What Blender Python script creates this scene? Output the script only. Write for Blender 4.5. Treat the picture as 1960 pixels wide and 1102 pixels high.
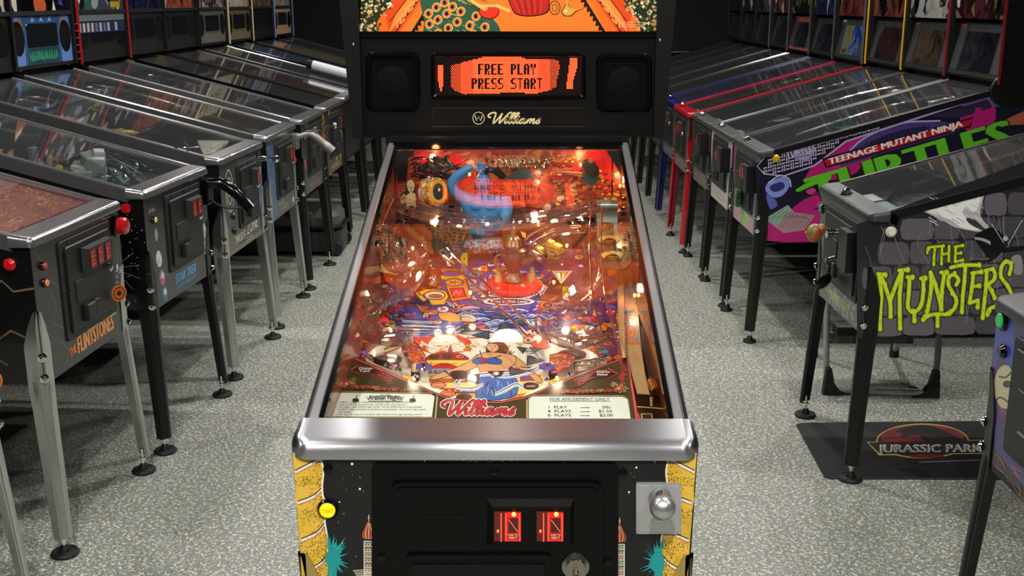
import bpy, math, random
from mathutils import Vector, Matrix
import numpy as np
R_ = math.radians
random.seed(7)
sc = bpy.context.scene
for o in list(bpy.data.objects):
    bpy.data.objects.remove(o)
C = sc.collection

# ------------------------------------------------------------------ camera
F_PX = 2137.5
CAM = Vector((0.0493, -1.4937, 1.5246))
YAW, PIT, ROL = -0.0158, 0.2523, -0.0033
_cy, _sy, _cp, _sp = math.cos(YAW), math.sin(YAW), math.cos(PIT), math.sin(PIT)
FW = Vector((_sy*_cp, _cy*_cp, -_sp)); _R = Vector((_cy, -_sy, 0)); _U = _R.cross(FW)
RT = _R*math.cos(ROL) + _U*math.sin(ROL); UP = _U*math.cos(ROL) - _R*math.sin(ROL)
cam = bpy.data.cameras.new('camera'); cam.sensor_width = 36; cam.lens = F_PX/1960*36
cam.clip_start = 0.02
co = bpy.data.objects.new('camera', cam); C.objects.link(co)
m = Matrix((RT, UP, -FW)).transposed().to_4x4(); m.translation = CAM
co.matrix_world = m
sc.camera = co

# ------------------------------------------------------------------ world, exposure, room lights
vs = sc.view_settings; sc.display_settings.display_device = 'sRGB'
vs.view_transform = 'Standard'; vs.look = 'None'; vs.gamma = 1; vs.use_curve_mapping = False
vs.exposure = 0.0
sc.cycles.max_bounces = 8; sc.cycles.transparent_max_bounces = 24
sc.cycles.diffuse_bounces = 3; sc.cycles.glossy_bounces = 4
sc.cycles.sample_clamp_indirect = 3.0
sc.cycles.caustics_reflective = False; sc.cycles.caustics_refractive = False
w = bpy.data.worlds.new('dark room air'); sc.world = w; w.use_nodes = True
w.node_tree.nodes['Background'].inputs[0].default_value = (.02, .02, .022, 1)
CEIL = 3.05
LAMPS = [(-0.043, 2.183), (-0.04, -2.2), (-0.04, 5.4), (-.04, 8.6), (-1.0, .4), (1.0, .4),
         (-1.9, 3.6), (1.9, 3.6), (-1.9, 6.9), (1.9, 6.9), (-2.4, -.6), (2.4, -.6), (-.9, 4.0), (.95, 4.3), (-1.3, -2.3), (1.3, -2.3), (-.04, 3.15)]  # pair behind camera added as fill; last added to carry first lamp's power
LPOW = [30, 85, 26, 26, 26, 26, 26, 26, 26, 26, 16, 16, 16, 16, 34, 34, 30]
for (lx, ly), lp in list(zip(LAMPS, LPOW))[1:]:
    ld = bpy.data.lights.new('downlight_beam', 'AREA'); ld.shape = 'DISK'; ld.size = .12
    ld.energy = lp*1.15; ld.color = (1, .97, .9)
    lo = bpy.data.objects.new('downlight_beam', ld); C.objects.link(lo)
    lo.location = (lx, ly, CEIL - .032)

# ------------------------------------------------------------------ helpers
def lin(c):
    c = c/255
    return c/12.92 if c <= .04045 else ((c+.055)/1.055)**2.4
def hx(s):
    if not isinstance(s, str): return tuple(s)+((1,) if len(s) == 3 else ())
    s = s.lstrip('#')
    if len(s) == 3: s = ''.join(k*2 for k in s)
    return tuple(lin(int(s[i:i+2], 16)) for i in (0, 2, 4)) + (1,)
_mats = {}
def mat(name, col='888', rough=.5, metal=0, emit=None, es=0, coat=0, spec=None, bump=None, aniso=0):
    if name in _mats: return _mats[name]
    m = bpy.data.materials.new(name); m.use_nodes = True; b = m.node_tree.nodes['Principled BSDF']
    b.inputs['Base Color'].default_value = hx(col); b.inputs['Roughness'].default_value = rough
    b.inputs['Metallic'].default_value = metal; b.inputs['Coat Weight'].default_value = coat
    b.inputs['Coat Roughness'].default_value = .08
    if spec is not None: b.inputs['Specular IOR Level'].default_value = spec
    if emit: b.inputs['Emission Color'].default_value = hx(emit); b.inputs['Emission Strength'].default_value = es
    if bump:
        nt = m.node_tree; n = nt.nodes.new('ShaderNodeTexNoise'); n.inputs['Scale'].default_value = bump[0]
        tc = nt.nodes.new('ShaderNodeTexCoord'); mp = nt.nodes.new('ShaderNodeMapping')
        if len(bump) > 2: mp.inputs['Scale'].default_value = bump[2]
        nt.links.new(tc.outputs['Object'], mp.inputs[0]); nt.links.new(mp.outputs[0], n.inputs['Vector'])
        bp = nt.nodes.new('ShaderNodeBump'); bp.inputs['Strength'].default_value = bump[1]; bp.inputs['Distance'].default_value = .001
        nt.links.new(n.outputs['Fac'], bp.inputs['Height']); nt.links.new(bp.outputs[0], b.inputs['Normal'])
        if metal > .5:
            r = nt.nodes.new('ShaderNodeMapRange'); r.inputs[3].default_value = max(.03, rough-.08); r.inputs[4].default_value = rough+.1
            nt.links.new(n.outputs['Fac'], r.inputs[0]); nt.links.new(r.outputs[0], b.inputs['Roughness'])
    _mats[name] = m
    return m
def artmat(name, rough=.35, es=0, coat=.3, metal=0):
    if name in _mats: return _mats[name]
    m = bpy.data.materials.new(name); m.use_nodes = True; nt = m.node_tree; b = nt.nodes['Principled BSDF']
    a = nt.nodes.new('ShaderNodeAttribute'); a.attribute_name = 'Col'
    nt.links.new(a.outputs['Color'], b.inputs['Base Color'])
    b.inputs['Roughness'].default_value = rough; b.inputs['Coat Weight'].default_value = coat; b.inputs['Metallic'].default_value = metal
    if es:
        nt.links.new(a.outputs['Color'], b.inputs['Emission Color']); b.inputs['Emission Strength'].default_value = es
    _mats[name] = m
    return m
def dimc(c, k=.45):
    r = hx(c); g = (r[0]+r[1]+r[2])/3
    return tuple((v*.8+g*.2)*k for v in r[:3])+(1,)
def noisemat(name, cols, scale=8, stretch=(1, 1, 1), dist=1.0, rough=.4, es=0, detail=4, coat=.3, metal=0, coord='Object', hard=False):
    """many-coloured printed pattern"""
    if name in _mats: return _mats[name]
    m = bpy.data.materials.new(name); m.use_nodes = True; nt = m.node_tree; b = nt.nodes['Principled BSDF']
    tc = nt.nodes.new('ShaderNodeTexCoord'); mp = nt.nodes.new('ShaderNodeMapping'); mp.inputs['Scale'].default_value = stretch
    n = nt.nodes.new('ShaderNodeTexNoise'); n.inputs['Scale'].default_value = scale; n.inputs['Detail'].default_value = detail
    n.inputs['Distortion'].default_value = dist
    r = nt.nodes.new('ShaderNodeValToRGB'); cr = r.color_ramp
    if hard: cr.interpolation = 'CONSTANT'
    while len(cr.elements) < len(cols): cr.elements.new(.5)
    for i, c in enumerate(cols):
        cr.elements[i].position = .28 + .44*i/max(1, len(cols)-1); cr.elements[i].color = hx(c)
    nt.links.new(tc.outputs[coord], mp.inputs[0]); nt.links.new(mp.outputs[0], n.inputs['Vector'])
    nt.links.new(n.outputs['Fac'], r.inputs[0]); nt.links.new(r.outputs[0], b.inputs['Base Color'])
    b.inputs['Roughness'].default_value = rough; b.inputs['Coat Weight'].default_value = coat; b.inputs['Metallic'].default_value = metal
    if es: nt.links.new(r.outputs[0], b.inputs['Emission Color']); b.inputs['Emission Strength'].default_value = es
    _mats[name] = m
    return m
def clearmat(name, tint=(.97, .97, .97), gl=1.0, rough=.02, ior=1.5, base=0.0, haze=None):
    """thin clear sheet: transparent with a fresnel reflection"""
    if name in _mats: return _mats[name]
    m = bpy.data.materials.new(name); m.use_nodes = True; nt = m.node_tree
    for n in list(nt.nodes):
        if n.type != 'OUTPUT_MATERIAL': nt.nodes.remove(n)
    out = [n for n in nt.nodes if n.type == 'OUTPUT_MATERIAL'][0]
    t = nt.nodes.new('ShaderNodeBsdfTransparent'); t.inputs[0].default_value = tuple(tint)+(1,)
    g = nt.nodes.new('ShaderNodeBsdfGlossy'); g.inputs['Roughness'].default_value = rough; g.inputs[0].default_value = (1, 1, 1, 1)
    f = nt.nodes.new('ShaderNodeFresnel'); ge = nt.nodes.new('ShaderNodeNewGeometry'); ri = nt.nodes.new('ShaderNodeMapRange')
    ri.inputs[3].default_value = ior; ri.inputs[4].default_value = 1/ior
    nt.links.new(ge.outputs['Backfacing'], ri.inputs[0]); nt.links.new(ri.outputs[0], f.inputs[0])
    a = nt.nodes.new('ShaderNodeMath'); a.operation = 'MULTIPLY_ADD'; a.inputs[1].default_value = gl; a.inputs[2].default_value = base
    mx = nt.nodes.new('ShaderNodeMixShader')
    nt.links.new(f.outputs[0], a.inputs[0]); nt.links.new(a.outputs[0], mx.inputs[0])
    nt.links.new(g.outputs[0], mx.inputs[2])
    if haze:
        d = nt.nodes.new('ShaderNodeBsdfDiffuse'); d.inputs[0].default_value = hx(haze[0])
        m2 = nt.nodes.new('ShaderNodeMixShader'); m2.inputs[0].default_value = haze[1]
        nt.links.new(t.outputs[0], m2.inputs[1]); nt.links.new(d.outputs[0], m2.inputs[2]); nt.links.new(m2.outputs[0], mx.inputs[1])
    else: nt.links.new(t.outputs[0], mx.inputs[1])
    nt.links.new(mx.outputs[0], out.inputs[0])
    _mats[name] = m
    return m

def props(o, label=None, cat=None, group=None, kind=None):
    if label: o['label'] = label
    if cat: o['category'] = cat
    if group: o['group'] = group
    if kind: o['kind'] = kind
    return o
def empty(name, loc, rz=0, **k):
    o = bpy.data.objects.new(name, None); C.objects.link(o); o.location = loc; o.rotation_euler = (0, 0, rz)
    o.empty_display_size = .1
    return props(o, **k)
def catmull(pts, n=6, closed=False):
    P = [Vector(p) for p in pts]; out = []; N = len(P)
    if N < 3: return P
    rng = range(N if closed else N-1)
    for i in rng:
        p0 = P[(i-1) % N] if closed or i > 0 else P[0]*2-P[1]
        p1 = P[i]; p2 = P[(i+1) % N]
        p3 = P[(i+2) % N] if closed or i+2 < N else P[N-1]*2-P[N-2]
        for k in range(n):
            t = k/n
            out.append(.5*((2*p1)+(p2-p0)*t+(2*p0-5*p1+4*p2-p3)*t*t+(3*p1-p0-3*p2+p3)*t**3))
    if not closed: out.append(P[-1])
    return out
class MB:
    def __init__(s): s.v = []; s.f = []; s.m = []; s.c = []; s.col = None; s.mi = 0
    def add(s, vs, fs):
        b = len(s.v); s.v += [tuple(v) for v in vs]
        for f in fs: s.f.append([b+i for i in f]); s.m.append(s.mi); s.c.append(s.col or (1, 1, 1, 1))
        return s
    def box(s, c, d, M=None):
        x, y, z = [k/2 for k in d]; vs = [Vector((a*x, b*y, e*z)) for a in (-1, 1) for b in (-1, 1) for e in (-1, 1)]
        if M: vs = [M @ v for v in vs]
        c = Vector(c)
        return s.add([c+v for v in vs], [(0, 1, 3, 2), (4, 6, 7, 5), (0, 4, 5, 1), (2, 3, 7, 6), (0, 2, 6, 4), (1, 5, 7, 3)])
    def loft(s, rings, cap=True, close=True):
        n = len(rings[0]); vs = [p for r in rings for p in r]; fs = []
        for i in range(len(rings)-1):
            for k in range(n if close else n-1):
                a = i*n+k; b = i*n+(k+1) % n; fs.append((a, b, b+n, a+n))
        if cap: fs.append(tuple(range(n-1, -1, -1))); fs.append(tuple((len(rings)-1)*n+k for k in range(n)))
        return s.add(vs, fs)
    def prism(s, poly, fn, d0, d1, bev=0):
        """poly 2D outline, fn(u,v,d)->3D; chamfered on the d1 side"""
        cx = sum(p[0] for p in poly)/len(poly); cy = sum(p[1] for p in poly)/len(poly)
        if bev:
            n = len(poly); ins = []
            area = sum(poly[i][0]*poly[(i+1) % n][1]-poly[(i+1) % n][0]*poly[i][1] for i in range(n)); sg = 1 if area > 0 else -1
            for i in range(n):
                a = Vector(poly[i-1][:2]); b = Vector(poly[i][:2]); c = Vector(poly[(i+1) % n][:2])
                e1 = (b-a).normalized() if (b-a).length > 1e-9 else Vector((1, 0)); e2 = (c-b).normalized() if (c-b).length > 1e-9 else e1
                nn = Vector((-(e1.y+e2.y), e1.x+e2.x)); nn = nn.normalized() if nn.length > 1e-9 else Vector((0, 0))
                ins.append(b+nn*bev*sg)
            bd = bev if d1 > d0 else -bev
            rings = [[fn(u[0], u[1], d0) for u in poly], [fn(u[0], u[1], d1-bd) for u in poly], [fn(u[0], u[1], d1) for u in ins]]
        else: rings = [[fn(u[0], u[1], d0) for u in poly], [fn(u[0], u[1], d1) for u in poly]]
        return s.loft(rings)
    def tube(s, path, r, n=8, cap=True):
        P = [Vector(p) for p in path]; rings = []; up = None
        for i, p in enumerate(P):
            t = (P[min(i+1, len(P)-1)]-P[max(i-1, 0)])
            t = t.normalized() if t.length > 1e-9 else Vector((0, 0, 1))
            if up is None: up = t.orthogonal().normalized()
            up = (up - t*up.dot(t)); up = up.normalized() if up.length > 1e-6 else t.orthogonal().normalized()
            bi = t.cross(up); rr = r[i] if isinstance(r, (list, tuple)) else r
            rings.append([p+(up*math.cos(2*math.pi*k/n)+bi*math.sin(2*math.pi*k/n))*rr for k in range(n)])
        return s.loft(rings, cap)
    def lathe(s, prof, o=(0, 0, 0), ax=(0, 0, 1), n=20, sx=1, sy=1):
        ax = Vector(ax).normalized(); u = ax.orthogonal().normalized()
        if abs(ax.z) > .99: u = Vector((1, 0, 0))
        v = ax.cross(u); o = Vector(o)
        return s.loft([[o+ax*z+(u*math.cos(2*math.pi*k/n)*sx+v*math.sin(2*math.pi*k/n)*sy)*max(r, 1e-5) for k in range(n)] for r, z in prof])
    def ball(s, o, r, n=12, sc3=(1, 1, 1)):
        o = Vector(o); k = n//2
        return s.loft([[o+Vector((math.sin(math.pi*j/k)*math.cos(2*math.pi*i/n)*r*sc3[0], math.sin(math.pi*j/k)*math.sin(2*math.pi*i/n)*r*sc3[1], -math.cos(math.pi*j/k)*r*sc3[2])) for i in range(n)] for j in range(k+1)], cap=False)
    def build(s, name, mats, parent=None, smooth=35, **k):
        me = bpy.data.meshes.new(name); me.from_pydata(s.v, [], s.f)
        if not isinstance(mats, (list, tuple)): mats = [mats]
        for q in mats: me.materials.append(q)
        me.polygons.foreach_set('material_index', s.m)
        if s.col is not None:
            a = me.color_attributes.new('Col', 'FLOAT_COLOR', 'CORNER'); arr = []
            for f, c in zip(s.f, s.c): arr += list(c)*len(f)
            a.data.foreach_set('color', arr)
        me.update()
        if smooth:
            me.shade_smooth(); me.set_sharp_from_angle(angle=R_(smooth))
        o = bpy.data.objects.new(name, me); C.objects.link(o)
        if parent: o.parent = parent
        return props(o, **k)
def rrect(x0, y0, x1, y1, r, n=5):
    out = []
    for cx, cy, a in ((x1-r, y0+r, -90), (x1-r, y1-r, 0), (x0+r, y1-r, 90), (x0+r, y0+r, 180)):
        for k in range(n+1):
            t = R_(a+90*k/n); out.append((cx+r*math.cos(t), cy+r*math.sin(t)))
    return out
def ell(cx, cy, rx, ry=None, n=24, rot=0):
    ry = rx if ry is None else ry; c, s = math.cos(rot), math.sin(rot)
    return [(cx+rx*math.cos(2*math.pi*k/n)*c-ry*math.sin(2*math.pi*k/n)*s, cy+rx*math.cos(2*math.pi*k/n)*s+ry*math.sin(2*math.pi*k/n)*c) for k in range(n)]
_glyph = {}
def text_mesh(t):
    if t not in _glyph:
        cu = bpy.data.curves.new('lettering', 'FONT'); cu.body = t; cu.size = 1; cu.resolution_u = 2
        ob = bpy.data.objects.new('lettering', cu); C.objects.link(ob)
        me = bpy.data.meshes.new_from_object(ob)
        vs = [(v.co.x, v.co.y) for v in me.vertices]; fs = [tuple(p.vertices) for p in me.polygons]
        wd = max([v[0] for v in vs] or [0])
        bpy.data.objects.remove(ob); bpy.data.curves.remove(cu); bpy.data.meshes.remove(me)
        _glyph[t] = (vs, fs, wd)
    return _glyph[t]
class Art:
    """flat printed artwork: coloured shapes in 2D layered on a surface"""
    def __init__(s): s.items = []
    def poly(s, pts, col, sm=0):
        if sm: pts = [(p.x, p.y) for p in catmull([(a, b, 0) for a, b in pts], sm, True)]
        s.items.append((pts, [tuple(range(len(pts)))], hx(col))); return s
    def rect(s, x0, y0, x1, y1, col): return s.poly([(x0, y0), (x1, y0), (x1, y1), (x0, y1)], col)
    def ell(s, cx, cy, rx, ry, col, n=20, rot=0): return s.poly(ell(cx, cy, rx, ry, n, rot), col)
    def line(s, pts, wd, col, sm=0, taper=False):
        P = [Vector((a, b)) for a, b in pts]
        if sm: P = [Vector((p.x, p.y)) for p in catmull([(a, b, 0) for a, b in pts], sm)]
        L = []; Rr = []; n = len(P)
        for i, p in enumerate(P):
            t = P[min(i+1, n-1)]-P[max(i-1, 0)]
            t = t.normalized() if t.length > 1e-9 else Vector((1, 0))
            q = Vector((-t.y, t.x))*wd/2*((1-.85*abs(2*i/(n-1)-1)**2) if taper else 1); L.append(p+q); Rr.append(p-q)
        vs = [tuple(a) for a in L+Rr]
        s.items.append((vs, [(i, i+1, n+i+1, n+i) for i in range(n-1)], hx(col))); return s
    def text(s, t, x, y, h, col, wd=None, ang=0, shear=0, center=False, flip=False, bold=0):
        vs, fs, w = text_mesh(t)
        if not vs: return s
        k = h/.70; kx = (wd/w if wd else k); c, sn = math.cos(ang), math.sin(ang); sg = -1 if flip else 1
        ox = -w*kx/2 if center else 0
        for dx in ((0,) if not bold else (-bold, 0, bold)):
            s.items.append(([(x+(a*kx+ox+dx+b*k*shear)*c-b*k*sn*1, y+sg*((a*kx+ox+dx+b*k*shear)*sn+b*k*c)) for a, b in vs], fs, hx(col)))
        return s
    def scrawl(s, x, y, wd, h, col, n=7, seed=1):
        """stylised letter-like strokes where the print is too far away to read"""
        g = random.Random(seed+n); st = wd/n
        for k in range(n):
            a = x+st*k; pts = [(a+st*g.uniform(.05, .3), y+h*g.uniform(0, .2)), (a+st*g.uniform(.1, .4), y+h), (a+st*g.uniform(.5, .8), y+h*g.uniform(.3, .9)), (a+st*.75, y+h*g.uniform(0, .2))]
            s.line(pts, h*.16, col)
        return s
    def dots(s, n, box, r, col, keep=None, rng=random, sq=False):
        vs = []; fs = []
        for _ in range(n):
            x = rng.uniform(box[0], box[2]); y = rng.uniform(box[1], box[3])
            if keep and not keep(x, y): continue
            rr = r*rng.uniform(.5, 1.3); b = len(vs); vs += ell(x, y, rr, rr, 5, rng.random()); fs.append(tuple(range(b, b+5)))
        if vs: s.items.append((vs, fs, hx(col)))
        return s
    def build(s, name, fn, parent=None, m=None, step=.00012, h0=.0003, **k):
        b = MB(); b.col = (1, 1, 1, 1); n = len(s.items)
        bx = np.array([[min(p[0] for p in v), min(p[1] for p in v), max(p[0] for p in v), max(p[1] for p in v)] for v, f, c in s.items])
        lay = np.zeros(n, int)                      # a shape lies one ink layer above the shapes it overprints
        for i in range(1, n):
            q = (bx[:i, 0] < bx[i, 2]) & (bx[:i, 2] > bx[i, 0]) & (bx[:i, 1] < bx[i, 3]) & (bx[:i, 3] > bx[i, 1])
            if q.any(): lay[i] = lay[:i][q].max()+1
        step = min(.00006, .0022/max(1, lay.max()))
        for i, (vs, fs, c) in enumerate(s.items):
            b.col = c; h = h0+step*lay[i]
            pv = [Vector(fn(p[0], p[1], h)) for p in vs]
            b.add(pv, fs)
        return b.build(name, m or artmat('printed art'), parent, smooth=0, **k)
def inside(poly, x, y):
    r = False; n = len(poly)
    for i in range(n):
        x1, y1 = poly[i][:2]; x2, y2 = poly[i-1][:2]
        if (y1 > y) != (y2 > y) and x < (x2-x1)*(y-y1)/(y2-y1)+x1: r = not r
    return r
def at(px, py, p0, n):
    """point where the line of sight through a photo position meets the plane (p0, n)"""
    d = FW + RT*((px-980)/F_PX) - UP*((py-551)/F_PX)
    n = Vector(n); return CAM + d*((Vector(p0)-CAM).dot(n)/d.dot(n))
# lettering in strokes for the script logo
SCRIPT = [[(-.1, .55), (-.26, .6), (-.33, .78), (-.2, .96), (.0, 1.0), (.1, .85), (.13, .4), (.2, .0), (.32, .3), (.44, .75), (.47, .95)],
          [(.47, .95), (.49, .4), (.56, .0), (.7, .4), (.84, .85), (.95, 1.02), (1.04, .96)],
          [(.8, .2), (.86, .42), (.86, .1), (.93, .02), (1.04, .15)],
          [(1.04, .15), (1.17, .55), (1.25, .9), (1.18, 1.0), (1.1, .8), (1.09, .2), (1.17, .0), (1.28, .15)],
          [(1.28, .15), (1.41, .55), (1.49, .9), (1.42, 1.0), (1.34, .8), (1.33, .2), (1.41, .0), (1.5, .15)],
          [(1.5, .15), (1.57, .42), (1.57, .1), (1.65, .02), (1.74, .12)],
          [(2.0, .38), (1.88, .43), (1.77, .28), (1.77, .06), (1.88, .01), (1.98, .2), (2.03, .42), (2.01, .1), (2.09, .0), (2.18, .15)],
          [(2.18, .15), (2.24, .42), (2.22, 0)], [(2.22, .15), (2.36, .43), (2.42, .3), (2.4, 0)],
          [(2.4, .15), (2.54, .43), (2.6, .3), (2.58, .06), (2.66, .01), (2.76, .15)],
          [(2.76, .15), (2.93, .48), (2.9, .3), (2.98, .12), (2.9, .0), (2.76, .03)]]
def script_logo(a, x, y, k, cols, flip=1, shear=.28, aspect=1.0, st=.13):
    """cols: list of (colour, extra width)"""
    for col, ex in cols:
        for s_ in SCRIPT:
            a.line([(x+k*aspect*(p[0]+shear*p[1]), y+flip*k*p[1]) for p in s_], k*(st+ex), col, sm=5)
        for dx in (.9, 1.6):
            a.ell(x+k*aspect*(dx+shear*.62), y+flip*k*.62, k*(.07+ex*.5), k*(.07+ex*.5), col, 10)

# ------------------------------------------------------------------ common materials
M_LOCK = mat('satin stainless steel', 'b0b0b6', .3, 1)
_b = M_LOCK.node_tree; _t = _b.nodes.new('ShaderNodeTangent'); _t.direction_type = 'RADIAL'; _t.axis = 'X'
_b.nodes['Principled BSDF'].inputs['Anisotropic'].default_value = .85; _b.links.new(_t.outputs[0], _b.nodes['Principled BSDF'].inputs['Tangent'])
M_STEEL = mat('brushed stainless steel', 'b4b4ba', .2, 1)
M_CHROME = mat('chrome', 'dddddf', .08, 1)
M_LEGS = mat('satin chrome leg steel', 'b8b8b6', .22, .9)
M_MRAIL = mat('main rail steel', 'c8c8cc', .3, .85)
M_NRAIL = mat('neighbour rail steel', 'b4b4b8', .2, .88)
M_BLACK = mat('black painted wood', '040405', .42, spec=.25)
M_BLK2 = mat('black powder coat', '070708', .38, bump=(900, .15))
M_BLKGLOSS = mat('black gloss plastic', '060607', .12)
M_DARKGREY = mat('dark grey textured steel', '18191b', .5, bump=(700, .2))
M_RUBBER = mat('black rubber', '0b0b0b', .6)
M_BRASS = mat('brass plated steel', 'b8a062', .42, .7)
M_WOOD = mat('maple playfield wood', 'c79a5e', .35, coat=.5)
M_RED = mat('red plastic', 'b8141c', .25, coat=.4)
M_GLASS = clearmat('playfield glass', (.96, .97, .96), 1.0, .004, 1.52)
M_CLEAR = clearmat('clear moulded plastic', (.9, .86, .86), 1.3, .04, 1.6, .02, haze=('d8b0a8', .035))
ART = artmat('printed art')
ARTLIT = artmat('backlit translucent print', .3, 1.0, .2)

# ------------------------------------------------------------------ room
def floor_mat():
    m = bpy.data.materials.new('grey flecked rubber floor'); m.use_nodes = True; nt = m.node_tree; b = nt.nodes['Principled BSDF']
    N, L = nt.nodes.new, nt.links.new
    tc = N('ShaderNodeTexCoord'); n1 = N('ShaderNodeTexNoise'); n1.inputs['Scale'].default_value = 2.2; n1.inputs['Detail'].default_value = 3
    L(tc.outputs['Object'], n1.inputs['Vector'])
    r1 = N('ShaderNodeValToRGB'); r1.color_ramp.elements[0].color = hx('7c7e7a'); r1.color_ramp.elements[1].color = hx('7c7e7a')
    r1.color_ramp.elements[0].position = .3; r1.color_ramp.elements[1].position = .7
    L(n1.outputs['Fac'], r1.inputs[0]); prev = r1.outputs[0]
    for k, (s, th, th2, col) in enumerate([(115, .60, .68, '5a5c59'), (92, .58, .63, 'c6c8be'), (80, .60, .65, 'a9aba2'), (54, .665, .70, 'c2c684'), (170, .60, .66, 'cdcec7')]):
        mp = N('ShaderNodeMapping'); mp.inputs['Location'].default_value = (3.1*k, 7.7*k, k); mp.inputs['Rotation'].default_value = (0, 0, .7*k)
        L(tc.outputs['Object'], mp.inputs[0]); n = N('ShaderNodeTexNoise'); n.inputs['Scale'].default_value = s; n.inputs['Detail'].default_value = 1.5
        L(mp.outputs[0], n.inputs['Vector'])
        r = N('ShaderNodeMapRange'); r.inputs[1].default_value = th; r.inputs[2].default_value = th2
        L(n.outputs['Fac'], r.inputs[0]); mx = N('ShaderNodeMixRGB'); mx.inputs[2].default_value = hx(col)
        L(r.outputs[0], mx.inputs[0]); L(prev, mx.inputs[1]); prev = mx.outputs[0]
    L(prev, b.inputs['Base Color']); b.inputs['Roughness'].default_value = .42; b.inputs['Specular IOR Level'].default_value = .35
    return m
FL = floor_mat()
X0, X1, Y0, Y1 = -3.6, 3.6, -3.6, 13.4
MB().box(((X0+X1)/2, (Y0+Y1)/2, -.05), (X1-X0, Y1-Y0, .1)).build('floor', FL, kind='structure', smooth=0)
M_WALL = mat('black painted wall', '1d1e20', .6, bump=(40, .1))
M_CEIL = mat('dark grey ceiling', '232426', .8)
MB().box(((X0+X1)/2, (Y0+Y1)/2, CEIL+.05), (X1-X0, Y1-Y0, .1)).build('ceiling', M_CEIL, kind='structure', smooth=0)
for nm, c, d in (('wall_left', (X0-.05, (Y0+Y1)/2, CEIL/2), (.1, Y1-Y0, CEIL)), ('wall_right', (X1+.05, (Y0+Y1)/2, CEIL/2), (.1, Y1-Y0, CEIL)),
                 ('wall_back', (0, Y1+.05, CEIL/2), (X1-X0+.2, .1, CEIL)), ('wall_front', (0, Y0-.05, CEIL/2), (X1-X0+.2, .1, CEIL))):
    MB().box(c, d).build(nm, M_WALL, kind='structure', smooth=0)
M_LAMP = mat('lit lamp diffuser', 'fff', .5, emit='fff6e4', es=65)
for i, (lx, ly) in enumerate(LAMPS):
    e = empty('ceiling_downlight', (lx, ly, CEIL), label='small round white downlight in the dark ceiling, some of these added as fill', cat='ceiling light', group='round downlights in the ceiling')
    e['category'] = 'ceiling light'
    if i == 0: e['label'] = 'half-shuttered round downlight straight above the centre machine\'s backbox'; del e['group']
    MB().lathe([(.095, 0), (.095, -.03), (.085, -.036), (.068, -.036), (.066, -.02), (.066, 0)], n=28).build('trim_ring', M_BLACK, e)
    if i == 0:      # added black shutter cuts its reflection in the glass to a half disc
        hd_ = [(.066*math.cos(t), .066*math.sin(t)) for t in [math.pi*k/20 for k in range(21)]]
        MB().prism([(x, y-.002) for x, y in hd_], lambda u, v, d: Vector((u, v, d)), -.018, -.034).build('diffuser', M_LAMP, e)
        MB().prism([(x, -y-.003) for x, y in hd_], lambda u, v, d: Vector((u, v, d)), -.02, -.037).build('added_half_shutter', M_BLACK, e)
    else: MB().lathe([(.066, -.018), (.064, -.024), (0, -.024)], n=28).build('diffuser', M_LAMP, e)

# far wall rail
def rail():
    e = empty('crowd_rail', (1.75, 10.6, 0), label='dark metal handrail with posts in front of the far black wall', cat='railing')
    b = MB()
    b.tube([(-1.3, 0, .98), (1.6, 0, .98)], .025).tube([(-1.3, 0, .7), (1.6, 0, .7)], .02); b.build('rail_bar', mat('dull grey metal', '4a4b4e', .35, 1), e)
    for x in (-1.1, -.2, .7, 1.5):
        MB().tube([(x, 0, 0), (x, 0, 1.02)], .022).build('post', M_BLK2, e)
rail()

# ------------------------------------------------------------------ shared machine parts
def leg_bm(sx, sy, hwc, yb, ztop, spx=1):
    """pressed angle-steel leg wrapped round a cabinet corner; sx,sy = outward signs"""
    b = MB(); t = .0035
    def ring(z, w, off, rb=.005):
        prof = [(-w, 0), (-w*.72, 0), (-w*.66, rb), (-w*.40, rb), (-w*.34, 0), (-.012, 0), (0, -.012), (0, -w*.34), (rb, -w*.40), (rb, -w*.66), (0, -w*.72), (0, -w),
                (-t, -w), (-t, -.014), (-.014, -t), (-w, -t)]
        return [Vector((sx*(hwc+.004+off*spx+p[0]), yb+sy*(.004+off+p[1]), z)) for p in prof]
    rs = [ring(ztop, .010, 0, 0), ring(ztop-.004, .016, 0, 0), ring(ztop-.045, .034, 0, 0), ring(ztop-.10, .050, 0, 0), ring(ztop-.20, .050, 0, .0), ring(ztop-.22, .050, 0), ring(ztop-.29, .046, .003), ring(.055, .038, .022)]
    b.loft(rs); return b
def add_leg(par, sx, sy, hwc, yb, ztop, m, bolt_m=M_CHROME, spx=1):
    L = leg_bm(sx, sy, hwc, yb, ztop, spx).build('leg', m, par, smooth=30)
    fx, fy = sx*(hwc+(.006 if spx == 1 else -.014)), yb+sy*.006; fr_ = 1 if spx == 1 else .76
    f = MB(); f.lathe([(.0, 0), (.038*fr_, 0), (.040*fr_, .006), (.036*fr_, .012), (.030*fr_, .013), (.029*fr_, .011), (.016, .012), (.013, .024), (.009, .03), (0, .03)], (fx, fy, 0), n=22)
    f.build('leveler_foot', M_RUBBER, L)
    MB().lathe([(.006, 0), (.006, .06), (0, .06)], (fx, fy, .022), n=8).lathe([(.011, 0), (.011, .008), (0, .008)], (fx, fy, .045), n=6).build('leveler_bolt', M_CHROME, L)
    for z in (ztop-.13, ztop-.19):
        d = Vector((sx, sy, 0)).normalized()
        MB().lathe([(.013, 0), (.013, .003), (.009, .004), (.009, .009), (.005, .012), (0, .012)], Vector((sx*(hwc-.002), yb+sy*-.002, z))+d*.002, d, n=12).build('leg_bolt', bolt_m, L)
    return L
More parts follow.
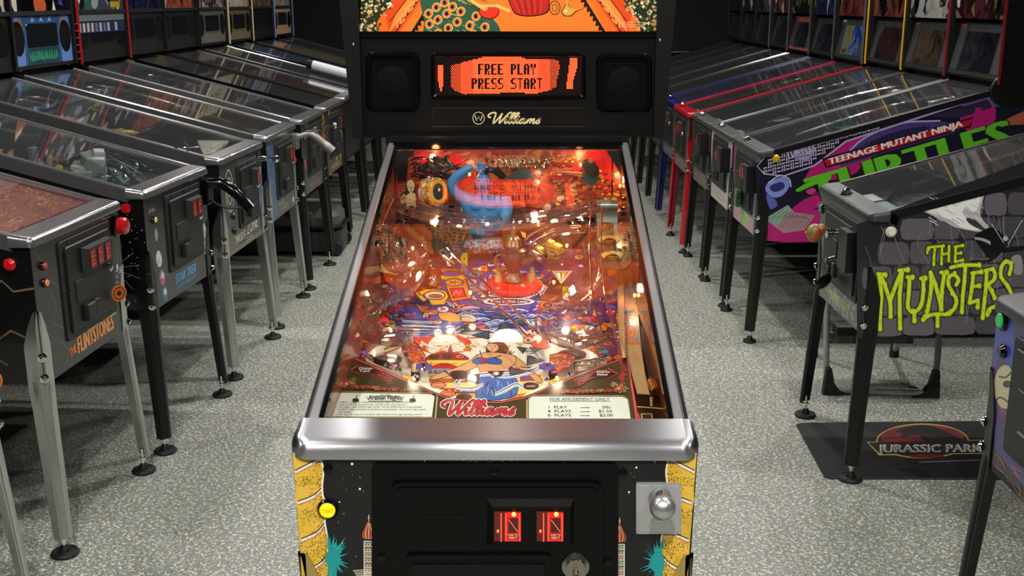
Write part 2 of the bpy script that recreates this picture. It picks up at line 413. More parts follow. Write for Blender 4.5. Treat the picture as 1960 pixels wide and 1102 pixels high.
def rail_path(hw, sx, y0, z0, y1, sl, par, m, wd=.022, name='side_rail', lip=.030):
    b = MB(); rs = []
    for y in (y0, y1):
        z = z0+sl*(y-y0)
        prof = [(hw, -lip), (hw, -.004), (hw-.004, 0), (hw-wd+.003, 0), (hw-wd, -.003), (hw-wd, -.012), (hw-.004, -.012), (hw-.004, -lip)]
        rs.append([Vector((sx*p[0], y, z+p[1])) for p in prof])
    b.loft(rs); return b.build(name, m, par, smooth=20)
def lockbar(hw, yf, yr, zb, zt_f, zt_r, m, par, rad=.028, name='lockbar'):
    def upath(off):
        out = [(-hw+off, yr)]
        r = max(rad-off, .004)
        for k in range(7):
            a = R_(180+90*k/6); out.append((-hw+off+r+r*math.cos(a), yf+off+r+r*math.sin(a)))
        for k in range(7):
            a = R_(270+90*k/6); out.append((hw-off-r+r*math.cos(a), yf+off+r+r*math.sin(a)))
        out.append((hw-off, yr)); return out
    def zt(y): return zt_f+(zt_r-zt_f)*max(0, (y-yf)/(yr-yf))
    rings = []
    for off, dz in ((0.004, 'b'), (0, 'b'), (0, .012), (.0015, .0055), (.005, .0018), (.010, 0), (.02, 0)):
        rings.append([Vector((x, y, zb if dz == 'b' else zt(y)-dz)) for x, y in upath(off)])
    last = [Vector((x, yr, zt(yr))) for x, y in upath(.02)]
    rings.append(last); b = MB()
    b.loft(rings, cap=False, close=False)
    b.add([Vector((-hw, yr, zb)), Vector((hw, yr, zb)), Vector((hw, yr, zt_r-.012)), Vector((hw-.010, yr, zt_r)), Vector((-hw+.010, yr, zt_r)), Vector((-hw, yr, zt_r-.012))], [(0, 1, 2, 3, 4, 5)])
    n = len(rings[1]); b.add(rings[0], [tuple(range(n))])
    return b.build(name, m, par, smooth=50)
def cabinet_body(hw, yb, zb_f, zb_r, zt_f, zt_r, par, m, t=.016, yf=0, name='cabinet'):
    b = MB()
    side = [(yf, zb_f), (yb, zb_r), (yb, zt_r), (yf+.9*0+.0, zt_f)]
    for s in (-1, 1):
        b.prism(side, lambda u, v, d: Vector((d, u, v)), s*(hw-t), s*hw)
    b.prism([(yf, zb_f), (yf+t, zb_f), (yf+t, zt_f), (yf, zt_f)], lambda u, v, d: Vector((d, u, v)), -hw+t, hw-t)
    b.prism([(yb-t, zb_r), (yb, zb_r), (yb, zt_r), (yb-t, zt_r)], lambda u, v, d: Vector((d, u, v)), -hw+t, hw-t)
    b.prism([(yf, zb_f), (yb, zb_r), (yb, zb_r+t), (yf, zb_f+t)], lambda u, v, d: Vector((d, u, v)), -hw+t, hw-t)
    return b.build(name, m, par, smooth=0)
M_SLOT = mat('red lit coin slot', '5a0806', .25, emit='ff1c08', es=.8)
M_SLOTDIM = mat('dim red coin slot', '4a0c0a', .25, emit='c01810', es=.10)
M_SLOTHOT = mat('coin slot lamp', 'ffb060', .3, emit='ff9030', es=9)
ORDER = 0

# ------------------------------------------------------------------ the main machine
MAIN = empty('pinball_machine', (0, 0, 0), label='centre pinball machine with lit orange playfield, black backbox and steel lockbar, closest to us', cat='pinball machine', group='pinball machines')
H = .893; ZR = .926; SL = .265; YL = 1.102; YF = -.012
cabinet_body(.285, 1.30, .505, .56, H+.012, .893+.265*1.30-.0, MAIN, M_BLACK, yf=YF)
for s in (-1, 1): rail_path(.2795, s, .052, ZR, YL, SL, MAIN, M_MRAIL, .018)
for s in (-1, 1):
    b = MB(); rs = []
    for y in (.06, YL):
        z = ZR+SL*(y-.052); rs.append([Vector((s*p[0], y, z+p[1])) for p in ((.2625, -.001), (.2555, -.003), (.2555, -.016), (.2625, -.016))])
    b.loft(rs).build('glass_channel', M_BLKGLOSS, MAIN, smooth=0)
lockbar(.2925, -.022, .054, H, H+.024, H+.034, M_LOCK, MAIN)
b = MB(); gz = lambda y: ZR-.004+SL*(y-.052)
b.prism([(.050, gz(.05)), (1.092, gz(1.092)), (1.092, gz(1.092)-.004), (.05, gz(.05)-.004)], lambda u, v, d: Vector((d, u, v)), -.2610, .2610)
b.build('playfield_glass', M_GLASS, MAIN, smooth=0)
MB().box((0, 1.098, gz(1.098)-.004), (.53, .022, .026)).box((0, 1.112, gz(1.1)+.008), (.52, .02, .012)).build('rear_glass_channel', M_BLKGLOSS, MAIN, smooth=0)
for s in (-1, 1):
    add_leg(MAIN, s, -1, .285, YF, .742, M_BRASS); add_leg(MAIN, s, 1, .285, 1.30, .76, M_BRASS)

# front panel artwork
FRo = (0, YF, 0)
def FR(px, py, h=0): return at(px, py, FRo, (0, 1, 0)) + Vector((0, -h, 0))
a = Art()
a.poly([(560, 868), (1335, 870), (1300, 1400), (600, 1400)], '060607')
GOLD, GOLD2, ORG = 'd8ae30', 'a9811d', 'c9742e'
def column_art(mir):
    X = (lambda x: 1894-x+(0)) if mir else (lambda x: x)
    out = [(560.5, 866), (612, 866), (619, 900), (617, 925), (618, 947), (624, 965), (622, 1000), (629, 1035), (628, 1060), (634, 1102), (640, 1160), (640, 1250), (589, 1250)]
    P = [(X(x), y) for x, y in out]
    a.poly([(X(x+3), y) for x, y in out], 'e8e2d8'); a.poly(P, GOLD)
    segs = [[(563, 870), (585, 868), (600, 905), (574, 922), (566, 925)], [(566, 940), (590, 928), (616, 930), (612, 960), (575, 985)], [(576, 1020), (612, 985), (622, 1010), (618, 1040), (582, 1062)], [(600, 1080), (624, 1062), (632, 1090), (612, 1110)]]
    for sg in segs: a.poly([(X(x), y) for x, y in sg], 'e0b440', 3)
    for l in ([(565, 903), (590, 890), (618, 875)], [(570, 962), (600, 950), (620, 932)], [(576, 1034), (606, 1020), (624, 1000)], [(594, 1090), (614, 1078), (632, 1058)], [(596, 1150), (620, 1140), (640, 1115)]):
        a.line([(X(x), y) for x, y in l], 5, 'e9e4dc', 4); a.line([(X(x), y-3.2) for x, y in l], 2, '120d08', 4); a.line([(X(x), y+4) for x, y in l], 2, ORG, 4)
    rng = random.Random(3)
    keep = lambda x, y: inside(P, x, y) and rng.random() < (.05+.95*max(0, ((X(x) if mir else x)-575)/48)**1.6 + .5*((y*1.0 % 62) > 44))
    a.dots(2600, (min(X(564), X(632)), 876, max(X(564), X(632)), 1104), .8, '17100a', keep, rng)
    a.line([(X(x), y) for x, y in out[1:11]], 3, 'eee8de', 3); a.line([(X(x+3), y) for x, y in out[1:11]], 2.4, '16100b', 3)
for mir in (0, 1): column_art(mir)
rng = random.Random(5)
a.dots(150, (640, 880, 1270, 1100), .8, 'd8d8d8', lambda x, y: not (715 < x < 1180 and y > 884), rng)
a.dots(60, (880, 878, 1015, 893), .9, 'ffffff', None, rng)
for x, y, r in ((674, 887, 2.6), (689, 935, 2.2), (753, 885, 1.6), (813, 882, 1.6), (1080, 885, 1.6), (1141, 891, 2), (1218, 894, 2), (1204, 941, 2), (1253, 882, 1.4), (650, 960, 1.5)): a.ell(x, y, r, r, 'eeeeee', 8)
def palm(cx, cy, mir):
    s = -1 if mir else 1; rg = random.Random(9)
    for k in range(30):
        an = -1.9+3.8*k/29 + rg.uniform(-.05, .05); L = 42*rg.uniform(.55, 1.15)*(1.0 if an > -1 else .9)
        ex, ey = cx+s*(math.cos(an)*L*.8), cy+math.sin(an)*L*1.35
        nx, ny = -math.sin(an)*5, math.cos(an)*5
        a.poly([(cx-nx, cy-ny), (ex, ey), (cx+nx, cy+ny)], '128f8d' if k % 3 else '1da39f')
    a.ell(cx+s*4, cy, 14, 20, '128f8d')
palm(634, 1068, 0); palm(1262, 1075, 1)
def minaret(cx, top):
    a.line([(cx, top-16), (cx, top+4)], 1.4, 'd0c8b8'); a.ell(cx, top-10, 1.8, 2.6, 'd8a060', 8)
    a.poly([(cx, top-4), (cx-8, top+10), (cx-12, top+20), (cx-10, top+30), (cx+10, top+30), (cx+12, top+20), (cx+8, top+10)], 'b5522f', 2)
    for k in range(-3, 4): a.line([(cx+k*.5, top), (cx+k*3.2, top+18), (cx+k*2.4, top+30)], .9, '1b0d08' if k % 2 else 'e8c8a0', 3)
    a.rect(cx-9, top+34, cx+9, top+130, 'c9bfa8')
    for k in range(9):
        y = top+36+k*10; c = ('1f6d78', '20160f', 'b5522f')[k % 3]
        a.rect(cx-9, y, cx+9, y+2.2, c)
        for q in range(3): a.line([(cx-8+q*5.5, y+3), (cx-4+q*5.5, y+8)], 1.1, '20160f'); a.line([(cx-4+q*5.5, y+3), (cx-8+q*5.5, y+8)], 1.1, '20160f')
    for x0 in (-9, 9): a.line([(cx+x0, top+34), (cx+x0, top+130)], 1.4, 'e5ded0')
minaret(706, 1000); minaret(1186, 1006)
for q in range(4): a.line([(676+q*2, 1091+q*3), (720, 1088+q*4)], 1.4, 'd8d0c0')
a.build('front_artwork', FR, MAIN, artmat('satin cabinet print', .5, 0, 0))

# coin door
def rr_px(x0, y0, x1, y1, r): return rrect(x0, y0, x1, y1, r)
M_DOOR = mat('black semi gloss coin door', '030303', .34, spec=.18)
M_DOORF = mat('black satin door frame', '030303', .42, spec=.18)
F = lambda u, v, d: FR(u, v, d)
doorf = MB().prism(rr_px(712, 885, 1183, 1330, 12), F, -.002, .003, .0015).build('coin_door_frame', M_DOORF, MAIN)
door = MB().prism(rr_px(749, 919, 1153, 1320, 18), F, .002, .010, .003).build('coin_door', M_DOOR, MAIN)
b = MB().prism(rr_px(757, 927, 1145, 1300, 14), F, .009, .0125, .002); b.build('raised_panel', M_DOOR, door)
b = MB().prism(rr_px(801, 977, 902, 1032, 2), F, .012, .0135, .0006); b.build('blank_plate', M_DOOR, door)
b = MB().prism(rr_px(779, 1051, 1054, 1180, 9), F, .012, .019, .004); b.build('bill_panel', M_DOOR, door)
b = MB().prism(rr_px(791, 1066, 1042, 1180, 6), F, .017, .0215, .001); b.build('bill_recess', M_BLACK, door)
bz = MB()
for (x0, y0, x1, y1, X0_, Y0_, X1_, Y1_) in ((930, 945, 1100, 1033, 944, 957, 1090, 1027),):
    o = [(x0, y0), (x1, y0), (x1, y1), (x0, y1)]; i_ = [(X0_, Y0_), (X1_, Y0_), (X1_, Y1_), (X0_, Y1_)]
    bz.loft([[F(u, v, .011) for u, v in o], [F(u, v, .022) for u, v in i_]], cap=True)
ent = bz.build('coin_entry_bezel', M_DOORF, door, smooth=0)
for x0, lab in ((947, 0), (1027, 0)):
    sl_ = MB().prism([(x0, 965), (x0+51, 965), (x0+51, 1021), (x0, 1021)], F, .0215, .0235).build('coin_slot', mat('dark red slot housing', '2a0504', .2, emit='8a0e04', es=.35), ent, smooth=0)
    MB().prism([(x0+20, 966), (x0+50, 966), (x0+50, 1020), (x0+20, 1020)], F, .0235, .0255, .0006).build('reject_button', M_SLOT, sl_, smooth=0)
    MB().prism([(x0+26, 976), (x0+45, 976), (x0+45, 1003), (x0+26, 1003)], F, .0255, .0262).build('button_window', mat('dark slot window', '3a0603', .15, emit='50100a', es=.3), sl_, smooth=0)
    t = Art(); t.line([(x0+27, 978), (x0+44, 1001)], 1.0, 'ff7050'); t.rect(x0+25, 1004, x0+46, 1015, '400a06')
    t.text('PUSH TO', x0+26, 1009, 3.6, 'ff9a70', 19, flip=True); t.text('REJECT', x0+27, 1014, 3.6, 'ff9a70', 17, flip=True)
    t.line([(x0+13, 966), (x0+13, 1020)], 2, 'ff5030'); t.line([(x0+5, 1000), (x0+9, 1000)], 6, 'e07050')
    for q in (0, 1): t.line([(x0+22+q*26, 967), (x0+22+q*26, 1019)], 1.6, 'ff4a28')
    t.build('slot_marking', lambda u, v, h: FR(u, v, .0263+h), sl_, artmat('lit red slot print', .3, 1.2))
    MB().ball(F(x0+37, 968.5, .0262), .0032, 8).build('slot_lamp', M_SLOTHOT, sl_)
M_SCREW = mat('black oxide screw', '101113', .25, .6)
for x, y in ((946, 902), (1192, 905), (628, 896), (731, 1063), (1162, 1072)):
    MB().lathe([(.007, 0), (.0065, .0025), (.003, .004), (0, .004)], F(x, y, .002), (0, -1, 0), n=12).build('screw', M_SCREW, doorf)
lk = MB().lathe([(.021, 0), (.02, .004), (.014, .006), (.0135, .01), (0, .01)], F(1101, 1074, .012), (0, -1, 0), n=24).build('lock', mat('worn nickel', '8e8b86', .25, 1), door)
kb = MB(); q = F(1101, 1074, .024)
kb.box(q, (.003, .012, .010)).lathe([(.011, 0), (.011, .002), (0, .002)], q+Vector((0, -.004, -.014)), (.9, -.3, 0), n=14)
kb.tube([q+Vector((math.cos(t)*.011-.002, -.006, -.030+math.sin(t)*.011)) for t in [k*2*math.pi/16 for k in range(17)]], .0012, 6)
kb.box(q+Vector((.006, -.006, -.046)), (.008, .002, .03)); kb.build('key', mat('brass key', 'a89468', .25, 1), lk)

# start button
sb = MB().lathe([(.0155, 0), (.0155, .003), (.013, .006), (.0118, .006), (.0118, .002), (0, .002)], F(628, 973, .0005), (0, -1, 0), n=28).build('start_button', M_BLKGLOSS, MAIN)
MB().lathe([(.0112, .0), (.0112, .0035), (.009, .0055), (0, .0055)], F(627.5, 974, .002), (0, -1, 0), n=28).build('lit_button_cap', mat('lit yellow button', 'ffc400', .25, emit='ffb000', es=1.5), sb)
Art().text('START', 627.5, 977.5, 8, '5a3a00', 25, flip=True, center=True, shear=0).build('button_lettering', lambda u, v, h: FR(u, v, .0078+h), sb)

# plunger
pp = MB().prism(rr_px(1217, 922, 1303, 1018, 3), F, 0, .006, .0012).build('plunger_housing', mat('hammered zinc', 'b4b5b7', .4, .55, bump=(420, .9)), MAIN, smooth=20)
MB().prism(rr_px(1222, 926, 1298, 1013, 3), F, .0045, .0075, .0008).build('housing_plate', mat('hammered zinc', ''), pp, smooth=20)
c0 = F(1262, 950, .006)
MB().lathe([(.017, 0), (.016, .012), (.0125, .026), (.0105, .032), (0, .032)], c0, (0, -1, .12), n=20).build('barrel', M_STEEL, pp)
MB().tube([c0+Vector((0, -.028, .003)), c0+Vector((0, -.06, .007))], .0038, 10).build('rod', M_CHROME, pp)
sp = [c0+Vector((math.cos(t)*.0068, -.030-t*.0007, .004+math.sin(t)*.0068)) for t in [k*.5 for k in range(62)]]
MB().tube(sp, .0009, 5).build('spring', M_CHROME, pp)
kq = c0+Vector((.0, -.062, .0065)); kq = at(1268, 970, kq, (0, 1, 0))
MB().lathe([(.006, -.016), (.0075, -.012), (.012, -.010), (.0165, -.004), (.018, .002), (.0165, .009), (.011, .015), (.004, .0175), (0, .018)], kq, (0, -1, .1), n=26).build('knob', mat('satin silver knob', 'b4b5b8', .32, .85), pp)

# ---- backbox
YB = 1.12
def BB(px, py, h=0): return at(px, py, (0, YB, 0), (0, 1, 0)) + Vector((0, -h, 0))
bb = MB()
hwz = lambda z: .3615+(z-1.213)*.06
ZT = 1.828
def sideboard(s):
    pr = lambda u, v, d: Vector((u*s, d, v))
    bb.prism([(hwz(1.213), 1.213), (hwz(ZT), ZT), (.338, ZT), (.338, 1.213)], pr, YB-.012, YB+.26)
for s in (-1, 1): sideboard(s)
bb.box((0, YB+.14, 1.222), (.68, .25, .018)).box((0, YB+.13, ZT-.01), (.68, .28, .02)).box((0, YB+.265, (1.213+ZT)/2), (.70, .012, ZT-1.213))
backbox = bb.build('backbox', M_BLACK, MAIN, smooth=0)
MB().box((0, YB+.10, 1.205), (.56, .24, .03)).build('backbox_hinge_block', M_BLACK, MAIN, smooth=0)
# speaker panel with openings
B_ = lambda u, v, d: BB(u, v, d)
sp = MB().prism([(690, 70), (1256, 70), (1258, 262), (690, 262)], B_, -.012, 0, .0008).build('speaker_panel', mat('black satin speaker panel', '020202', .5, spec=.14), backbox, smooth=20)
MB().prism([(686, 60), (1260, 60), (1260, 72), (686, 72)], B_, -.004, .005, .001).build('lower_glass_trim', M_BLKGLOSS, backbox, smooth=20)
for x0, y0, x1, y1 in ((700, 99, 804, 214), (1141, 102, 1248, 215)):
    def bulge(x0=x0, y0=y0, x1=x1, y1=y1, k=0):
        P = rrect(x0+k, y0+k, x1-k, y1-k, 16-k*.8); cx, cy = (x0+x1)/2, (y0+y1)/2
        return P
    ro = bulge(); r1 = bulge(k=4); r2 = bulge(k=7)
    MB().loft([[B_(u, v, .0005) for u, v in ro], [B_(u, v, .006) for u, v in r1], [B_(u, v, .006) for u, v in r2], [B_(u, v, -.004) for u, v in bulge(k=9)]], cap=False).build('speaker_surround', M_BLKGLOSS, sp)
    gr = MB().prism(bulge(k=8), B_, .0002, .0008).build('speaker_grille', mat('black speaker cloth', '020202', .9, spec=.1), sp, smooth=0)
    MB().lathe([(.036, .0), (.034, .001), (.018, -.0002), (.012, .0015), (0, .002)], B_((x0+x1)/2, (y0+y1)/2, .001), (0, -1, 0), n=28).build('speaker_cone', mat('black cone', '020202', .7, spec=.1), gr)
ro = rrect(825, 100, 1121, 191, 8); r1 = rrect(829, 104, 1117, 187, 7); r2 = rrect(835, 109, 1111, 181, 4)
MB().loft([[B_(u, v, .0005) for u, v in ro], [B_(u, v, .007) for u, v in r1], [B_(u, v, .001) for u, v in r2]], cap=False).build('display_bezel', M_BLKGLOSS, sp, smooth=30)
disp = MB().prism([(833, 107), (1113, 107), (1113, 183), (833, 183)], B_, .0005, .0012).build('display_screen', mat('unlit dot display', '1a0b0b', .12), sp, smooth=0)
GL = {'F': 'F 11111 10000 10000 11110 10000 10000 10000', 'R': 'R 11110 10001 10001 11110 10100 10010 10001', 'E': 'E 11111 10000 10000 11110 10000 10000 11111',
      'P': 'P 11110 10001 10001 11110 10000 10000 10000', 'L': 'L 10000 10000 10000 10000 10000 10000 11111', 'A': 'A 01110 10001 10001 11111 10001 10001 10001',
      'Y': 'Y 10001 10001 01010 00100 00100 00100 00100', 'S': 'S 01111 10000 10000 01110 00001 00001 11110', 'T': 'T 11111 00100 00100 00100 00100 00100 00100'}
off = set()
def dmd_text(t, i0, j0):
    rows = [0, 1, 1, 2, 3, 4, 5, 5, 6]
    for k, ch in enumerate(t):
        if ch == ' ': continue
        g = GL[ch].split()[1:]
        for j, rw in enumerate(rows):
            for i in range(5):
                if g[rw][i] == '1':
                    off.add((i0+k*6+i, j0+j))
                    if i == 0: off.add((i0+k*6+1, j0+j))
                    if i == 4 and g[rw][3] == '0' and ch != 'S': off.add((i0+k*6+3, j0+j))
dmd_text('FREE PLAY', 37, 6); dmd_text('PRESS START', 31, 18)
Z = lambda pts: [(x/2.882+640, y/2.882) for x, y in pts]
blob = Z([(640, 365), (700, 345), (780, 325), (830, 313), (1030, 313), (1040, 322), (1235, 330), (1245, 370), (1230, 430), (1225, 480), (1180, 500), (1100, 518), (1000, 508), (880, 515), (720, 520), (660, 500), (640, 470)])
lb = Z([(566, 356), (602, 362), (602, 440), (595, 505), (583, 500), (568, 420)]); rb = Z([(1300, 318), (1344, 318), (1337, 380), (1320, 430), (1313, 490), (1278, 488), (1290, 400)])
db = MB(); db.col = (1, 1, 1, 1); cx0 = 967; rg = random.Random(2)
for j in range(32):
    for i in range(128):
        x = 838+267*(i+.5)/128; y = 108.5+73*(j+.5)/32
        if (i, j) in off: continue
        inb = inside(blob, x, y)
        if not (inb or inside(lb, x, y) or inside(rb, x, y)): continue
        e = abs(x-cx0)
        lvl = 1.0
        if inb and e > 62: lvl = 1.0 if (i+j) % 2 == 0 else (.35 if e < 85 else .0)
        if lvl == 0: continue
        db.col = tuple(k*lvl for k in (1.0, .056, .012)) + (1,)
        hs, vs_ = .72, .80
        db.add([B_(x+sx*hs, y+sy*vs_, .0016) for sx, sy in ((-1, 1), (1, 1), (1, -1), (-1, -1))], [(0, 1, 2, 3)])
db.build('lit_dots', artmat('glowing orange dots', .5, 5.5, 0), disp, smooth=0)
MB().prism([(832, 106), (1114, 106), (1114, 184), (832, 184)], B_, .0030, .0034).build('display_window', clearmat('display window', (.98, .98, .98), 1, .02), sp, smooth=0)
np_ = Art(); GD = 'e0d8a4'
np_.line([(829, 207), (1117, 207), (1117, 242), (829, 242), (829, 207)], .9, '2a2a2c')
np_.line(ell(916, 226, 11, 11.5, 24)+[(927, 226)], 1.2, GD)
np_.line([(909, 221), (912, 231), (916, 223), (920, 231), (923, 221)], 1.8, GD)
script_logo(np_, 938, 236, 20.5, [('3a361f', .10), (GD, 0)], flip=-1, aspect=1.53, shear=.3)
np_.build('maker_lettering', BB, sp, artmat('gold foil print', .4, 0, .3, .2))
for x, y in ((678, 84), (689, 227), (1262, 76), (1256, 229)): MB().lathe([(.0035, 0), (.003, .002), (0, .003)], BB(x, y, .012 if x in (678, 1262) else 0), (0, -1, 0), n=10).build('panel_screw', M_CHROME, backbox)

# backglass
bg = Art(); OR = 'ff6a1e'
TOPY = -255
bg.rect(690, TOPY, 1256, 69, OR)
bg.poly([(690, TOPY), (1256, TOPY), (1256, -120), (1150, -190), (970, -230), (800, -190), (690, -120)], '3a2a6a')
bg.poly([(760, 70), (805, 10), (860, -60), (1080, -60), (1130, 0), (1165, 70)], 'ff7a26')
for q in range(2):
    s = (lambda x: x) if q == 0 else (lambda x: 1946-x)
    bg.poly([(s(x), y) for x, y in [(757, 70), (812, -10), (850, -70), (800, -70), (735, 20), (745, 68)]], 'e04a14')
    bg.poly([(s(x), y) for x, y in [(742, 66), (815, -20), (800, -30), (760, 20)]], 'ff8a3a')
    bg.line([(s(x), y) for x, y in [(757, 62), (770, 40), (800, 0), (840, -50)]], 3, '6a1608'); bg.line([(s(x), y) for x, y in [(745, 42), (784, -10)]], 2.4, '8a240c')
    for k in range(5):
        ox, oy = 760+k*16, 48-k*22
        bg.line([(s(x+ox), y+oy) for x, y in [(0, 6), (0, -8), (13, -22), (13, -10), (5, -2), (5, -7), (9, -11)]], 2.2, 'ffb060')
    for k in range(9):
        x = 783+k*5.6; y = 66-k*9
        bg.poly([(s(x), y), (s(x+10), y-14), (s(x+12), y+2)], '160604')
    bg.poly([(s(x), y) for x, y in [(690, 70), (690, -60), (745, -50), (752, 0), (735, 22), (722, 40), (718, 70)]], '1d2a14')
    rg = random.Random(4+q)
    for k in range(260):
        x, y = rg.uniform(690, 750), rg.uniform(-50, 68)
        if x > 752-max(0, (y-10))*.62: continue
        c = rg.choice(['f4e6c0', 'e8c890', 'f0a060', '4a5a24', '2a3a18', 'd8b078']); r = rg.uniform(1.2, 2.6)
        for t in range(4): bg.ell(s(x)+math.cos(t*1.6)*r*.8, y+math.sin(t*1.6)*r*.8, r*.6, r*.6, c, 6)
        bg.ell(s(x), y, .7, .7, '5a2a10', 5)
bg.poly([(803, -8), (812, 40), (820, 70), (940, 70), (952, 60), (958, 64), (952, 46), (925, 20), (900, 0), (870, -30), (820, -40)], '2f5540', 3)
rg = random.Random(8)
for k in range(70):
    x = rg.uniform(808, 945); y = rg.uniform(-30, 66)
    bg.line([(x, y), (x+rg.uniform(8, 18), y+rg.uniform(3, 10))], 1, rg.choice(['9ab878', '6c8c5a', '10241c', 'c8c48a']))
for (x, y) in [(820, 26), (835, 14), (838, 38), (855, 26), (851, 5), (822, 46), (858, 54), (875, 42), (866, 13), (899, 49), (911, 31), (928, 52), (838, 64), (882, 22), (880, -8), (856, -18), (905, 66)]:
    bg.ell(x, y, 8.5, 9.5, 'e8c05a', 14, .5); bg.ell(x, y, 7.2, 8, 'ff7a28', 14, .5); bg.ell(x-.5, y, 4, 4.8, '14385a', 12); bg.ell(x-.5, y+.5, 2.2, 2.8, '08080c', 10)
bg.ell(936, 22, 20, 15, '4a0a06'); bg.ell(936, 21, 18.5, 14, 'e8301c'); bg.ell(928, 16, 6, 5, 'ff7050'); bg.line([(918, 11), (954, 11)], 5, 'e8b860'); bg.line([(922, 6), (950, 6)], 4, 'c88830')
bg.poly([(972, -12), (978, 14), (988, 28), (1015, 32), (1046, 26), (1052, 10), (1046, -20), (1000, -25)], '3a0806', 3)
bg.poly([(974, -12), (980, 14), (990, 26), (1015, 29.5), (1044, 24), (1050, 8), (1044, -20), (1000, -25)], 'c02018', 3)
for k in range(9): bg.line([(980+k*7, -10), (988+k*6, 10), (994+k*5, 26)], 1.1, '5a0c0a' if k % 2 else 'e84830', 3)
bg.ell(1062, 15, 11, 14, '7a3008'); bg.ell(1062, 15, 9, 12, 'e08030'); bg.line(ell(1062, 15, 5, 7, 12)+[(1067, 15)], 1.2, '5a1c06')
bg.line([(890, -5), (912, 8), (930, 18)], 7, 'e8b860', 3); bg.line([(952, 12), (968, 18), (976, 22)], 6, 'e8b860', 3)
for k in range(9): bg.line([(886+k*4, -9+k*3), (886+k*4, 3+k*3)], 1, '4a2008')
bg.poly([(1085, 4), (1079, 14), (1074, 22), (1080, 31), (1094, 31), (1104, 22), (1125, 12), (1108, 18), (1098, 18), (1091, 14)], '5a2a08', 2)
bg.poly([(1085, 6), (1081, 14), (1076, 22), (1081, 29), (1093, 29), (1102, 21), (1119, 14), (1106, 17), (1097, 17), (1090, 14)], 'e0a040', 2)
bg.line([(1087, 31), (1086, 40), (1078, 48), (1096, 48), (1088, 40)], 3.4, 'c88830'); bg.line([(1085, 0), (1085, 8)], 3, 'e0a040'); bg.ell(1083, 21, 3, 3, 'f8e0a0', 8)
# figure above the frame edge: a seated dancer in red and gold
bg.poly([(930, -20), (960, -70), (985, -120), (1020, -120), (1050, -60), (1048, -15), (1000, -8)], 'b01c18', 3); bg.poly([(975, -115), (968, -160), (1000, -175), (1030, -158), (1025, -112)], 'c88a5a', 3)
bg.ell(1000, -200, 22, 27, 'c88a5a'); bg.poly([(975, -205), (985, -240), (1020, -240), (1032, -190), (1040, -150), (1022, -175), (1010, -222), (985, -215)], '1c0e0a', 3)
for k in range(14): bg.ell(720+k*37, -228+8*math.sin(k*1.7), 16, 8, '241a4a' if k % 2 else '4a3a8a')
for i in range(4): bg.text(['(c) 1996 Williams', 'All Rights Reserved', 'Printed in U.S.A.', '31-1357'][i], 1190, [44, 48, 52, 65][i], 2.6, 'ffd0b0', 46 if i < 3 else 30, flip=True)
bgo = bg.build('backglass', lambda u, v, h: BB(u, v, h-.006), backbox, artmat('backlit translite', .25, .55, .5), step=.00004)
MB().prism([(690, 62), (1256, 62), (1256, -255), (690, -255)], B_, .001, .004).build('backglass_pane', M_GLASS, backbox, smooth=0)
MB().prism([(686, -255), (1260, -255), (1260, -270), (686, -270)], B_, -.01, .006).build('upper_trim', M_BLACK, backbox, smooth=0)

# ------------------------------------------------------------------ playfield of the main machine
PN = Vector((0, -.12, 1)).normalized(); P0 = Vector((0, .06, .835))
def PF(px, py, h=0): return at(px, py, P0+PN*h, PN)
def PZ(x, y, h=0): return Vector((x, y, .835+.12*(y-.06))) + PN*h
GLOWC = [(.9, .32, .1)]
MB().prism([(-.268, .03), (.268, .03), (.268, 1.088), (-.268, 1.088)], lambda u, v, d: PZ(u, v, d), -.012, 0).build('playfield', noisemat('printed playfield base', ['2a1a4a', '4a3a8a', 'b4541c', '6a1c18', 'd88a28', '1c3c6c', '8a4a9a'], 26, (1, 1, 1), 2.5, hard=True, coat=.6), MAIN, smooth=0)
A3 = lambda P: [(660+x/5.51, 440+y/5.51) for x, y in P]
A4 = lambda P: [(940+x/5.51, 440+y/5.51) for x, y in P]
A5 = lambda P: [(620+x/5.765, 620+y/5.765) for x, y in P]
A6 = lambda P: [(940+x/5.444, 620+y/5.444) for x, y in P]
a = Art(); K = '14100f'
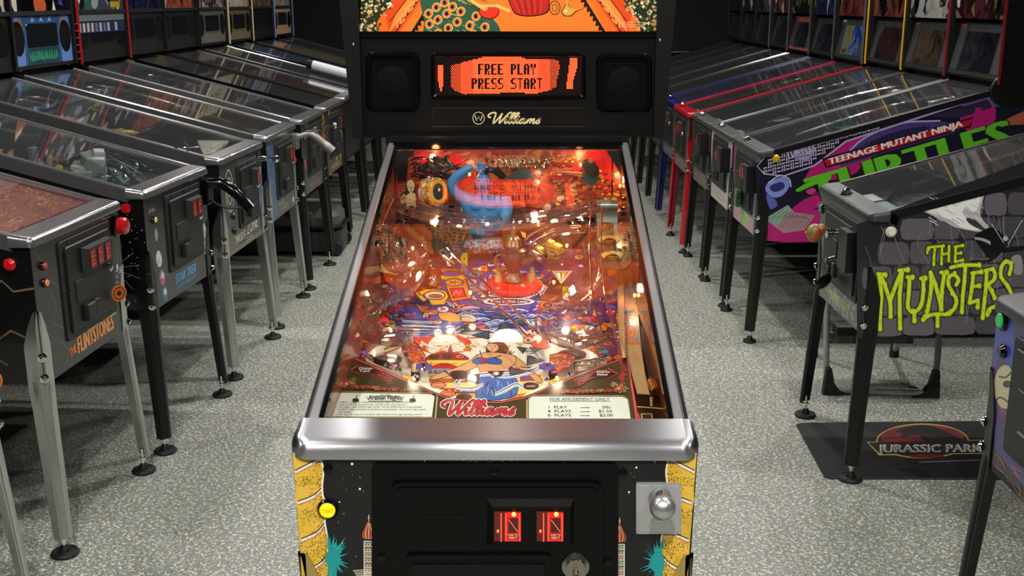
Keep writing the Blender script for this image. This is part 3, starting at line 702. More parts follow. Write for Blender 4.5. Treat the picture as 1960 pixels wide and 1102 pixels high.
# broad fields
a.poly([(700, 480), (900, 480), (860, 560), (780, 640), (640, 760), (630, 700)], '8a2f1a')
a.poly([(860, 478), (1190, 478), (1200, 560), (1150, 640), (820, 640), (840, 560)], '4a3f98')
a.poly([(1060, 480), (1190, 478), (1240, 700), (1180, 690), (1100, 620), (1040, 560)], '7a3a5a')
a.poly([(760, 590), (860, 590), (1000, 575), (1090, 600), (1110, 640), (950, 655), (800, 650), (740, 640)], '3c4aa0', 3)
rg = random.Random(11)
PAL = ['e8a426', 'd85a1c', '2c6c70', '6a2a8a', 'c8201c', 'f0e0c8', '1c2c6c', 'e87a30', '8a5ab0', 'b8861c', '3a8a9a', 'e05038']
def clutter(n, box, smin, smax, pal=PAL, poly=None):
    for _ in range(n):
        x = rg.uniform(box[0], box[2]); y = rg.uniform(box[1], box[3]); s = rg.uniform(smin, smax); c = rg.choice(pal)
        if poly and not inside(poly, x, y): continue
        t = rg.random()
        if t < .3:
            an = rg.uniform(0, 6.3); P = [(x+math.cos(an+q)*s*1.2, y+math.sin(an+q)*s*.6) for q in (0, 2.2, 4)]
            a.poly([(x+(p-x)*1.25, y+(q-y)*1.25) for p, q in P], K); a.poly(P, c)
        elif t < .55: a.ell(x, y, s+1, s*.5+.8, K, 14); a.ell(x, y, s, s*.5, c, 14); a.ell(x, y, s*.5, s*.25, rg.choice(pal), 10)
        elif t < .8:
            P = [(x, y)]
            for q in range(4): P.append((P[-1][0]+rg.uniform(-s, s), P[-1][1]+rg.uniform(-s*.5, s*.5)))
            a.line(P, 2.6, K, 4); a.line(P, 1.4, c, 4)
        else:
            P = [(x+math.cos(q)*s*rg.uniform(.6, 1.3), y+math.sin(q)*s*.5*rg.uniform(.6, 1.3)) for q in (0, 1, 2, 3, 4, 5)]
            a.poly([(x+(p-x)*1.2, y+(q-y)*1.2) for p, q in P], K, 3); a.poly(P, c, 3)
clutter(520, (690, 480, 1210, 640), 3, 12)
clutter(60, (690, 600, 830, 700), 4, 11)
clutter(80, (1080, 600, 1200, 720), 4, 11)
def tri(P, c='3c5f66', ring='15191c'):
    cx = sum(p[0] for p in P)/3; cy = sum(p[1] for p in P)/3
    a.poly([(cx+(x-cx)*1.22, cy+(y-cy)*1.22) for x, y in P], ring); a.poly(P, c)
def insert(cx, cy, rx, ry, c, t=None, tc=K, ring=K):
    a.ell(cx, cy, rx+2, ry+1.4, ring); a.ell(cx, cy, rx, ry, c)
    if t: a.text(t, cx, cy+ry*.55, ry*1.1, tc, min(rx*1.4, len(t)*ry*.95), flip=True, center=True)
# orange lane panel with arrow inserts
a.poly(A3([(1000, 400), (1240, 400), (1350, 720), (1120, 760)]), K); a.poly(A3([(1010, 408), (1230, 408), (1335, 714), (1130, 750)]), 'e07a24')
a.poly(A3([(1010, 480), (1245, 460), (1265, 520), (1020, 520)]), 'e0b02c')
a.ell(*A3([(1130, 460)])[0], 22, 5, K); a.ell(*A3([(1130, 460)])[0], 20, 4, '6a4a9a')
a.ell(*A3([(1150, 552)])[0], 21, 8, '2c6468'); a.ell(*A3([(1150, 552)])[0], 15, 5.6, 'f0963a')
for k in range(5): a.line([A3([(1150, 552)])[0], (868.7+12*math.cos(k*1.256), 540.2+4.6*math.sin(k*1.256))], 1.4, '20120a')
a.poly(A3([(1105, 615), (1250, 605), (1285, 700), (1140, 722)]), K); a.poly(A3([(1120, 622), (1240, 614), (1270, 695), (1150, 712)]), 'e8283a')
a.line(A3([(1140, 690), (1180, 640), (1200, 680), (1230, 640)]), 2, 'ff9aa0', 4)
a.text('WISH BONUS', *A3([(1030, 435)])[0], 4, K, 36, flip=True)
for k in range(4): a.ell(*A3([(1310+k*12, 530+k*38)])[0], 4.5, 3.4, K, 10); a.ell(*A3([(1310+k*12, 530+k*38)])[0], 3.6, 2.6, '5a8cb8', 10)
# yellow plate with hole
a.poly(A3([(735, 660), (860, 615), (1070, 640), (1100, 700), (1060, 790), (930, 800), (700, 780), (670, 760), (830, 750)]), K); a.poly(A3([(745, 664), (862, 622), (1060, 646), (1090, 700), (1050, 782), (930, 790), (820, 750)]), 'e6bc30')
a.poly(A3([(735, 700), (840, 755), (700, 740)]), '22323a')
a.line(ell(*A3([(945, 690)])[0], 20, 7.6, 24)+[ell(*A3([(945, 690)])[0], 20, 7.6, 24)[0]], 3.2, '5a1c0a')
a.ell(*A3([(945, 690)])[0], 19, 7, 'e8ddc8'); a.ell(*A3([(955, 697)])[0], 14, 4.6, '6a5a50')
for k in range(4): a.line(A3([(770+k*22, 650+k*12), (790+k*22, 690+k*10)]), 1.8, K)
tri(A3([(755, 775), (800, 860), (885, 870)]), 'e0763a'); tri(A3([(1060, 740), (1180, 800), (1110, 810)]), '8a8f98')
tri(A3([(845, 900), (870, 965), (945, 970)]), 'd84058'); tri(A3([(1390, 690), (1480, 720), (1360, 715)]), '2f4c5c')
tri(A3([(1310, 750), (1470, 755), (1390, 800)]), '2f5a5a'); tri(A3([(1450, 800), (1560, 855), (1470, 870)]), '4a6a74')
for P_ in ([(990, 880), (1140, 870), (1190, 910), (1150, 960), (1030, 950)], [(1150, 900), (1240, 900), (1215, 965), (1130, 960)]):
    a.poly(A3(P_), K, 3); a.poly([(x*.97+.03*860, y*.985+.015*608) for x, y in A3(P_)], 'e8a02c', 3)
a.poly(A3([(1220, 890), (1330, 880), (1400, 930), (1380, 970), (1240, 970)]), K, 3); a.poly(A3([(1232, 897), (1325, 890), (1385, 930), (1370, 962), (1248, 960)]), 'd8b888', 3)
a.poly(A3([(600, 960), (900, 985), (1100, 1000), (1120, 1090), (720, 1090)]), '2c5c9a'); 
a.ell(*A3([(780, 1022)])[0], 24, 12, '16303c'); a.ell(*A3([(780, 1022)])[0], 22, 10.6, '2c7078'); a.ell(*A3([(775, 1022)])[0], 16.5, 8.2, K); a.ell(*A3([(775, 1022)])[0], 15.5, 7.4, 'f09a40')
for k in range(8): a.line([A3([(775, 1015)])[0], (800.6+13*math.cos(k*.785+.3), 625+6*math.sin(k*.785+.3))], 1.5, '2a120a')
for k in range(26): a.line([(768+rg.uniform(-5, 8), 608+k*1.6), (800+rg.uniform(20, 60), 612+k*1.4)], .9, rg.choice(['e8f0ff', '1a3a7a', '9ac0e8', '4a2a7a']))
# whirl around the lamp base, blue field with white swirls
a.poly(A4([(0, 690), (120, 720), (300, 720), (430, 700), (530, 690), (480, 800), (450, 930), (380, 1060), (0, 1060)]), '3a3f9a')
a.ell(985, 549, 60, 27, '202458'); a.ell(985, 548, 57, 25, 'e8e8f4'); a.ell(984, 546, 54, 24, '2a3a80')
for k in range(46):
    t = 6.283*k/46; a.line([(984+52*math.cos(t), 547+24*math.sin(t)), (984+60*math.cos(t+.14), 547+28*math.sin(t+.14)), (984+66*math.cos(t+.3), 547+29*math.sin(t+.3))], 1.5, rg.choice(['f4f4ff', 'a8b8e8', '1c1c50']), 4)
for k in range(60):
    x = rg.uniform(880, 1060); y = rg.uniform(575, 640); L = rg.uniform(14, 44)
    a.line([(x, y), (x+L*.5, y-rg.uniform(1, 5)), (x+L, y+rg.uniform(-2, 3))], rg.uniform(.9, 2), rg.choice(['f0f0ff', 'b8c8f0', '1c1c58', '6ab0c8', 'd8d8f0']), 4)
a.ell(974, 577, 52, 8, K); a.ell(974, 577, 50, 7, 'e8eef8'); a.ell(974, 577, 42, 5.4, '151a3a'); a.text("Make a Wish Lamp", 974, 579.5, 6, 'f0f0ff', 70, flip=True, center=True, shear=.2)
tri(A4([(30, 870), (170, 880), (150, 930)]), '3f6e74'); tri(A4([(200, 970), (330, 910), (360, 980)]), '50808a'); tri(A4([(520, 520), (560, 500), (590, 560)]), '1f5a44')
for t, x, y in (('H', 1048, 584), ('A', 1016, 636), ('R', 1013, 649)):
    insert(x, y, 11.5, 6.6, 'e8d8c8' if t == 'H' else 'e06a50', t)
a.poly(A4([(485, 830), (520, 780), (620, 760), (640, 800), (600, 840), (520, 850)]), 'c8202c', 3); insert(1048, 584, 10, 6, '1a1a1e', 'H', 'e8e8e8', 'e8c040')
# shrine with dark doorway on the right
a.poly(A4([(560, 660), (630, 560), (640, 500), (760, 500), (770, 560), (780, 670)]), '1a0e0a')
a.ell(*A4([(640, 715)])[0], 26, 8, '20140e'); a.ell(*A4([(640, 715)])[0], 22, 6, '8a3a22')
a.poly(A4([(640, 430), (860, 430), (740, 572)]), 'e8e0d0'); a.poly(A4([(655, 436), (845, 436), (740, 560)]), '20201c'); a.poly(A4([(680, 440), (740, 445), (742, 550)]), 'd8dce0'); a.poly(A4([(742, 445), (810, 440), (745, 550)]), 'e0b42c')
# sky band, rainbow line and cloud
arcs = [[(735, 668), (790, 650), (860, 641), (950, 637), (1010, 640), (1060, 650)]]
a.poly([(700, 680), (760, 655), (860, 640), (950, 636), (1020, 638), (1110, 662), (1160, 700), (1140, 770), (760, 770)], 'e8e2d0', 2)
for k, (c, wd) in enumerate([('3a7a5a', 3.2), ('e8d040', 2.6), ('f4f0e0', 2), ('c8342c', 2.4)]):
    a.line([(x, y+k*2.7) for x, y in arcs[0]], wd, c, 5)
a.poly(A5([(980, 150), (1240, 130), (1420, 110), (1550, 150), (1600, 200), (1560, 300), (1380, 320), (1200, 320), (1100, 300), (960, 230)]), 'd8483c', 2)
a.poly(A5([(1180, 170), (1230, 130), (1330, 110), (1440, 120), (1500, 180), (1560, 210), (1580, 290), (1430, 320), (1300, 300), (1180, 330), (1120, 260)]), 'd8952a', 4)
a.poly(A5([(1190, 172), (1240, 138), (1330, 118), (1430, 130), (1490, 186), (1540, 216), (1560, 280), (1430, 310), (1300, 290), (1190, 318), (1140, 255)]), 'f0ece4', 4)
for k in range(16):
    x, y = A5([(rg.uniform(1160, 1540), rg.uniform(140, 300))])[0]
    a.line([(x, y), (x+6, y-3), (x+12, y+1)], 1.0, rg.choice(['c87a20', 'e8a840', 'b8b0a8']), 4)
a.poly(A5([(1075, 180), (1130, 215), (1185, 300), (1120, 250), (1060, 240)]), 'f4f0ea'); a.poly(A5([(1060, 200), (1110, 235), (1170, 275), (1100, 245)]), '8a4a30')
# castle towers
a.poly(A5([(1590, 165), (1555, 210), (1570, 225), (1610, 225), (1630, 205)]), 'd0301c', 2); a.poly(A5([(1565, 225), (1610, 225), (1610, 270), (1565, 270)]), 'e8a838'); a.poly(A5([(1540, 270), (1625, 270), (1620, 300), (1545, 300)]), 'c86a28'); a.line(A5([(1590, 165), (1590, 130)]), 1, K)
a.poly(A5([(1400, 215), (1378, 270), (1360, 310), (1425, 310), (1408, 270)]), 'a02428'); a.line(A5([(1400, 215), (1396, 310)]), .8, '5a0c10')
# purple band and battlements
a.poly(A5([(1120, 400), (1200, 330), (1380, 305), (1520, 330), (1590, 400)]), 'a0101c', 3); a.text('WIZARD', *A5([(1260, 345)])[0], 3.6, '40060a', 30, flip=True)
for q, c in ((1215, '40181c'), (1360, '40181c'), (1500, 'd85a3a')):
    a.ell(*A5([(q, 358)])[0], 10.5, 5.2, K); a.ell(*A5([(q, 358)])[0], 8.6, 4, c)
    for s in (0, 1.57): a.line([A5([(q, 358)])[0], A5([(q+32*math.cos(s), 358+16*math.sin(s))])[0]], 1.5, K)
a.poly(A5([(1125, 398), (1590, 400), (1480, 490), (1190, 490)]), 'ecc84c'); a.poly(A5([(1165, 492), (1220, 450), (1330, 428), (1420, 445), (1490, 492)]), 'c01820', 2)
a.text('Rub Lamp To Light', *A5([(1170, 440)])[0], 3.4, K, 54, flip=True); a.text('WISH', *A5([(1280, 462)])[0], 4, K, 22, flip=True)
a.poly(A5([(1150, 492), (1620, 492), (1620, 548), (1150, 548)]), '8a9aa8')
for k in range(9): a.poly(A5([(1160+k*50, 548), (1160+k*50, 515), (1185+k*50, 500), (1200+k*50, 515), (1200+k*50, 548)]), '4a5a70' if k % 2 else '7a6a90')
a.poly(A5([(1145, 548), (1960, 548), (1960, 700), (1180, 700)]), 'ecd070'); a.poly(A5([(1160, 600), (1960, 590), (1960, 640), (1160, 650)]), 'b05a28'); a.poly(A6([(0, 540), (560, 520), (540, 640), (380, 720), (0, 760)]), 'ecd070'); a.poly(A6([(300, 540), (520, 530), (500, 590), (300, 600)]), '7a4a7a')
a.poly(A5([(1240, 705), (1960, 700), (1960, 830), (1500, 800)]), 'c82a30')
for k in range(8): a.poly(A5([(1220+k*66, 762), (1253+k*66, 716), (1286+k*66, 762)]), 'f0b04c' if k % 2 else 'e8e0c8')
a.poly(A5([(1290, 742), (1960, 742), (1960, 765), (1330, 765)]), '3a4a5a'); a.poly(A5([(1420, 768), (1960, 762), (1960, 850), (1520, 820)]), 'e89a4a')
a.poly(A6([(0, 760), (380, 715), (300, 770), (0, 790)]), 'c87a3a')
for cx_, cy_, c in ((1262, 672, 'd87a48'), (1366, 770, 'd87a48'), (1545, 805, '5a2a18')):
    a.ell(*A5([(cx_, cy_)])[0], 15.5, 6.8, K); a.ell(*A5([(cx_, cy_)])[0], 14, 5.8, c); a.ell(*A5([(cx_, cy_)])[0], 10, 3.6, '3a140c' if c[0] == '5' else 'a8502c')
a.text('SAVE PRINCESS', *A5([(1210, 678)])[0], 3, 'f4e8d8', 18, flip=True); a.text('GENIE', *A5([(1325, 778)])[0], 3, 'f4e8d8', 14, flip=True)
insert(*A6([(412, 645)])[0], 14, 6, '281c24'); a.text('HAREM', *A6([(412, 655)])[0], 3.2, 'e8d8e8', 16, flip=True, center=True)
# lady
SK = 'd8a070'; SK2 = 'b87850'
def body(P, c, lw=1.1, sm=4):
    a.poly(P, c, sm); Q = [(p.x, p.y) for p in catmull([(x, y, 0) for x, y in P], sm, True)]; a.line(Q+[Q[0]], lw, K)
a.ell(952, 668, 22, 14, '6a3a22'); 
for k in range(34):
    t = rg.uniform(0, 6.28); r = rg.uniform(.6, 1.15)
    x, y = 954+24*r*math.cos(t), 668+15*r*math.sin(t); a.line([(x-5, y-2), (x, y+2.5), (x+5, y-1)], 1.6, rg.choice(['5a2c18', '8a4c2c', '3a1c10', 'a0603a']), 4)
for ex in ([(914, 678), (900, 690), (878, 701), (850, 711), (824, 721), (830, 727), (860, 719), (892, 710), (916, 698)], [(980, 679), (998, 690), (1018, 708), (1038, 727), (1030, 733), (1008, 714), (984, 699)]): body(ex, SK, 1.1, 3)
body([(916, 678), (932, 674), (948, 674), (966, 676), (984, 681), (988, 692), (976, 704), (964, 712), (962, 722), (940, 727), (920, 723), (918, 708), (910, 692)], SK)
body(A5([(1800, 230), (1850, 210), (1910, 225), (1930, 270), (1890, 305), (1840, 305), (1800, 270)]), 'e0ac80')
a.line(A5([(1820, 240), (1845, 236)]), 1, K); a.line(A5([(1870, 240), (1900, 244)]), 1, K); a.line(A5([(1835, 280), (1850, 286), (1868, 282)]), 1.4, 'b02818'); a.line(A5([(1852, 250), (1848, 268), (1856, 270)]), .8, K)
body(A5([(1640, 400), (1700, 370), (1790, 380), (1790, 430), (1700, 440), (1650, 430)]), '2c62b0'); body(A5([(1790, 385), (1880, 370), (1960, 400), (1950, 440), (1860, 440), (1795, 425)]), '2c62b0')
a.poly(A5([(1738, 372), (1778, 372), (1775, 440), (1742, 440)]), 'c01838'); a.line(A5([(1720, 290), (1745, 370)]), 1.6, K); a.line(A5([(1960, 345), (1870, 372)]), 1.6, K)
for k in range(8): a.line(A5([(1660+k*36, 385), (1680+k*34, 430)]), .9, '14305a')
a.poly(A5([(1500, 550), (1560, 520), (1600, 560), (1540, 600)]), 'a0181c', 3)
body([(917, 722), (940, 720), (965, 719), (988, 724), (992, 742), (984, 758), (950, 765), (914, 764), (912, 745)], '2a6ab0', 1.1, 3)
for k in range(26):
    x, y = rg.uniform(920, 982), rg.uniform(724, 752)
    a.line([(x, y), (x+rg.uniform(-5, 5), y+rg.uniform(6, 12))], rg.uniform(1, 2), rg.choice(['123a78', '6aa8e0', '0c2248', '4a8ad0', 'a0c8f0']))
# smoke ribbons and dark triangles over the lady
for k in range(7):
    o = k*1.6
    a.line(A5([(1440+o*6, 640+o*4), (1520, 575+o*5), (1700, 545+o*4), (1900, 520+o*5), (2060, 500+o*5)]), 1.3, ['f0f4fa', '8ab4d0', K, 'c8dce8', 'ffffff', '4a7a98', 'dce8f0'][k], 5)
    a.line(A6([(0, 560-o*2), (150, 535+o*3), (330, 500+o*4), (480, 440+o*4), (560, 370+o*2), (500, 310+o*3), (400, 290+o*5)]), 1.3, ['f0f4fa', '8ab4d0', K, 'c8dce8', 'ffffff', '4a7a98', 'dce8f0'][k], 5)
    a.line(A6([(40, 720+o*3), (150, 660+o*5), (260, 610+o*4), (340, 640+o*5)]), 1.3, ['f0f4fa', '8ab4d0', K, 'c8dce8', 'ffffff', '4a7a98', 'dce8f0'][k], 5)
    a.line(A5([(1440, 60+o*6), (1500, 30+o*9), (1640, 60+o*7), (1800, 60+o*8), (1900, 90+o*4)]), 1.2, ['f0f4fa', 'd0a0a8', K, 'f0d8d8', 'ffffff', '8a7a98', 'f0e8f0'][k], 5)
    a.line(A5([(1430, 640+o*4), (1480, 690+o*3), (1640, 690+o*5), (1760, 650+o*3)]), 1.2, ['f0f4fa', '8ab4d0', K, 'c8dce8', 'ffffff', '4a7a98', 'dce8f0'][k], 5)
for P_ in (A5([(1520, 30), (1660, 75), (1515, 90)]), A5([(1655, 115), (1815, 82), (1808, 158)]), A5([(1520, 580), (1700, 555), (1688, 638)]), A6([(205, 445), (340, 490), (200, 512)]), A6([(385, 330), (535, 365), (382, 395)]), A6([(272, 238), (370, 250), (330, 300), (290, 298)])[:3],
           A6([(75, 15), (130, -10), (260, 40)])):
    tri(P_, '30444e', '0c0e10')
P_ = A5([(1800, 520), (2000, 512), (1955, 575), (1890, 590)]); a.poly(P_, '0c0e10'); a.poly([(x*.92+.08*950, y*.92+.08*714) for x, y in P_], '1c2428')
for k in range(8): a.line([A5([(1900, 545)])[0], (949.6+6.5*math.cos(k*.785), 714.5+4.6*math.sin(k*.785))], 1.3, 'f4f4f4')
a.ell(949.6, 714.5, 3.6, 2.6, 'ffffff', 10)
a.poly(A5([(1390, 530), (1500, 510), (1580, 530), (1560, 600), (1430, 600)]), '1c181c', 4)
a.line(A5([(1320, 505), (1390, 560), (1400, 575)]), 3.4, '24406a')
# lettered inserts, red field and whirling lines right of the dancer
a.poly([(1006, 640), (1026, 632), (1050, 645), (1056, 662), (1034, 668), (1018, 660)], 'e8502c', 3); a.poly([(996, 646), (1008, 640), (1004, 656), (994, 660)], 'e8b84c', 3)
for t_, x_, y_ in (('A', 1018, 636), ('R', 1012, 650.5)): insert(x_, y_, 10.5, 5.6, 'e8a898', t_, '1a1214', '8a1c1c'); a.ell(x_, y_, 8, 4.2, 'f0c8b8'); a.text(t_, x_, y_+2.8, 5.4, '1a1214', 7, flip=True, center=True, bold=.5)
rg = random.Random(77)
for k in range(34):
    r_ = rg.uniform(.55, 1.1); t0 = rg.uniform(-1.9, 1.2); P = [(1008+34*r_*math.cos(t0+q*.22), 686+24*r_*math.sin(t0+q*.22)) for q in range(6)]
    if min(p[0] for p in P) < 990: continue
    a.line(P, rg.uniform(.7, 1.4), rg.choice(['8aa0b0', '14181c', 'ffffff', 'b8c8d8', '5a6a78', 'd8b8a8']), 3, True)
for k in range(60):
    x = rg.uniform(765, 905); y = rg.uniform(656, 676); a.line([(x, y), (x+rg.uniform(3, 9), y-rg.uniform(1, 4)), (x+rg.uniform(10, 18), y+rg.uniform(-1, 3))], .8, rg.choice(['c87a20', '2a1c10', 'e8a840', 'a83020']), 3, True)
for k in range(90):
    x = rg.uniform(860, 1010); y = rg.uniform(596, 636); L = rg.uniform(8, 26)
    a.line([(x, y), (x+L*.5, y-rg.uniform(0, 4)), (x+L, y+rg.uniform(-2, 2))], rg.uniform(.6, 1.3), rg.choice(['f4f4ff', '14142c', 'c8d0f0', '0c1030', '8ac0d0']), 3, True)
for P_ in ([(893, 622), (921, 632), (889, 635)], [(905, 642), (935, 634), (934, 648)], [(952, 632), (966, 617), (980, 631)], [(985, 616), (1004, 610), (1001, 622)], [(935, 606), (958, 600), (972, 612)], [(1014, 664), (1034, 667), (1022, 674)], [(1012, 684), (1040, 690), (1010, 697)], [(975, 706), (1000, 712), (978, 717)], [(884, 722), (916, 716), (914, 732)]): tri(P_, '3a525c', '0c0e10')
pfa = a.build('playfield_artwork', PF, MAIN, artmat('clear coated playfield print', .3, 0, .6), step=.000012)

# shooter lane wood and printed end
PL_ = lambda P, h0, h1, nm, m: MB().prism(A6(P), lambda u, v, d: PF(u, v, d), h0, h1, .0008).build(nm, m, MAIN, smooth=0)
PL_([(1385, -560), (1480, -560), (1525, -200), (1560, 205), (1600, 500), (1660, 760), (1530, 760), (1470, 540), (1400, 330)], .0, .030, 'shooter_lane', noisemat('maple lane wood', ['b98c56', 'c8a06a', 'd4b07c', 'c29660'], 7, (14, 1, 1), .6, rough=.3, coat=.6))
PL_([(1310, -560), (1380, -560), (1398, 330), (1412, 350), (1372, 350), (1330, 100)], .0, .040, 'lane_guide_rail', mat('varnished pine', 'd0a468', .4, coat=.4))
PL_([(1535, -560), (1580, -560), (1655, -120), (1700, 200), (1740, 560), (1640, 560), (1565, 190)], .0, .026, 'side_trough_cover', M_BLACK)
t = Art(); LP = lambda x, y, h=0: PF(x, y, .0303+h)
t.poly(A6([(1395, -140), (1500, -140), (1550, 205), (1408, 205)]), 'c8702c'); t.poly(A6([(1395, -140), (1490, -140), (1545, 165), (1395, 165)]), '2f8f98')
for y0, y1, w0 in ((-110, 0, 58), (5, 165, 66)):
    P_ = [(1455+w0*x*1.0, y0+(y1-y0)*y) for x, y in ((-.5, 0), (.5, 0), (1, .25), (1, .75), (.4, 1), (-.4, 1), (-1, .75), (-1, .25))]
    t.poly(A6(P_), 'f0e0d0'); cx_, cy_ = 1455, (y0+y1)/2
    t.poly(A6([(cx_+(x-cx_)*.9, cy_+(y-cy_)*.94) for x, y in P_]), 'c8201c')
    for k in range(14):
        an = k*.45; t.line(A6([(cx_+w0*.2*math.cos(an), cy_+(y1-y0)*.12*math.sin(an)), (cx_+w0*.75*math.cos(an+.3), cy_+(y1-y0)*.4*math.sin(an+.3))]), 1.8, 'f08a30')
t.build('lane_print', LP, MAIN, step=.00003)

# ---- apron
AN = Vector((0, -.09, 1)).normalized(); A0 = Vector((0, .08, .880))
def AP(px, py, h=0): return at(px, py, A0+AN*h, AN)
xs = 1894
OL = A5([(-30, 1100), (225, 322), (700, 522), (1195, 745), (1400, 820), (1700, 850), (1960, 856)])+A6([(150, 797), (330, 762), (430, 730), (900, 525), (1420, 335), (1540, 1034), (1540, 1100)])
OL = OL+[(1222, 850), (618, 850)]
APR = MB().prism(OL, lambda u, v, d: AP(u, v, d), -.004, 0, .0008).build('apron', mat('olive gold apron metal', '3c3a1c', .4, .35), MAIN, smooth=0)
t = Art(); RD = 'd8404a'
t.line(OL[:-2][1:-1], 2.6, K); t.line([(x, y+1.4) for x, y in OL[1:-2]], 2.0, 'e0505a')
t.line(A5([(20, 1010), (228, 335)]), 2.2, 'e0505a')
t.line(A6([(1420, 345), (1515, 990)]), 2.4, 'e0505a')
def curls(P, n, cols, s=3.2, seed=1):
    rg2 = random.Random(seed)
    for k in range(n):
        f = k/(n-1)*(len(P)-1); i = min(int(f), len(P)-2); g = f-i
        x = P[i][0]+(P[i+1][0]-P[i][0])*g+rg2.uniform(-s, s); y = P[i][1]+(P[i+1][1]-P[i][1])*g+rg2.uniform(-s, s)*.8
        r = rg2.uniform(1.8, 3.6); a0 = rg2.uniform(0, 6); c = rg2.choice(cols)
        arc = [(x+r*math.cos(a0+q*.7)*(1-q*.08), y+r*.8*math.sin(a0+q*.7)*(1-q*.08)) for q in range(8)]
        t.line(arc, 2.3, '120a06'); t.line(arc, 1.1, c)
curls(A5([(235, 370), (225, 450), (215, 520), (230, 600), (200, 690)]), 46, [RD, RD, 'c02c38'], 5, 1)
curls(A5([(170, 700), (260, 650), (330, 620), (330, 690)]), 36, ['b8a458', 'c8b468', '8a7a3a'], 4, 2)
curls(A5([(300, 690), (420, 690), (520, 700), (600, 708), (760, 718), (1000, 722)]), 74, [RD, RD, 'c02c38', 'b8a458'], 2.4, 3)
curls(A6([(1370, 390), (1375, 480), (1385, 560), (1340, 560), (1390, 650)]), 46, [RD, RD, 'c02c38'], 4, 4)
curls(A6([(1250, 620), (1330, 640), (1400, 690), (1310, 690)]), 34, ['b8a458', 'c8b468', '8a7a3a'], 4, 5)
curls(A6([(1300, 690), (1120, 690), (960, 700), (800, 705), (640, 712)]), 74, [RD, RD, 'c02c38', 'b8a458'], 2.4, 6)
for c0_ in (A5([(248, 658)])[0], A6([(1330, 668)])[0]):
    for k in range(8): t.ell(c0_[0]+4.4*math.cos(k*.785), c0_[1]+3*math.sin(k*.785), 1.8, 1.3, RD, 8)
    t.ell(*c0_, 2.2, 1.6, 'f0c8b0', 8)
# flame arrows with lettering
def flame(P, tail, txt, tx):
    t.poly(P, RD); cx_ = sum(p[0] for p in P)/len(P); cy_ = sum(p[1] for p in P)/len(P)
    t.poly([(cx_+(x-cx_)*.94, cy_+(y-cy_)*.86) for x, y in P], '0c0808')
    for k, tl in enumerate(tail): t.line(tl, 5.2, RD, 4, True); t.line(tl, 3.4, '0c0808', 4, True)
    t.text(txt[0], tx[0], tx[1], 4.0, 'f4f0ea', tx[2], flip=True, bold=.2); t.text(txt[1], tx[0], tx[1]+4.8, 4.0, 'f4f0ea', tx[2]*.8, flip=True, bold=.2)
flame(A5([(290, 505), (380, 450), (376, 470), (560, 482), (640, 520), (700, 580), (600, 560), (520, 560), (400, 535), (392, 550)]), [A5([(560, 520), (660, 560), (740, 600), (690, 630), (790, 660)]), A5([(470, 548), (560, 560), (640, 600), (720, 610), (770, 600)])], ('Change', 'Tale'), (*A5([(385, 500)])[0], 26))
flame(A6([(1325, 518), (1215, 455), (1218, 475), (1090, 485), (960, 560), (900, 600), (1010, 580), (1120, 550), (1210, 545), (1212, 570)]), [A6([(1060, 520), (960, 570), (880, 590), (930, 630), (840, 655)]), A6([(1090, 548), (1000, 580), (950, 615), (900, 620)])], ('Hold for', 'Status'), (*A6([(1100, 508)])[0], 26))
script_logo(t, 851, 793, 27, [('f4f0ec', .20), ('2a0a08', .10), ('cc2430', .02)], flip=-1, aspect=1.62, shear=.3, st=.12)
# card holders
for P_ in (A5([(130, 745), (1235, 760), (1250, 800), (1225, 1030), (60, 1030)]), A6([(430, 740), (1380, 745), (1430, 780), (1460, 1000), (385, 1000), (385, 775)])):
    t.line(P_+[P_[0]], 2.4, '1e1a0c'); t.line(P_+[P_[0]], .9, 'b8a050')
t.line(A5([(1250, 800), (1225, 1100)]), 2.6, 'c8b070'); t.line(A6([(372, 790), (376, 1100)]), 2.6, 'c8b070')
t.build('apron_print', AP, APR, artmat('apron print', .35, 0, .3), step=.00003)
def card(P, name, fill):
    c = MB().prism(P, lambda u, v, d: AP(u, v, d), .0008, .0014).build(name, mat('white card stock', 'd9dcd0', .6), APR, smooth=0)
    q = Art(); fill(q); q.build('card_print', lambda u, v, h: AP(u, v, .0014+h), c, artmat('black ink on card', .6, 0, 0), step=.00002)
def ins(q):
    x0, y0 = A5([(490, 845)])[0]
    q.line(A5([(470, 800), (500, 850), (860, 850), (880, 800)]), 1.6, '555550'); q.line(A5([(520, 795), (840, 795)]), 1.2, '555550')
    q.text('Arabian Nights', x0, y0-2, 8.4, '10100e', 64, flip=True, bold=.35); q.text('TALES OF THE', x0+22, y0-9.6, 2.6, '10100e', 20, flip=True)
    for cx_ in (350, 978):
        q.ell(*A5([(cx_, 838)])[0], 6.5, 3.6, '10100e', 14); q.line(A5([(cx_+5, 830), (cx_+15, 785)]), 1.5, '10100e'); q.line(A5([(cx_-30, 852), (cx_+35, 852)]), 1.4, '10100e')
    L = ['• OBJECT - Collect the 7 jewels of the Arabian Nights to rescue the Princess ...', '• SKILL SHOT - Fly the ball into play, HIT the basket with snake on it.', '• MULTIBALL - Spell GENIE to light LOCKS.  Hit the GENIE when lit to start Multiball.',
         '• JACKPOT - During Multiball, hit the Genie to score Jackpot.  Shoot the lit Tiger Loop to', '   re-light Jackpot.', '• LAMP - Spin the Lamp to: Score Bonus, light Wish and score Lightning Value when lit.', '• JEWELS - Complete to Collect Symbols, light Scarab and score Fireball Value when lit.', '• TALES - Shoot the bazaar to choose a tale.']
    W_ = [147, 133, 163, 172, 30, 168, 170, 90]
    for k, s in enumerate(L):
        x, y = A5([(162-k*9, 868+k*27)])[0]
        q.text(s, x, y, 3.0, '22221e', W_[k], flip=True)
card(A5([(195, 752), (1180, 772), (1222, 800), (1192, 1022), (1190, 1100), (40, 1100), (130, 800)]), 'instruction_card', ins)
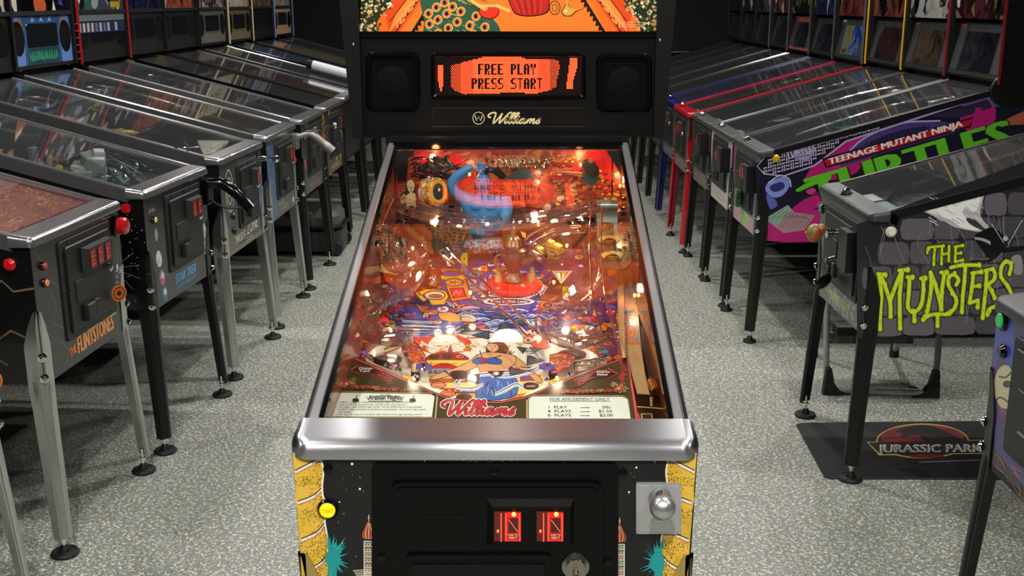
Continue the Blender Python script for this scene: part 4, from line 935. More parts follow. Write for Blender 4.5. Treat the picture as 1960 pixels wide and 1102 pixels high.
def pri(q):
    q.text('FOR AMUSEMENT ONLY', *A6([(610, 797)])[0], 5.6, '26262a', 115, flip=True); q.line(A6([(610, 803), (1243, 803)]), .8, '26262a')
    for k, (s, p) in enumerate((('1  PLAY', '50c'), ('4  PLAYS', '$1.50'), ('6  PLAYS', '$2.00'))):
        y = A6([(0, 878+k*42)])[0][1]
        q.text(s, *A6([(588, 878+k*42)])[0], 5.2, '26262a', 37 if k == 0 else 45, flip=True, bold=.12); x = A6([(1155-k*15 if k < 2 else 1128, 0)])[0][0]
        if k == 1: x = A6([(1118, 0)])[0][0]
        q.text(p, x, y, 5.2, '26262a', 17 if k == 0 else 26, flip=True, bold=.12)
        q.line(A6([(933, 870+k*42), (1010, 870+k*42)]), 1.0, '26262a'); q.poly(A6([(1005, 864+k*42), (1034, 870+k*42), (1005, 876+k*42)]), '26262a')
card(A6([(392, 770), (430, 745), (1355, 752), (1425, 775), (1455, 1000), (1455, 1080), (392, 1080)]), 'price_card', pri)

# shooter gauge and ball gate at the apron corner
g = MB().prism(A6([(1515, 725), (1810, 745), (1830, 1050), (1540, 1050)]), lambda u, v, d: AP(u, v, d), .0, .003, .0008).build('shooter_gauge_plate', mat('dark gold mirror plate', '3a2c10', .15, .9), MAIN, smooth=0)
q = Art(); q.line(A6([(1520, 860), (1790, 880)]), 2, 'c8a048'); q.poly(A6([(1560, 930), (1680, 930), (1690, 1040), (1570, 1040)]), 'b89048'); q.poly(A6([(1575, 940), (1668, 940), (1676, 1040), (1582, 1040)]), '140c06')
for k in range(6): q.poly(A6([(1655+k*1, 760+k*16), (1690, 768+k*16), (1656, 776+k*16)]), 'e8b070')
q.line(A6([(1530, 930), (1560, 1040)]), 3, 'd83038'); q.build('gauge_print', lambda u, v, h: AP(u, v, .003+h), g)
MB().tube([AP(*A6([(1670, 600)])[0], .012), AP(*A6([(1720, 700)])[0], .012)], .007, 12).build('shooter_rod_tip', mat('gold plated rod', 'c8a040', .2, 1), MAIN)
for x, y in ((1665, 580), (1795, 585), (1885, 740)): MB().ball(AP(*A6([(x, y)])[0], .006), .0045, 10).build('cap_nut', M_CHROME, MAIN)

# ---- cabinet inner side art
M_SIDE = noisemat('printed inner side art', ['120806', '3a120a', '7a2a12', 'a8481c', '5a1a10', 'c89038', '1a0c08'], 16, (.35, 2.2, 1.0), 3.0, rough=.22, coat=.5)
for s in (-1, 1):
    MB().prism([(.07, .845), (1.085, .965), (1.085, 1.185), (.07, .917)], lambda u, v, d: Vector((s*d, u, v)), .2628, .2655).build('inner_side_art', M_SIDE, MAIN, smooth=0)

# ---- back panel sunset
bp_ = Art(); BPf = lambda px, py, h=0: at(px, py, (0, 1.078, 0), (0, 1, 0)) + Vector((0, -h, 0))
bp_.poly([(1120, 292), (1186, 292), (1192, 335), (1165, 345), (1140, 330)], 'c81810', 3); bp_.poly([(795, 296), (880, 300), (870, 318), (800, 312)], 'c8141c', 3)
rg = random.Random(21)
for k in range(420):
    x = rg.choice([rg.uniform(1050, 1195), rg.uniform(780, 1195)]); y = rg.uniform(296, 420)
    if 1120 < x < 1186 and y < 330 and rg.random() < .85: continue
    t = max(0, min(1, (x-1000)/160))
    c = rg.choice(['f8a828', 'f07818', 'ffc850', 'e04a10', 'b82810', '6a2414', '9a5a28'] if t > .4 else ['7a4a2e', '5a2018', '8a5a38', '4a1410', 'a87848', '7a1418', '3a1812'])
    r = rg.uniform(1.5, 4)
    bp_.ell(x, y, r*1.5, r, c, 8); bp_.line([(x-r*1.6, y+r*.3), (x-r*.6, y-r), (x+r*.4, y-r*.4), (x+r*1.5, y-r)], .8, '2a0e08', 3)
bp_.poly([(760, 480), (760, 395), (860, 380), (940, 390), (1060, 400), (1190, 410), (1190, 480)], '4a1c18')
bp_.line([(1172, 292), (1172, 372)], 3, '140604')
bp_.build('back_panel_artwork', BPf, MAIN, step=.00004)
MB().box((0, 1.083, 1.07), (.524, .008, .24)).build('back_panel', noisemat('sunset cloud print', ['3a0e0a', '8a1c14', 'b82418', '6a2a1c', 'a85a2a', 'd8701c', '5a1410'], 22, (1, 1, 2.2), 2, detail=6), MAIN, smooth=0)
MB().prism([(755, 288), (795, 288), (782, 302), (778, 345), (762, 345)], lambda u, v, d: BPf(u, v, d), .004, .012).build('corner_bracket', M_BLACK, MAIN, smooth=0)
MB().prism([(1160, 288), (1186, 288), (1192, 345), (1176, 312)], lambda u, v, d: BPf(u, v, d), .004, .012).build('corner_bracket', M_BLACK, MAIN, smooth=0)

# ---- interior lamps
M_BULB = mat('lit frosted bulb', 'ffd8a0', .4, emit='ffb060', es=5)
BULBS = [(832, 302, 1.05, '', .9), (1145, 350, 1.0, 'b', .6)]
def bulb(p, power, col=None, r=.0032):
    col = col or ((1, .84, .64) if p.y < .55 else (1, .64, .40))
    e = MB().ball(p, r, 10, (1, 1, 1.3)).build('light_bulb', M_BULB, MAIN)
    ld = bpy.data.lights.new('bulb_light', 'POINT'); ld.energy = power; ld.color = col; ld.shadow_soft_size = .009
    o = bpy.data.objects.new('bulb_light', ld); C.objects.link(o); o.location = p + Vector((0, -.004, .016)); o.parent = e
for px, py, h, pw in ((748, 632, .05, .55), (652, 640, .05, .35), (705, 575, .05, .5), (792, 724, .03, .35), (1066, 724, .03, .35), (1118, 640, .05, .5), (1215, 565, .05, .35), (1253, 618, .04, .3), (790, 475, .09, .55),
                   (858, 500, .07, .5), (1085, 470, .09, .6), (1060, 540, .06, .5), (1130, 560, .06, .5), (930, 600, .085, .0), (985, 612, .09, .0), (832, 430, .12, .6), (1030, 425, .13, .6), (1110, 430, .12, .6), (700, 500, .08, .5), (900, 560, .085, .35)):
    if pw: bulb(PF(px, py, h), pw*.34)
for px, py, pw, cl in ((831, 303, .5, (1, .45, .2)), (1110, 312, .6, (1, .5, .2)), (1185, 352, .5, (1, .5, .2)), (900, 330, .3, (1, .4, .2)), (1030, 345, .3, (1, .4, .25))):
    bulb(BPf(px, py, .028), pw*.36, cl)

# ------------------------------------------------------------------ playfield features
NV = PN
def UPV(p, h): return p + Vector((0, 0, h))
# blue genie figure
M_GENIE = mat('matte blue vinyl', '3d86c0', .5)
gb = UPV(PZ(-.055, 1.03), .052)           # waist point
def skin(nodes, edges, name, m, par, sub=2):
    me = bpy.data.meshes.new(name); me.from_pydata([n[:3] for n in nodes], edges, [])
    o = bpy.data.objects.new(name, me); C.objects.link(o); o.parent = par
    md = o.modifiers.new('skin', 'SKIN'); md.use_smooth_shade = True
    for i, n in enumerate(nodes):
        v = me.skin_vertices[0].data[i]; r = n[3] if isinstance(n[3], tuple) else (n[3], n[3]); v.radius = r; v.use_root = (i == 0)
    s_ = o.modifiers.new('sub', 'SUBSURF'); s_.levels = sub; s_.render_levels = sub
    dg = bpy.context.evaluated_depsgraph_get(); m2 = bpy.data.meshes.new_from_object(o.evaluated_get(dg))
    o.modifiers.clear(); o.data = m2; m2.materials.clear(); m2.materials.append(m); m2.shade_smooth()
    return o
G = lambda x, y, z, r: (gb.x+x*.00112, gb.y+y*.001, gb.z+z*.00128, (r*.00106, r*.00106) if not isinstance(r, tuple) else (r[0]*.00112, r[1]*.00106))
nodes = [G(0, 0, -6, (40, 22)), G(0, 0, 12, (34, 20)), G(0, 0, 34, (44, 22)), G(0, 0, 54, (44, 22)), G(0, -2, 66, (18, 14)), G(-1, -6, 76, 10), G(-1, -10, 90, (15, 16)), G(0, -8, 104, (11, 12)),
         G(-40, 0, 64, 15), G(-60, -8, 76, 14), G(-66, -12, 92, 13), G(-50, -14, 108, 12), G(-34, -16, 117, 9), G(-20, -18, 124, (9, 6)),
         G(42, 0, 58, 15), G(46, -14, 40, 14), G(42, -24, 24, 14), G(26, -34, 18, 11), G(4, -37, 22, 9), G(-14, -37, 28, (9, 6))]
ed = [(0, 1), (1, 2), (2, 3), (3, 4), (4, 5), (5, 6), (6, 7), (3, 8), (8, 9), (9, 10), (10, 11), (11, 12), (12, 13), (3, 14), (14, 15), (15, 16), (16, 17), (17, 18), (18, 19)]
gen = skin(nodes, ed, 'genie_figure', M_GENIE, MAIN)
fb = MB(); P_ = lambda x, y, z: Vector(G(x, y, z, 1)[:3])
for k in range(4):
    fb.tube([P_(-13+k*1.2, -20, 128-k*2.4), P_(-6, -24, 131-k*3), P_(2, -24, 128-k*3.3), P_(6-k, -20, 124-k*3)], [.0024, .0024, .0021, .0016], 7)
fb.tube([P_(-16, -20, 120), P_(-10, -27, 116), P_(2, -29, 113)], [.003, .0026, .002], 7)
for k in range(4): fb.tube([P_(-14, -35, 31-k*3.4), P_(-22, -36, 32-k*3.6), P_(-28, -35, 29-k*3.6)], [.0026, .0024, .0018], 7)
fb.tube([P_(-10, -38, 32), P_(-14, -40, 38), P_(-20, -40, 40)], [.003, .0026, .002], 7)
# pectoral and belly folds
fb.ball(P_(-14, -14, 52), .017, 14, (1, .6, .75)); fb.ball(P_(14, -14, 52), .017, 14, (1, .6, .75)); fb.ball(P_(0, -13, 22), .018, 14, (1.2, .6, .9))
fb.build('hands_and_chest', M_GENIE, gen)
hd = MB(); hd.ball(P_(-1, -10, 94), .0185, 18, (.92, 1, 1.2)); hd.ball(P_(-1, -27.5, 92), .003, 8, (.8, 1.3, 1.2)); hd.ball(P_(-19, -8, 93), .004, 8, (.6, 1, 1.4)); hd.ball(P_(17, -8, 93), .004, 8, (.6, 1, 1.4)); hd.ball(P_(-1, -20, 82), .005, 8, (1.2, 1, 1)); hd.build('head', M_GENIE, gen)
fc = MB()
for s in (-1, 1): fc.tube([P_(-1+s*3, -26, 98), P_(-1+s*7, -25.5, 100), P_(-1+s*11, -22, 98)], .0011, 5); fc.ball(P_(-1+s*6, -24.6, 95), .0018, 8)
fc.tube([P_(-6, -25, 86.5), P_(-1, -26.6, 86), P_(4, -25, 86.5)], .0009, 5); fc.build('face_lines', mat('dark blue paint', '0e2238', .5), gen)
hp = MB(); rg = random.Random(3)
for k in range(26):
    x0 = rg.uniform(-4, 10)
    hp.tube([P_(x0-4, -6, 108), P_(x0+6, -14+rg.uniform(-4, 4), 118+rg.uniform(-3, 5)), P_(x0+22, -14+rg.uniform(-4, 4), 116+rg.uniform(-6, 6)), P_(x0+38, -10, 104+rg.uniform(-8, 8))], [.003, .0032, .0026, .001], 6)
hp.build('hair', mat('black glossy hair', '0b0c0d', .3), gen)
# turban wrap base below
pb = MB(); pb.lathe([(.05, 0), (.052, .012), (.044, .022), (.036, .030), (0, .03)], PZ(-.055, 1.02, .016), n=26, sy=.7)
pb.build('genie_cushion', noisemat('patterned cushion', ['3a1a2a', '7a2a3a', '8a8a9a', '2a3a5a', 'a83a3a'], 60, hard=True), gen)

# oil lamp with metal lid
lp0 = PF(983, 548, .004)
M_ANT = mat('antique brass casting', 'a08060', .3, .9)
lamp = MB().lathe([(.060, 0), (.062, .003), (.061, .006), (.045, .006), (.043, .004), (.020, .010), (0, .010)], lp0, PN, n=40).build('red_lamp_disc', mat('lit red translucent disc', 'd01010', .15, emit='ff1808', es=.22, coat=.6), MAIN)
M_AMB = mat('brown lamp resin', '8a6648', .35, .2, coat=.5)
lb = MB().lathe([(.020, .012), (.018, .02), (.012, .03), (.017, .044), (.026, .062), (.029, .072), (.027, .078), (0, .078)], lp0+Vector((0, .004, 0)), (0, 0, 1), n=28, sx=1.05)
lb.tube([lp0+Vector((.02, 0, .055)), lp0+Vector((.036, -.006, .06)), lp0+Vector((.048, -.012, .072))], [.012, .008, .006], 10)
ln_ = [lp0+Vector((-.022, 0, .07)), lp0+Vector((-.036, 0, .066)), lp0+Vector((-.038, 0, .048)), lp0+Vector((-.026, 0, .036)), lp0+Vector((-.018, 0, .04))]
lb.tube(catmull(ln_, 5), .003, 8)
lo_ = lb.build('oil_lamp', M_AMB, MAIN)
MB().lathe([(.031, .076), (.032, .079), (.026, .083), (.021, .085), (.0215, .089), (.020, .091), (.017, .101), (.009, .110), (.005, .112), (.0065, .118), (.004, .125), (.001, .131), (0, .131)], lp0+Vector((0, .004, 0)), (0, 0, 1), n=28).build('lamp_lid', M_ANT, lo_)
# rubber posts
M_PCAP = mat('clear post cap', 'b89868', .2, coat=.6); M_AMBP = mat('cream post rubber', 'd0b878', .45)
def post(px, py, hh, r, name='rubber_post', m=M_AMBP, cap=True, par=MAIN):
    p = PF(px, py); o = MB().lathe([(r, 0), (r*1.04, hh*.5), (r, hh), (0, hh)], p, (0, 0, 1), n=16).build(name, m, par)
    if cap: MB().lathe([(r*.95, hh), (r*.8, hh+.010), (r*.35, hh+.014), (0, hh+.014)], p, (0, 0, 1), n=12).build('post_cap', M_PCAP, o)
    return o
post(955, 546, .022, .0085); post(1017, 543, .024, .0085)
for x, y in ((795, 728), (1058, 728)): post(x, y, .018, .0075, 'rubber_post', mat('dark brown rubber', '2a1410', .5))
# yellow drop targets
for x, y in ((889, 508), (1083, 574)):
    p = PF(x, y); b = MB().box(p+Vector((0, 0, .014)), (.014, .005, .030)); o = b.build('yellow_target', mat('yellow target plastic', 'b8b81c', .4), MAIN, smooth=0)
    MB().lathe([(.0022, 0), (.0018, .001), (0, .001)], p+Vector((0, -.0026, .016)), (0, -1, 0), n=10).build('rivet', mat('dark rivet', '3a3420', .4, .8), o)
# clear ramps: U-shaped channels
def uramp(P, wd, hh, name, m=M_CLEAR, par=MAIN, th=.0016, n=6):
    Pc = catmull(P, n); rings = []; outer = []
    for i, p in enumerate(Pc):
        t = (Pc[min(i+1, len(Pc)-1)]-Pc[max(i-1, 0)]); t.z = 0; t.normalize(); q = Vector((-t.y, t.x, 0))
        prof = [(-wd/2-.004, hh), (-wd/2, hh), (-wd/2+.001, .006), (-wd/2+.006, .001), (wd/2-.006, .001), (wd/2-.001, .006), (wd/2, hh), (wd/2+.004, hh)]
        prof = prof + [(u*(1-.0)-(.0016 if u > 0 else -.0016 if u < 0 else 0), v-th) if abs(v-hh) < 1e-6 and abs(u) < wd/2+.001 else (u, v-th) for u, v in reversed(prof)]
        rings.append([p+q*u+Vector((0, 0, v)) for u, v in prof])
    return MB().loft(rings).build(name, m, par, smooth=60)
q = PF
uramp([q(790, 470, .07), q(800, 520, .066), q(775, 562, .062), q(722, 590, .058), q(702, 625, .052), q(722, 655, .046), q(768, 650, .04)], .040, .020, 'clear_ramp')
uramp([q(1135, 480, .075), q(1140, 530, .07), q(1105, 575, .064), q(1055, 610, .058), q(1052, 645, .052), q(1100, 664, .046), q(1150, 652, .04)], .040, .020, 'clear_ramp')
uramp([q(760, 400, .14), q(850, 430, .13), q(960, 438, .125), q(1060, 425, .13), q(1140, 405, .14)], .042, .024, 'clear_ramp')
uramp([q(1140, 440, .12), q(1060, 450, .11), q(1010, 480, .08), q(1040, 505, .05)], .045, .02, 'clear_ramp')
uramp([q(740, 440, .12), q(735, 480, .10), q(760, 520, .085), q(800, 500, .08)], .04, .02, 'clear_ramp')
# round clear cups at the ramp ends
for x, y, r, h in ((760, 655, .030, .035), (1120, 655, .028, .035), (1105, 590, .026, .05)):
    p = q(x, y, h); MB().lathe([(r*.7, -.004), (r, .0), (r*1.02, .022), (r*.99, .022), (r*.97, .001), (0, -.002)], p, (0, 0, 1), n=26).build('clear_ramp_cup', M_CLEAR, MAIN, smooth=50)
for x, y, r, h in ((742, 690, .026, .03), (1095, 680, .026, .02)):
    p = q(x, y, h); MB().lathe([(r, 0), (r, .003), (r*.62, .003), (r*.6, 0)], p, PN, n=26, sy=.8).build('smoked_ring', clearmat('smoked plastic', (.5, .45, .45), 1.2, .06), MAIN)
# wire ramps
M_WIRE = mat('polished ramp wire', 'ecd8c0', .12, 1)
def wires(P, sep, r=.0023, name='wire_ramp'):
    b = MB(); Pc = catmull(P, 6)
    for s in (-1, 1):
        line = []
        for i, p in enumerate(Pc):
            t = (Pc[min(i+1, len(Pc)-1)]-Pc[max(i-1, 0)]); t.z = 0; t.normalize(); line.append(p+Vector((-t.y, t.x, 0))*sep/2*s)
        b.tube(line, r, 8)
    for i in range(3, len(Pc)-1, 7):
        t = (Pc[i+1]-Pc[i-1]); t.z = 0; t.normalize(); s = Vector((-t.y, t.x, 0))*sep/2
        b.tube([Pc[i]+s*math.cos(a_)+Vector((0, 0, -sep*.5*math.sin(a_))) for a_ in [k*math.pi/8 for k in range(9)]], r*.8, 6)
    return b.build(name, M_WIRE, MAIN)
wires([q(846, 476, .09), q(875, 505, .085), q(960, 580, .078), q(1020, 640, .07)], .022)
wires([q(1142, 395, .16), q(1140, 470, .12), q(1146, 560, .08), q(1168, 650, .06)], .024, .0018)
wires([q(742, 380, .17), q(705, 470, .12), q(690, 540, .09), q(715, 600, .075)], .024, .0018)
# loop of brass coils on the back panel (carpet fringe)
cb = MB(); pth = []
for k in range(150):
    f = k/149; x = 950+f*96; t = f*2*math.pi*11
    p = BPf(x+7*math.cos(t)*.6, 312+9*math.sin(t), .012+.006*math.cos(t)); pth.append(p)
cb.tube(pth, .0019, 6); cb.build('brass_coil_fringe', mat('pale brass wire', 'c0a884', .25, 1), MAIN)
for P_, c, nm in (([(968, 340), (985, 326), (1001, 316), (1018, 328), (1028, 340)], '1e3c3a', 'green_dome_cutout'), ([(1024, 326), (1030, 318), (1033, 314), (1038, 320), (1040, 326), (1034, 332), (1028, 331)], '1a2f2e', 'green_onion_cutout'),
                  ([(1108, 340), (1130, 356), (1146, 344), (1150, 338), (1132, 330), (1118, 326)], '20403c', 'kite_cutout')):
    MB().prism(P_, lambda u, v, d: BPf(u, v, d), .014, .017, .0006).build(nm, mat(nm+' paint', c, .4, coat=.4), MAIN, smooth=0)
# flying carpet rider cutout, generic dark rider with striped carpet
cr = Art()
for k in range(9): cr.line([(1045+k*2, 334-k*.6), (1075, 322-k*.3+k*1.2), (1108+k, 318+k*2.4)], 1.6, ['f08a5a', '5a1a14', 'e86a4a', '3a100c', 'f0b08a'][k % 5], 4)
cr.poly([(1112, 306), (1128, 302), (1142, 314), (1146, 330), (1130, 336), (1118, 322)], '1c1410', 3); cr.poly([(1098, 312), (1112, 316), (1106, 326), (1094, 322)], 'd02028', 3); cr.ell(1130, 305, 5, 5, '6a4a30')
cr.line([(1110, 338), (1131, 356), (1150, 340)], 1.2, 'c84a2a')
cr.build('carpet_rider_cutout', lambda u, v, h: BPf(u, v, .019+h), MAIN, step=.00005)

# spinning tiger wheel on the left
wc = q(833, 372, .15)*1.0; wc = at(829, 367, (0, .99, 0), (0, 1, 0)); wax = Vector((.75, -.6, .12)).normalized()
wh = MB().lathe([(.020, -.018), (.031, -.016), (.033, 0), (.032, .014), (.026, .016), (.0, .016)], wc, wax, n=32).build('spinning_wheel', noisemat('flame printed drum', ['141010', 'e8e0d8', 'b02a1c', 'e8b030', '241410', 'f0e8e0', '8a1c14'], 30, (1, 1, 1), 3, hard=True), MAIN)
MB().lathe([(.027, .0155), (.026, .018), (.019, .0175), (.0185, .0155)], wc, wax, n=32).build('yellow_wheel_ring', mat('yellow ring paint', 'd8a41c', .4), wh)
MB().lathe([(.0185, .0160), (0, .0168)], wc, wax, n=28).build('dark_wheel_glass', mat('dark wheel glass', '2a3a3c', .08), wh)
# vizier cutout
vz = Art(); V = lambda P: [(680+x/5.51, 280+y/5.51) for x, y in P]
vz.poly(V([(470, 590), (480, 500), (530, 470), (540, 360), (580, 345), (630, 380), (635, 480), (640, 560), (635, 660), (545, 672), (520, 620)]), K); vz.poly(V([(545, 380), (585, 352), (622, 385), (620, 450), (585, 495), (555, 450)]), 'c8ac78', 3)
vz.poly(V([(530, 540), (560, 500), (620, 490), (636, 520), (630, 655), (550, 665), (540, 600)]), 'c8ac78', 3); vz.poly(V([(478, 590), (485, 530), (520, 500), (540, 560), (520, 600)]), 'c8ac78', 3)
for L in ([(560, 430), (580, 425)], [(595, 430), (612, 435)], [(585, 425), (590, 455), (580, 458)], [(570, 475), (590, 470), (605, 478)], [(560, 590), (600, 610), (630, 590)], [(490, 540), (530, 520)], [(485, 560), (525, 545)]): vz.line(V(L), 1.2, K)
vz.build('bald_man_cutout', lambda u, v, h: at(u, v, (0, .98, 0), (0, 1, 0))+Vector((0, -h, 0)), MAIN, step=.00005)
# dark sculpted rock and smoke masses at the left rear
rk = MB(); rg = random.Random(12)
for k in range(34):
    p0_ = at(rg.uniform(785, 850), rg.uniform(305, 345), (0, 1.03, 0), (0, 1, 0)); rk.tube([p0_, p0_+Vector((.012, -.004, rg.uniform(-.004, .010))), p0_+Vector((.030, -.002, rg.uniform(-.014, .006))), p0_+Vector((.046, 0, rg.uniform(-.024, .0)))], [.002, .0035, .003, .001], 6)
rk.build('sculpted_black_rock', mat('dark purple gloss paint', '1c1218', .2, coat=.8), MAIN)
for (x0, y0, x1, y1, n_) in ((760, 395, 870, 430, 26), (1085, 400, 1135, 440, 10), (700, 380, 740, 470, 12), (1185, 360, 1215, 420, 8)):
    b = MB()
    for k in range(n_):
        p_ = q(rg.uniform(x0, x1), rg.uniform(y0, y1), rg.uniform(.10, .15)); b.ball(p_, rg.uniform(.004, .010), 8, (1.3, 1, .8))
    b.build('black_rock_moulding', mat('gloss black moulding', '120d0c', .12, coat=1), MAIN)
# skill shot cliff with three orange cups
MC = mat('smoked bronze plastic', '6a5e48', .25, .3, coat=.6)
cl = MB().prism([(1143, 425), (1198, 425), (1206, 480), (1209, 500), (1198, 512), (1175, 516), (1152, 512), (1142, 500)], lambda u, v, d: PF(u, v, d), .096, .104, .002).build('skill_shot_plate', MC, MAIN)
for x, y, lab in ((1161, 436, None), (1166, 464, 'SKILL'), (1172, 494, 'SHOT')):
    p = q(x, y, .105)
    o = MB().lathe([(.0155, 0), (.0165, .008), (.0125, .009), (.012, .002)], p, PN, n=28).build('skill_cup', mat('bronze cup', '8a7040', .3, .4), cl)
    MB().lathe([(.0125, .003), (.012, .0045), (0, .0045)], p, PN, n=24).build('orange_cup_disc', mat('orange disc', 'e86a3c', .4), o)
    MB().lathe([(.002, .0045), (.001, .006), (0, .006)], p, PN, n=8).build('cup_rivet', mat('dark rivet', ''), o)
    if lab:
        t_ = Art(); t_.poly([(x-24, y-7), (x-10, y-14), (x+10, y-14), (x+24, y-9), (x+20, y-2), (x+15, y+3), (x+13, y-4), (x, y-8), (x-13, y-3), (x-16, y+2)], K, 2); t_.poly([(x-22, y-7), (x-10, y-13), (x+10, y-13), (x+22, y-8.6), (x+18, y-3), (x+14, y+1), (x+12, y-5.4), (x, y-9), (x-12, y-4.5), (x-15, y)], 'c8b458', 2)
        t_.text(lab, x, y-9.4, 3.6, K, 20, flip=True, center=True); t_.build('cup_banner', lambda u, v, h: PF(u, v, .1145+h), o)
mb_ = MB(); pb0, pb1 = q(1142, 428, .10), q(1182, 428, .10)
wv = (pb1-pb0)
prof = [Vector((0, 0, .002)), Vector((0, .004, .020)), Vector((0, .001, .030)), Vector((0, -.004, .036)), Vector((0, -.002, .046)), Vector((0, .008, .052))]
mb_.loft([[pb0+v, pb1+v, pb1+v+Vector((0, .002, .0)), pb0+v+Vector((0, .002, .0))] for v in catmull(prof, 4)])
mb_.build('bent_metal_bracket', mat('greenish zinc steel', 'a4aca0', .3, .7), MAIN, smooth=60)
MB().ball(q(1118, 398, .115), .009, 14).build('dark_knob', mat('navy ball plastic', '1a1c30', .25), MAIN)
MB().lathe([(.004, 0), (.004, .03), (.008, .034), (.007, .042), (0, .044)], q(1120, 425, .09), (0, 0, 1), n=14).build('grey_post', mat('grey post metal', '5a585c', .3, .7), MAIN)
# left bottle plate
pl = MB().prism(A3([(245, 415), (255, 360), (580, 400), (560, 480)]), lambda u, v, d: PF(u, v, d), .055, .058, .0006).build('bottle_plate', noisemat('straw printed plastic', ['3a2c10', 'c8b870', 'e0d090', '8a7840'], 240, (3, .6, 1), hard=True), MAIN, smooth=0)
rg = random.Random(5)
for x, y in A3([(290, 370), (345, 360), (400, 330), (470, 360), (530, 330), (370, 400), (440, 290), (320, 290), (500, 250), (365, 240), (545, 210), (410, 245)]):
    o = MB().lathe([(.006, 0), (.0065, .006), (.004, .010), (.0055, .014), (.003, .019), (.0035, .022), (0, .024)], q(x, y, .058), (0, 0, 1), n=12).build('bottle_post', clearmat('clear bottle', (.85, .82, .78), 1.6, .03, 1.6, .08), MAIN)
for x, y in A3([(322, 300), (440, 250)]): MB().lathe([(.006, 0), (.007, .010), (.004, .022), (.002, .03), (0, .03)], q(x, y, .058), (0, 0, 1), n=12).build('red_bottle', mat('dark red glass', '5a0a14', .1, coat=1), MAIN)
# bazaar bottle and steel balls
MB().lathe([(.014, .0), (.016, .01), (.012, .026), (.016, .036), (.0155, .042), (.012, .043), (.011, .04), (0, .04)], q(828, 546, .0), (0, 0, 1), n=22).build('amber_bottle', clearmat('amber glass', (.95, .7, .4), 1.4, .03, 1.6, .05), MAIN)
for x, y, h in ((827, 538, .012), (756, 470, .075)): MB().ball(q(x, y, h), .0135, 20).build('steel_ball', M_CHROME, MAIN)
MB().tube([q(812, 582, .01), q(818, 575, .03), q(824, 585, .012)], .004, 8).build('grey_gate', mat('grey wire form', '6a6a70', .3, .8), MAIN)
# tall arches at left centre
for x in (848, 872):
    p = [q(x-12, 492, .004), q(x-14, 470, .03), q(x-6, 452, .05), q(x+6, 446, .055), q(x+14, 462, .03), q(x+14, 488, .004)]
    MB().tube(catmull(p, 5), .003, 8).build('amber_arch', clearmat('amber plastic', (.95, .6, .35), 1.6, .05, 1.6, .12), MAIN)
MB().prism([(852, 462), (888, 458), (886, 484), (856, 488)], lambda u, v, d: PF(u, v, d), .03, .032, .0006).build('mirror_toy_plate', noisemat('mirror toy print', ['10141c', '2a3a5a', '8a1c14', '5a6a8a', '1a1a20'], 90, hard=True), MAIN, smooth=0)
# sling shot plastics with purple rosettes, lane guides
def plastic(P, h, cols, sc_, name='sling_plastic', edge=True):
    o = MB().prism(P, lambda u, v, d: PF(u, v, d), h, h+.0025, .0005).build(name, noisemat(name+cols[0]+str(sc_), cols, sc_, (1, 1, 1), 2.5, hard=True, coat=.7), MAIN, smooth=0)
    z = Art(); z.line(P+[P[0]], 1.2, '1a0c08'); z.build('printed_edge', lambda u, v, hh: PF(u, v, h+.0025+hh), o); return o
plastic(A5([(870, 170), (1010, 200), (1110, 330), (1150, 470), (1120, 520), (960, 430), (860, 300)]), .024, ['e8a024', 'c84a1c', '8a2a5a', 'e8c040', '6a2a18'], 45)
plastic(A6([(610, 320), (760, 290), (880, 330), (860, 420), (700, 500), (620, 520)]), .024, ['e8a024', 'c84a1c', '8a2a18', 'e07a24', '5a1a10'], 45)
plastic(A5([(440, 350), (500, 330), (600, 390), (830, 440), (860, 520), (740, 500), (560, 430)]), .018, ['c8b068', '1c2a5a', '8a6a3a', 'e8dcc0', '3a1a10'], 60)
plastic(A6([(860, 400), (1020, 370), (1240, 330), (1240, 380), (1000, 470), (870, 500)]), .018, ['c8b068', '1c2a5a', '3a7a8a', 'e8dcc0', '3a1a10'], 60)
for x, y in ((811, 703), (1047, 703)):
    z = MB(); p = q(x, y, .028)
    z.prism([(math.cos(k*math.pi/8)*(.0155 if k % 2 else .013), math.sin(k*math.pi/8)*(.0155 if k % 2 else .013)*.9) for k in range(16)], lambda u, v, d: p+Vector((u, v, .12*v+d)), 0, .0035, .0008)
    o = z.build('purple_rosette', mat('purple rosette plastic', '5c4a90', .3, coat=.6), MAIN); 
    MB().lathe([(.004, .0035), (.0035, .006), (0, .006)], p, PN, n=6).build('rosette_nut', M_CHROME, o)
# orange lit shields at apron edge
for P_ in (A5([(880, 560), (1010, 590), (1030, 650), (960, 630), (870, 590)]), A6([(610, 590), (700, 550), (770, 560), (700, 610), (620, 630)])):
    MB().prism(P_, lambda u, v, d: PF(u, v, d), .012, .015, .0006).build('lane_plastic', noisemat('orange lane print', ['e8641c', 'f0a840', '8a2a10', 'f8d080'], 80, hard=True), MAIN, smooth=0)
# screws and lane posts
SCR = [(797, 722), (811, 706), (738, 698), (778, 680), (1047, 727), (1087, 717), (1050, 655), (1140, 620), (1120, 600), (746, 606), (757, 604), (690, 618), (735, 592), (1125, 470), (1140, 490), (1185, 480), (1195, 460), (1190, 430), (1100, 392), (905, 470), (812, 470), (870, 590), (940, 505), (1075, 508), (1150, 545), (1152, 575), (1180, 545), (700, 520), (770, 560), (1068, 440), (1025, 470), (1000, 405), (960, 420), (884, 420)]
for x, y in SCR: MB().lathe([(.0045, 0), (.004, .003), (.002, .0045), (0, .0045)], q(x, y, rg.choice([.03, .045, .06]) if y > 500 else .11), PN, n=10).build('screw', M_CHROME, MAIN)
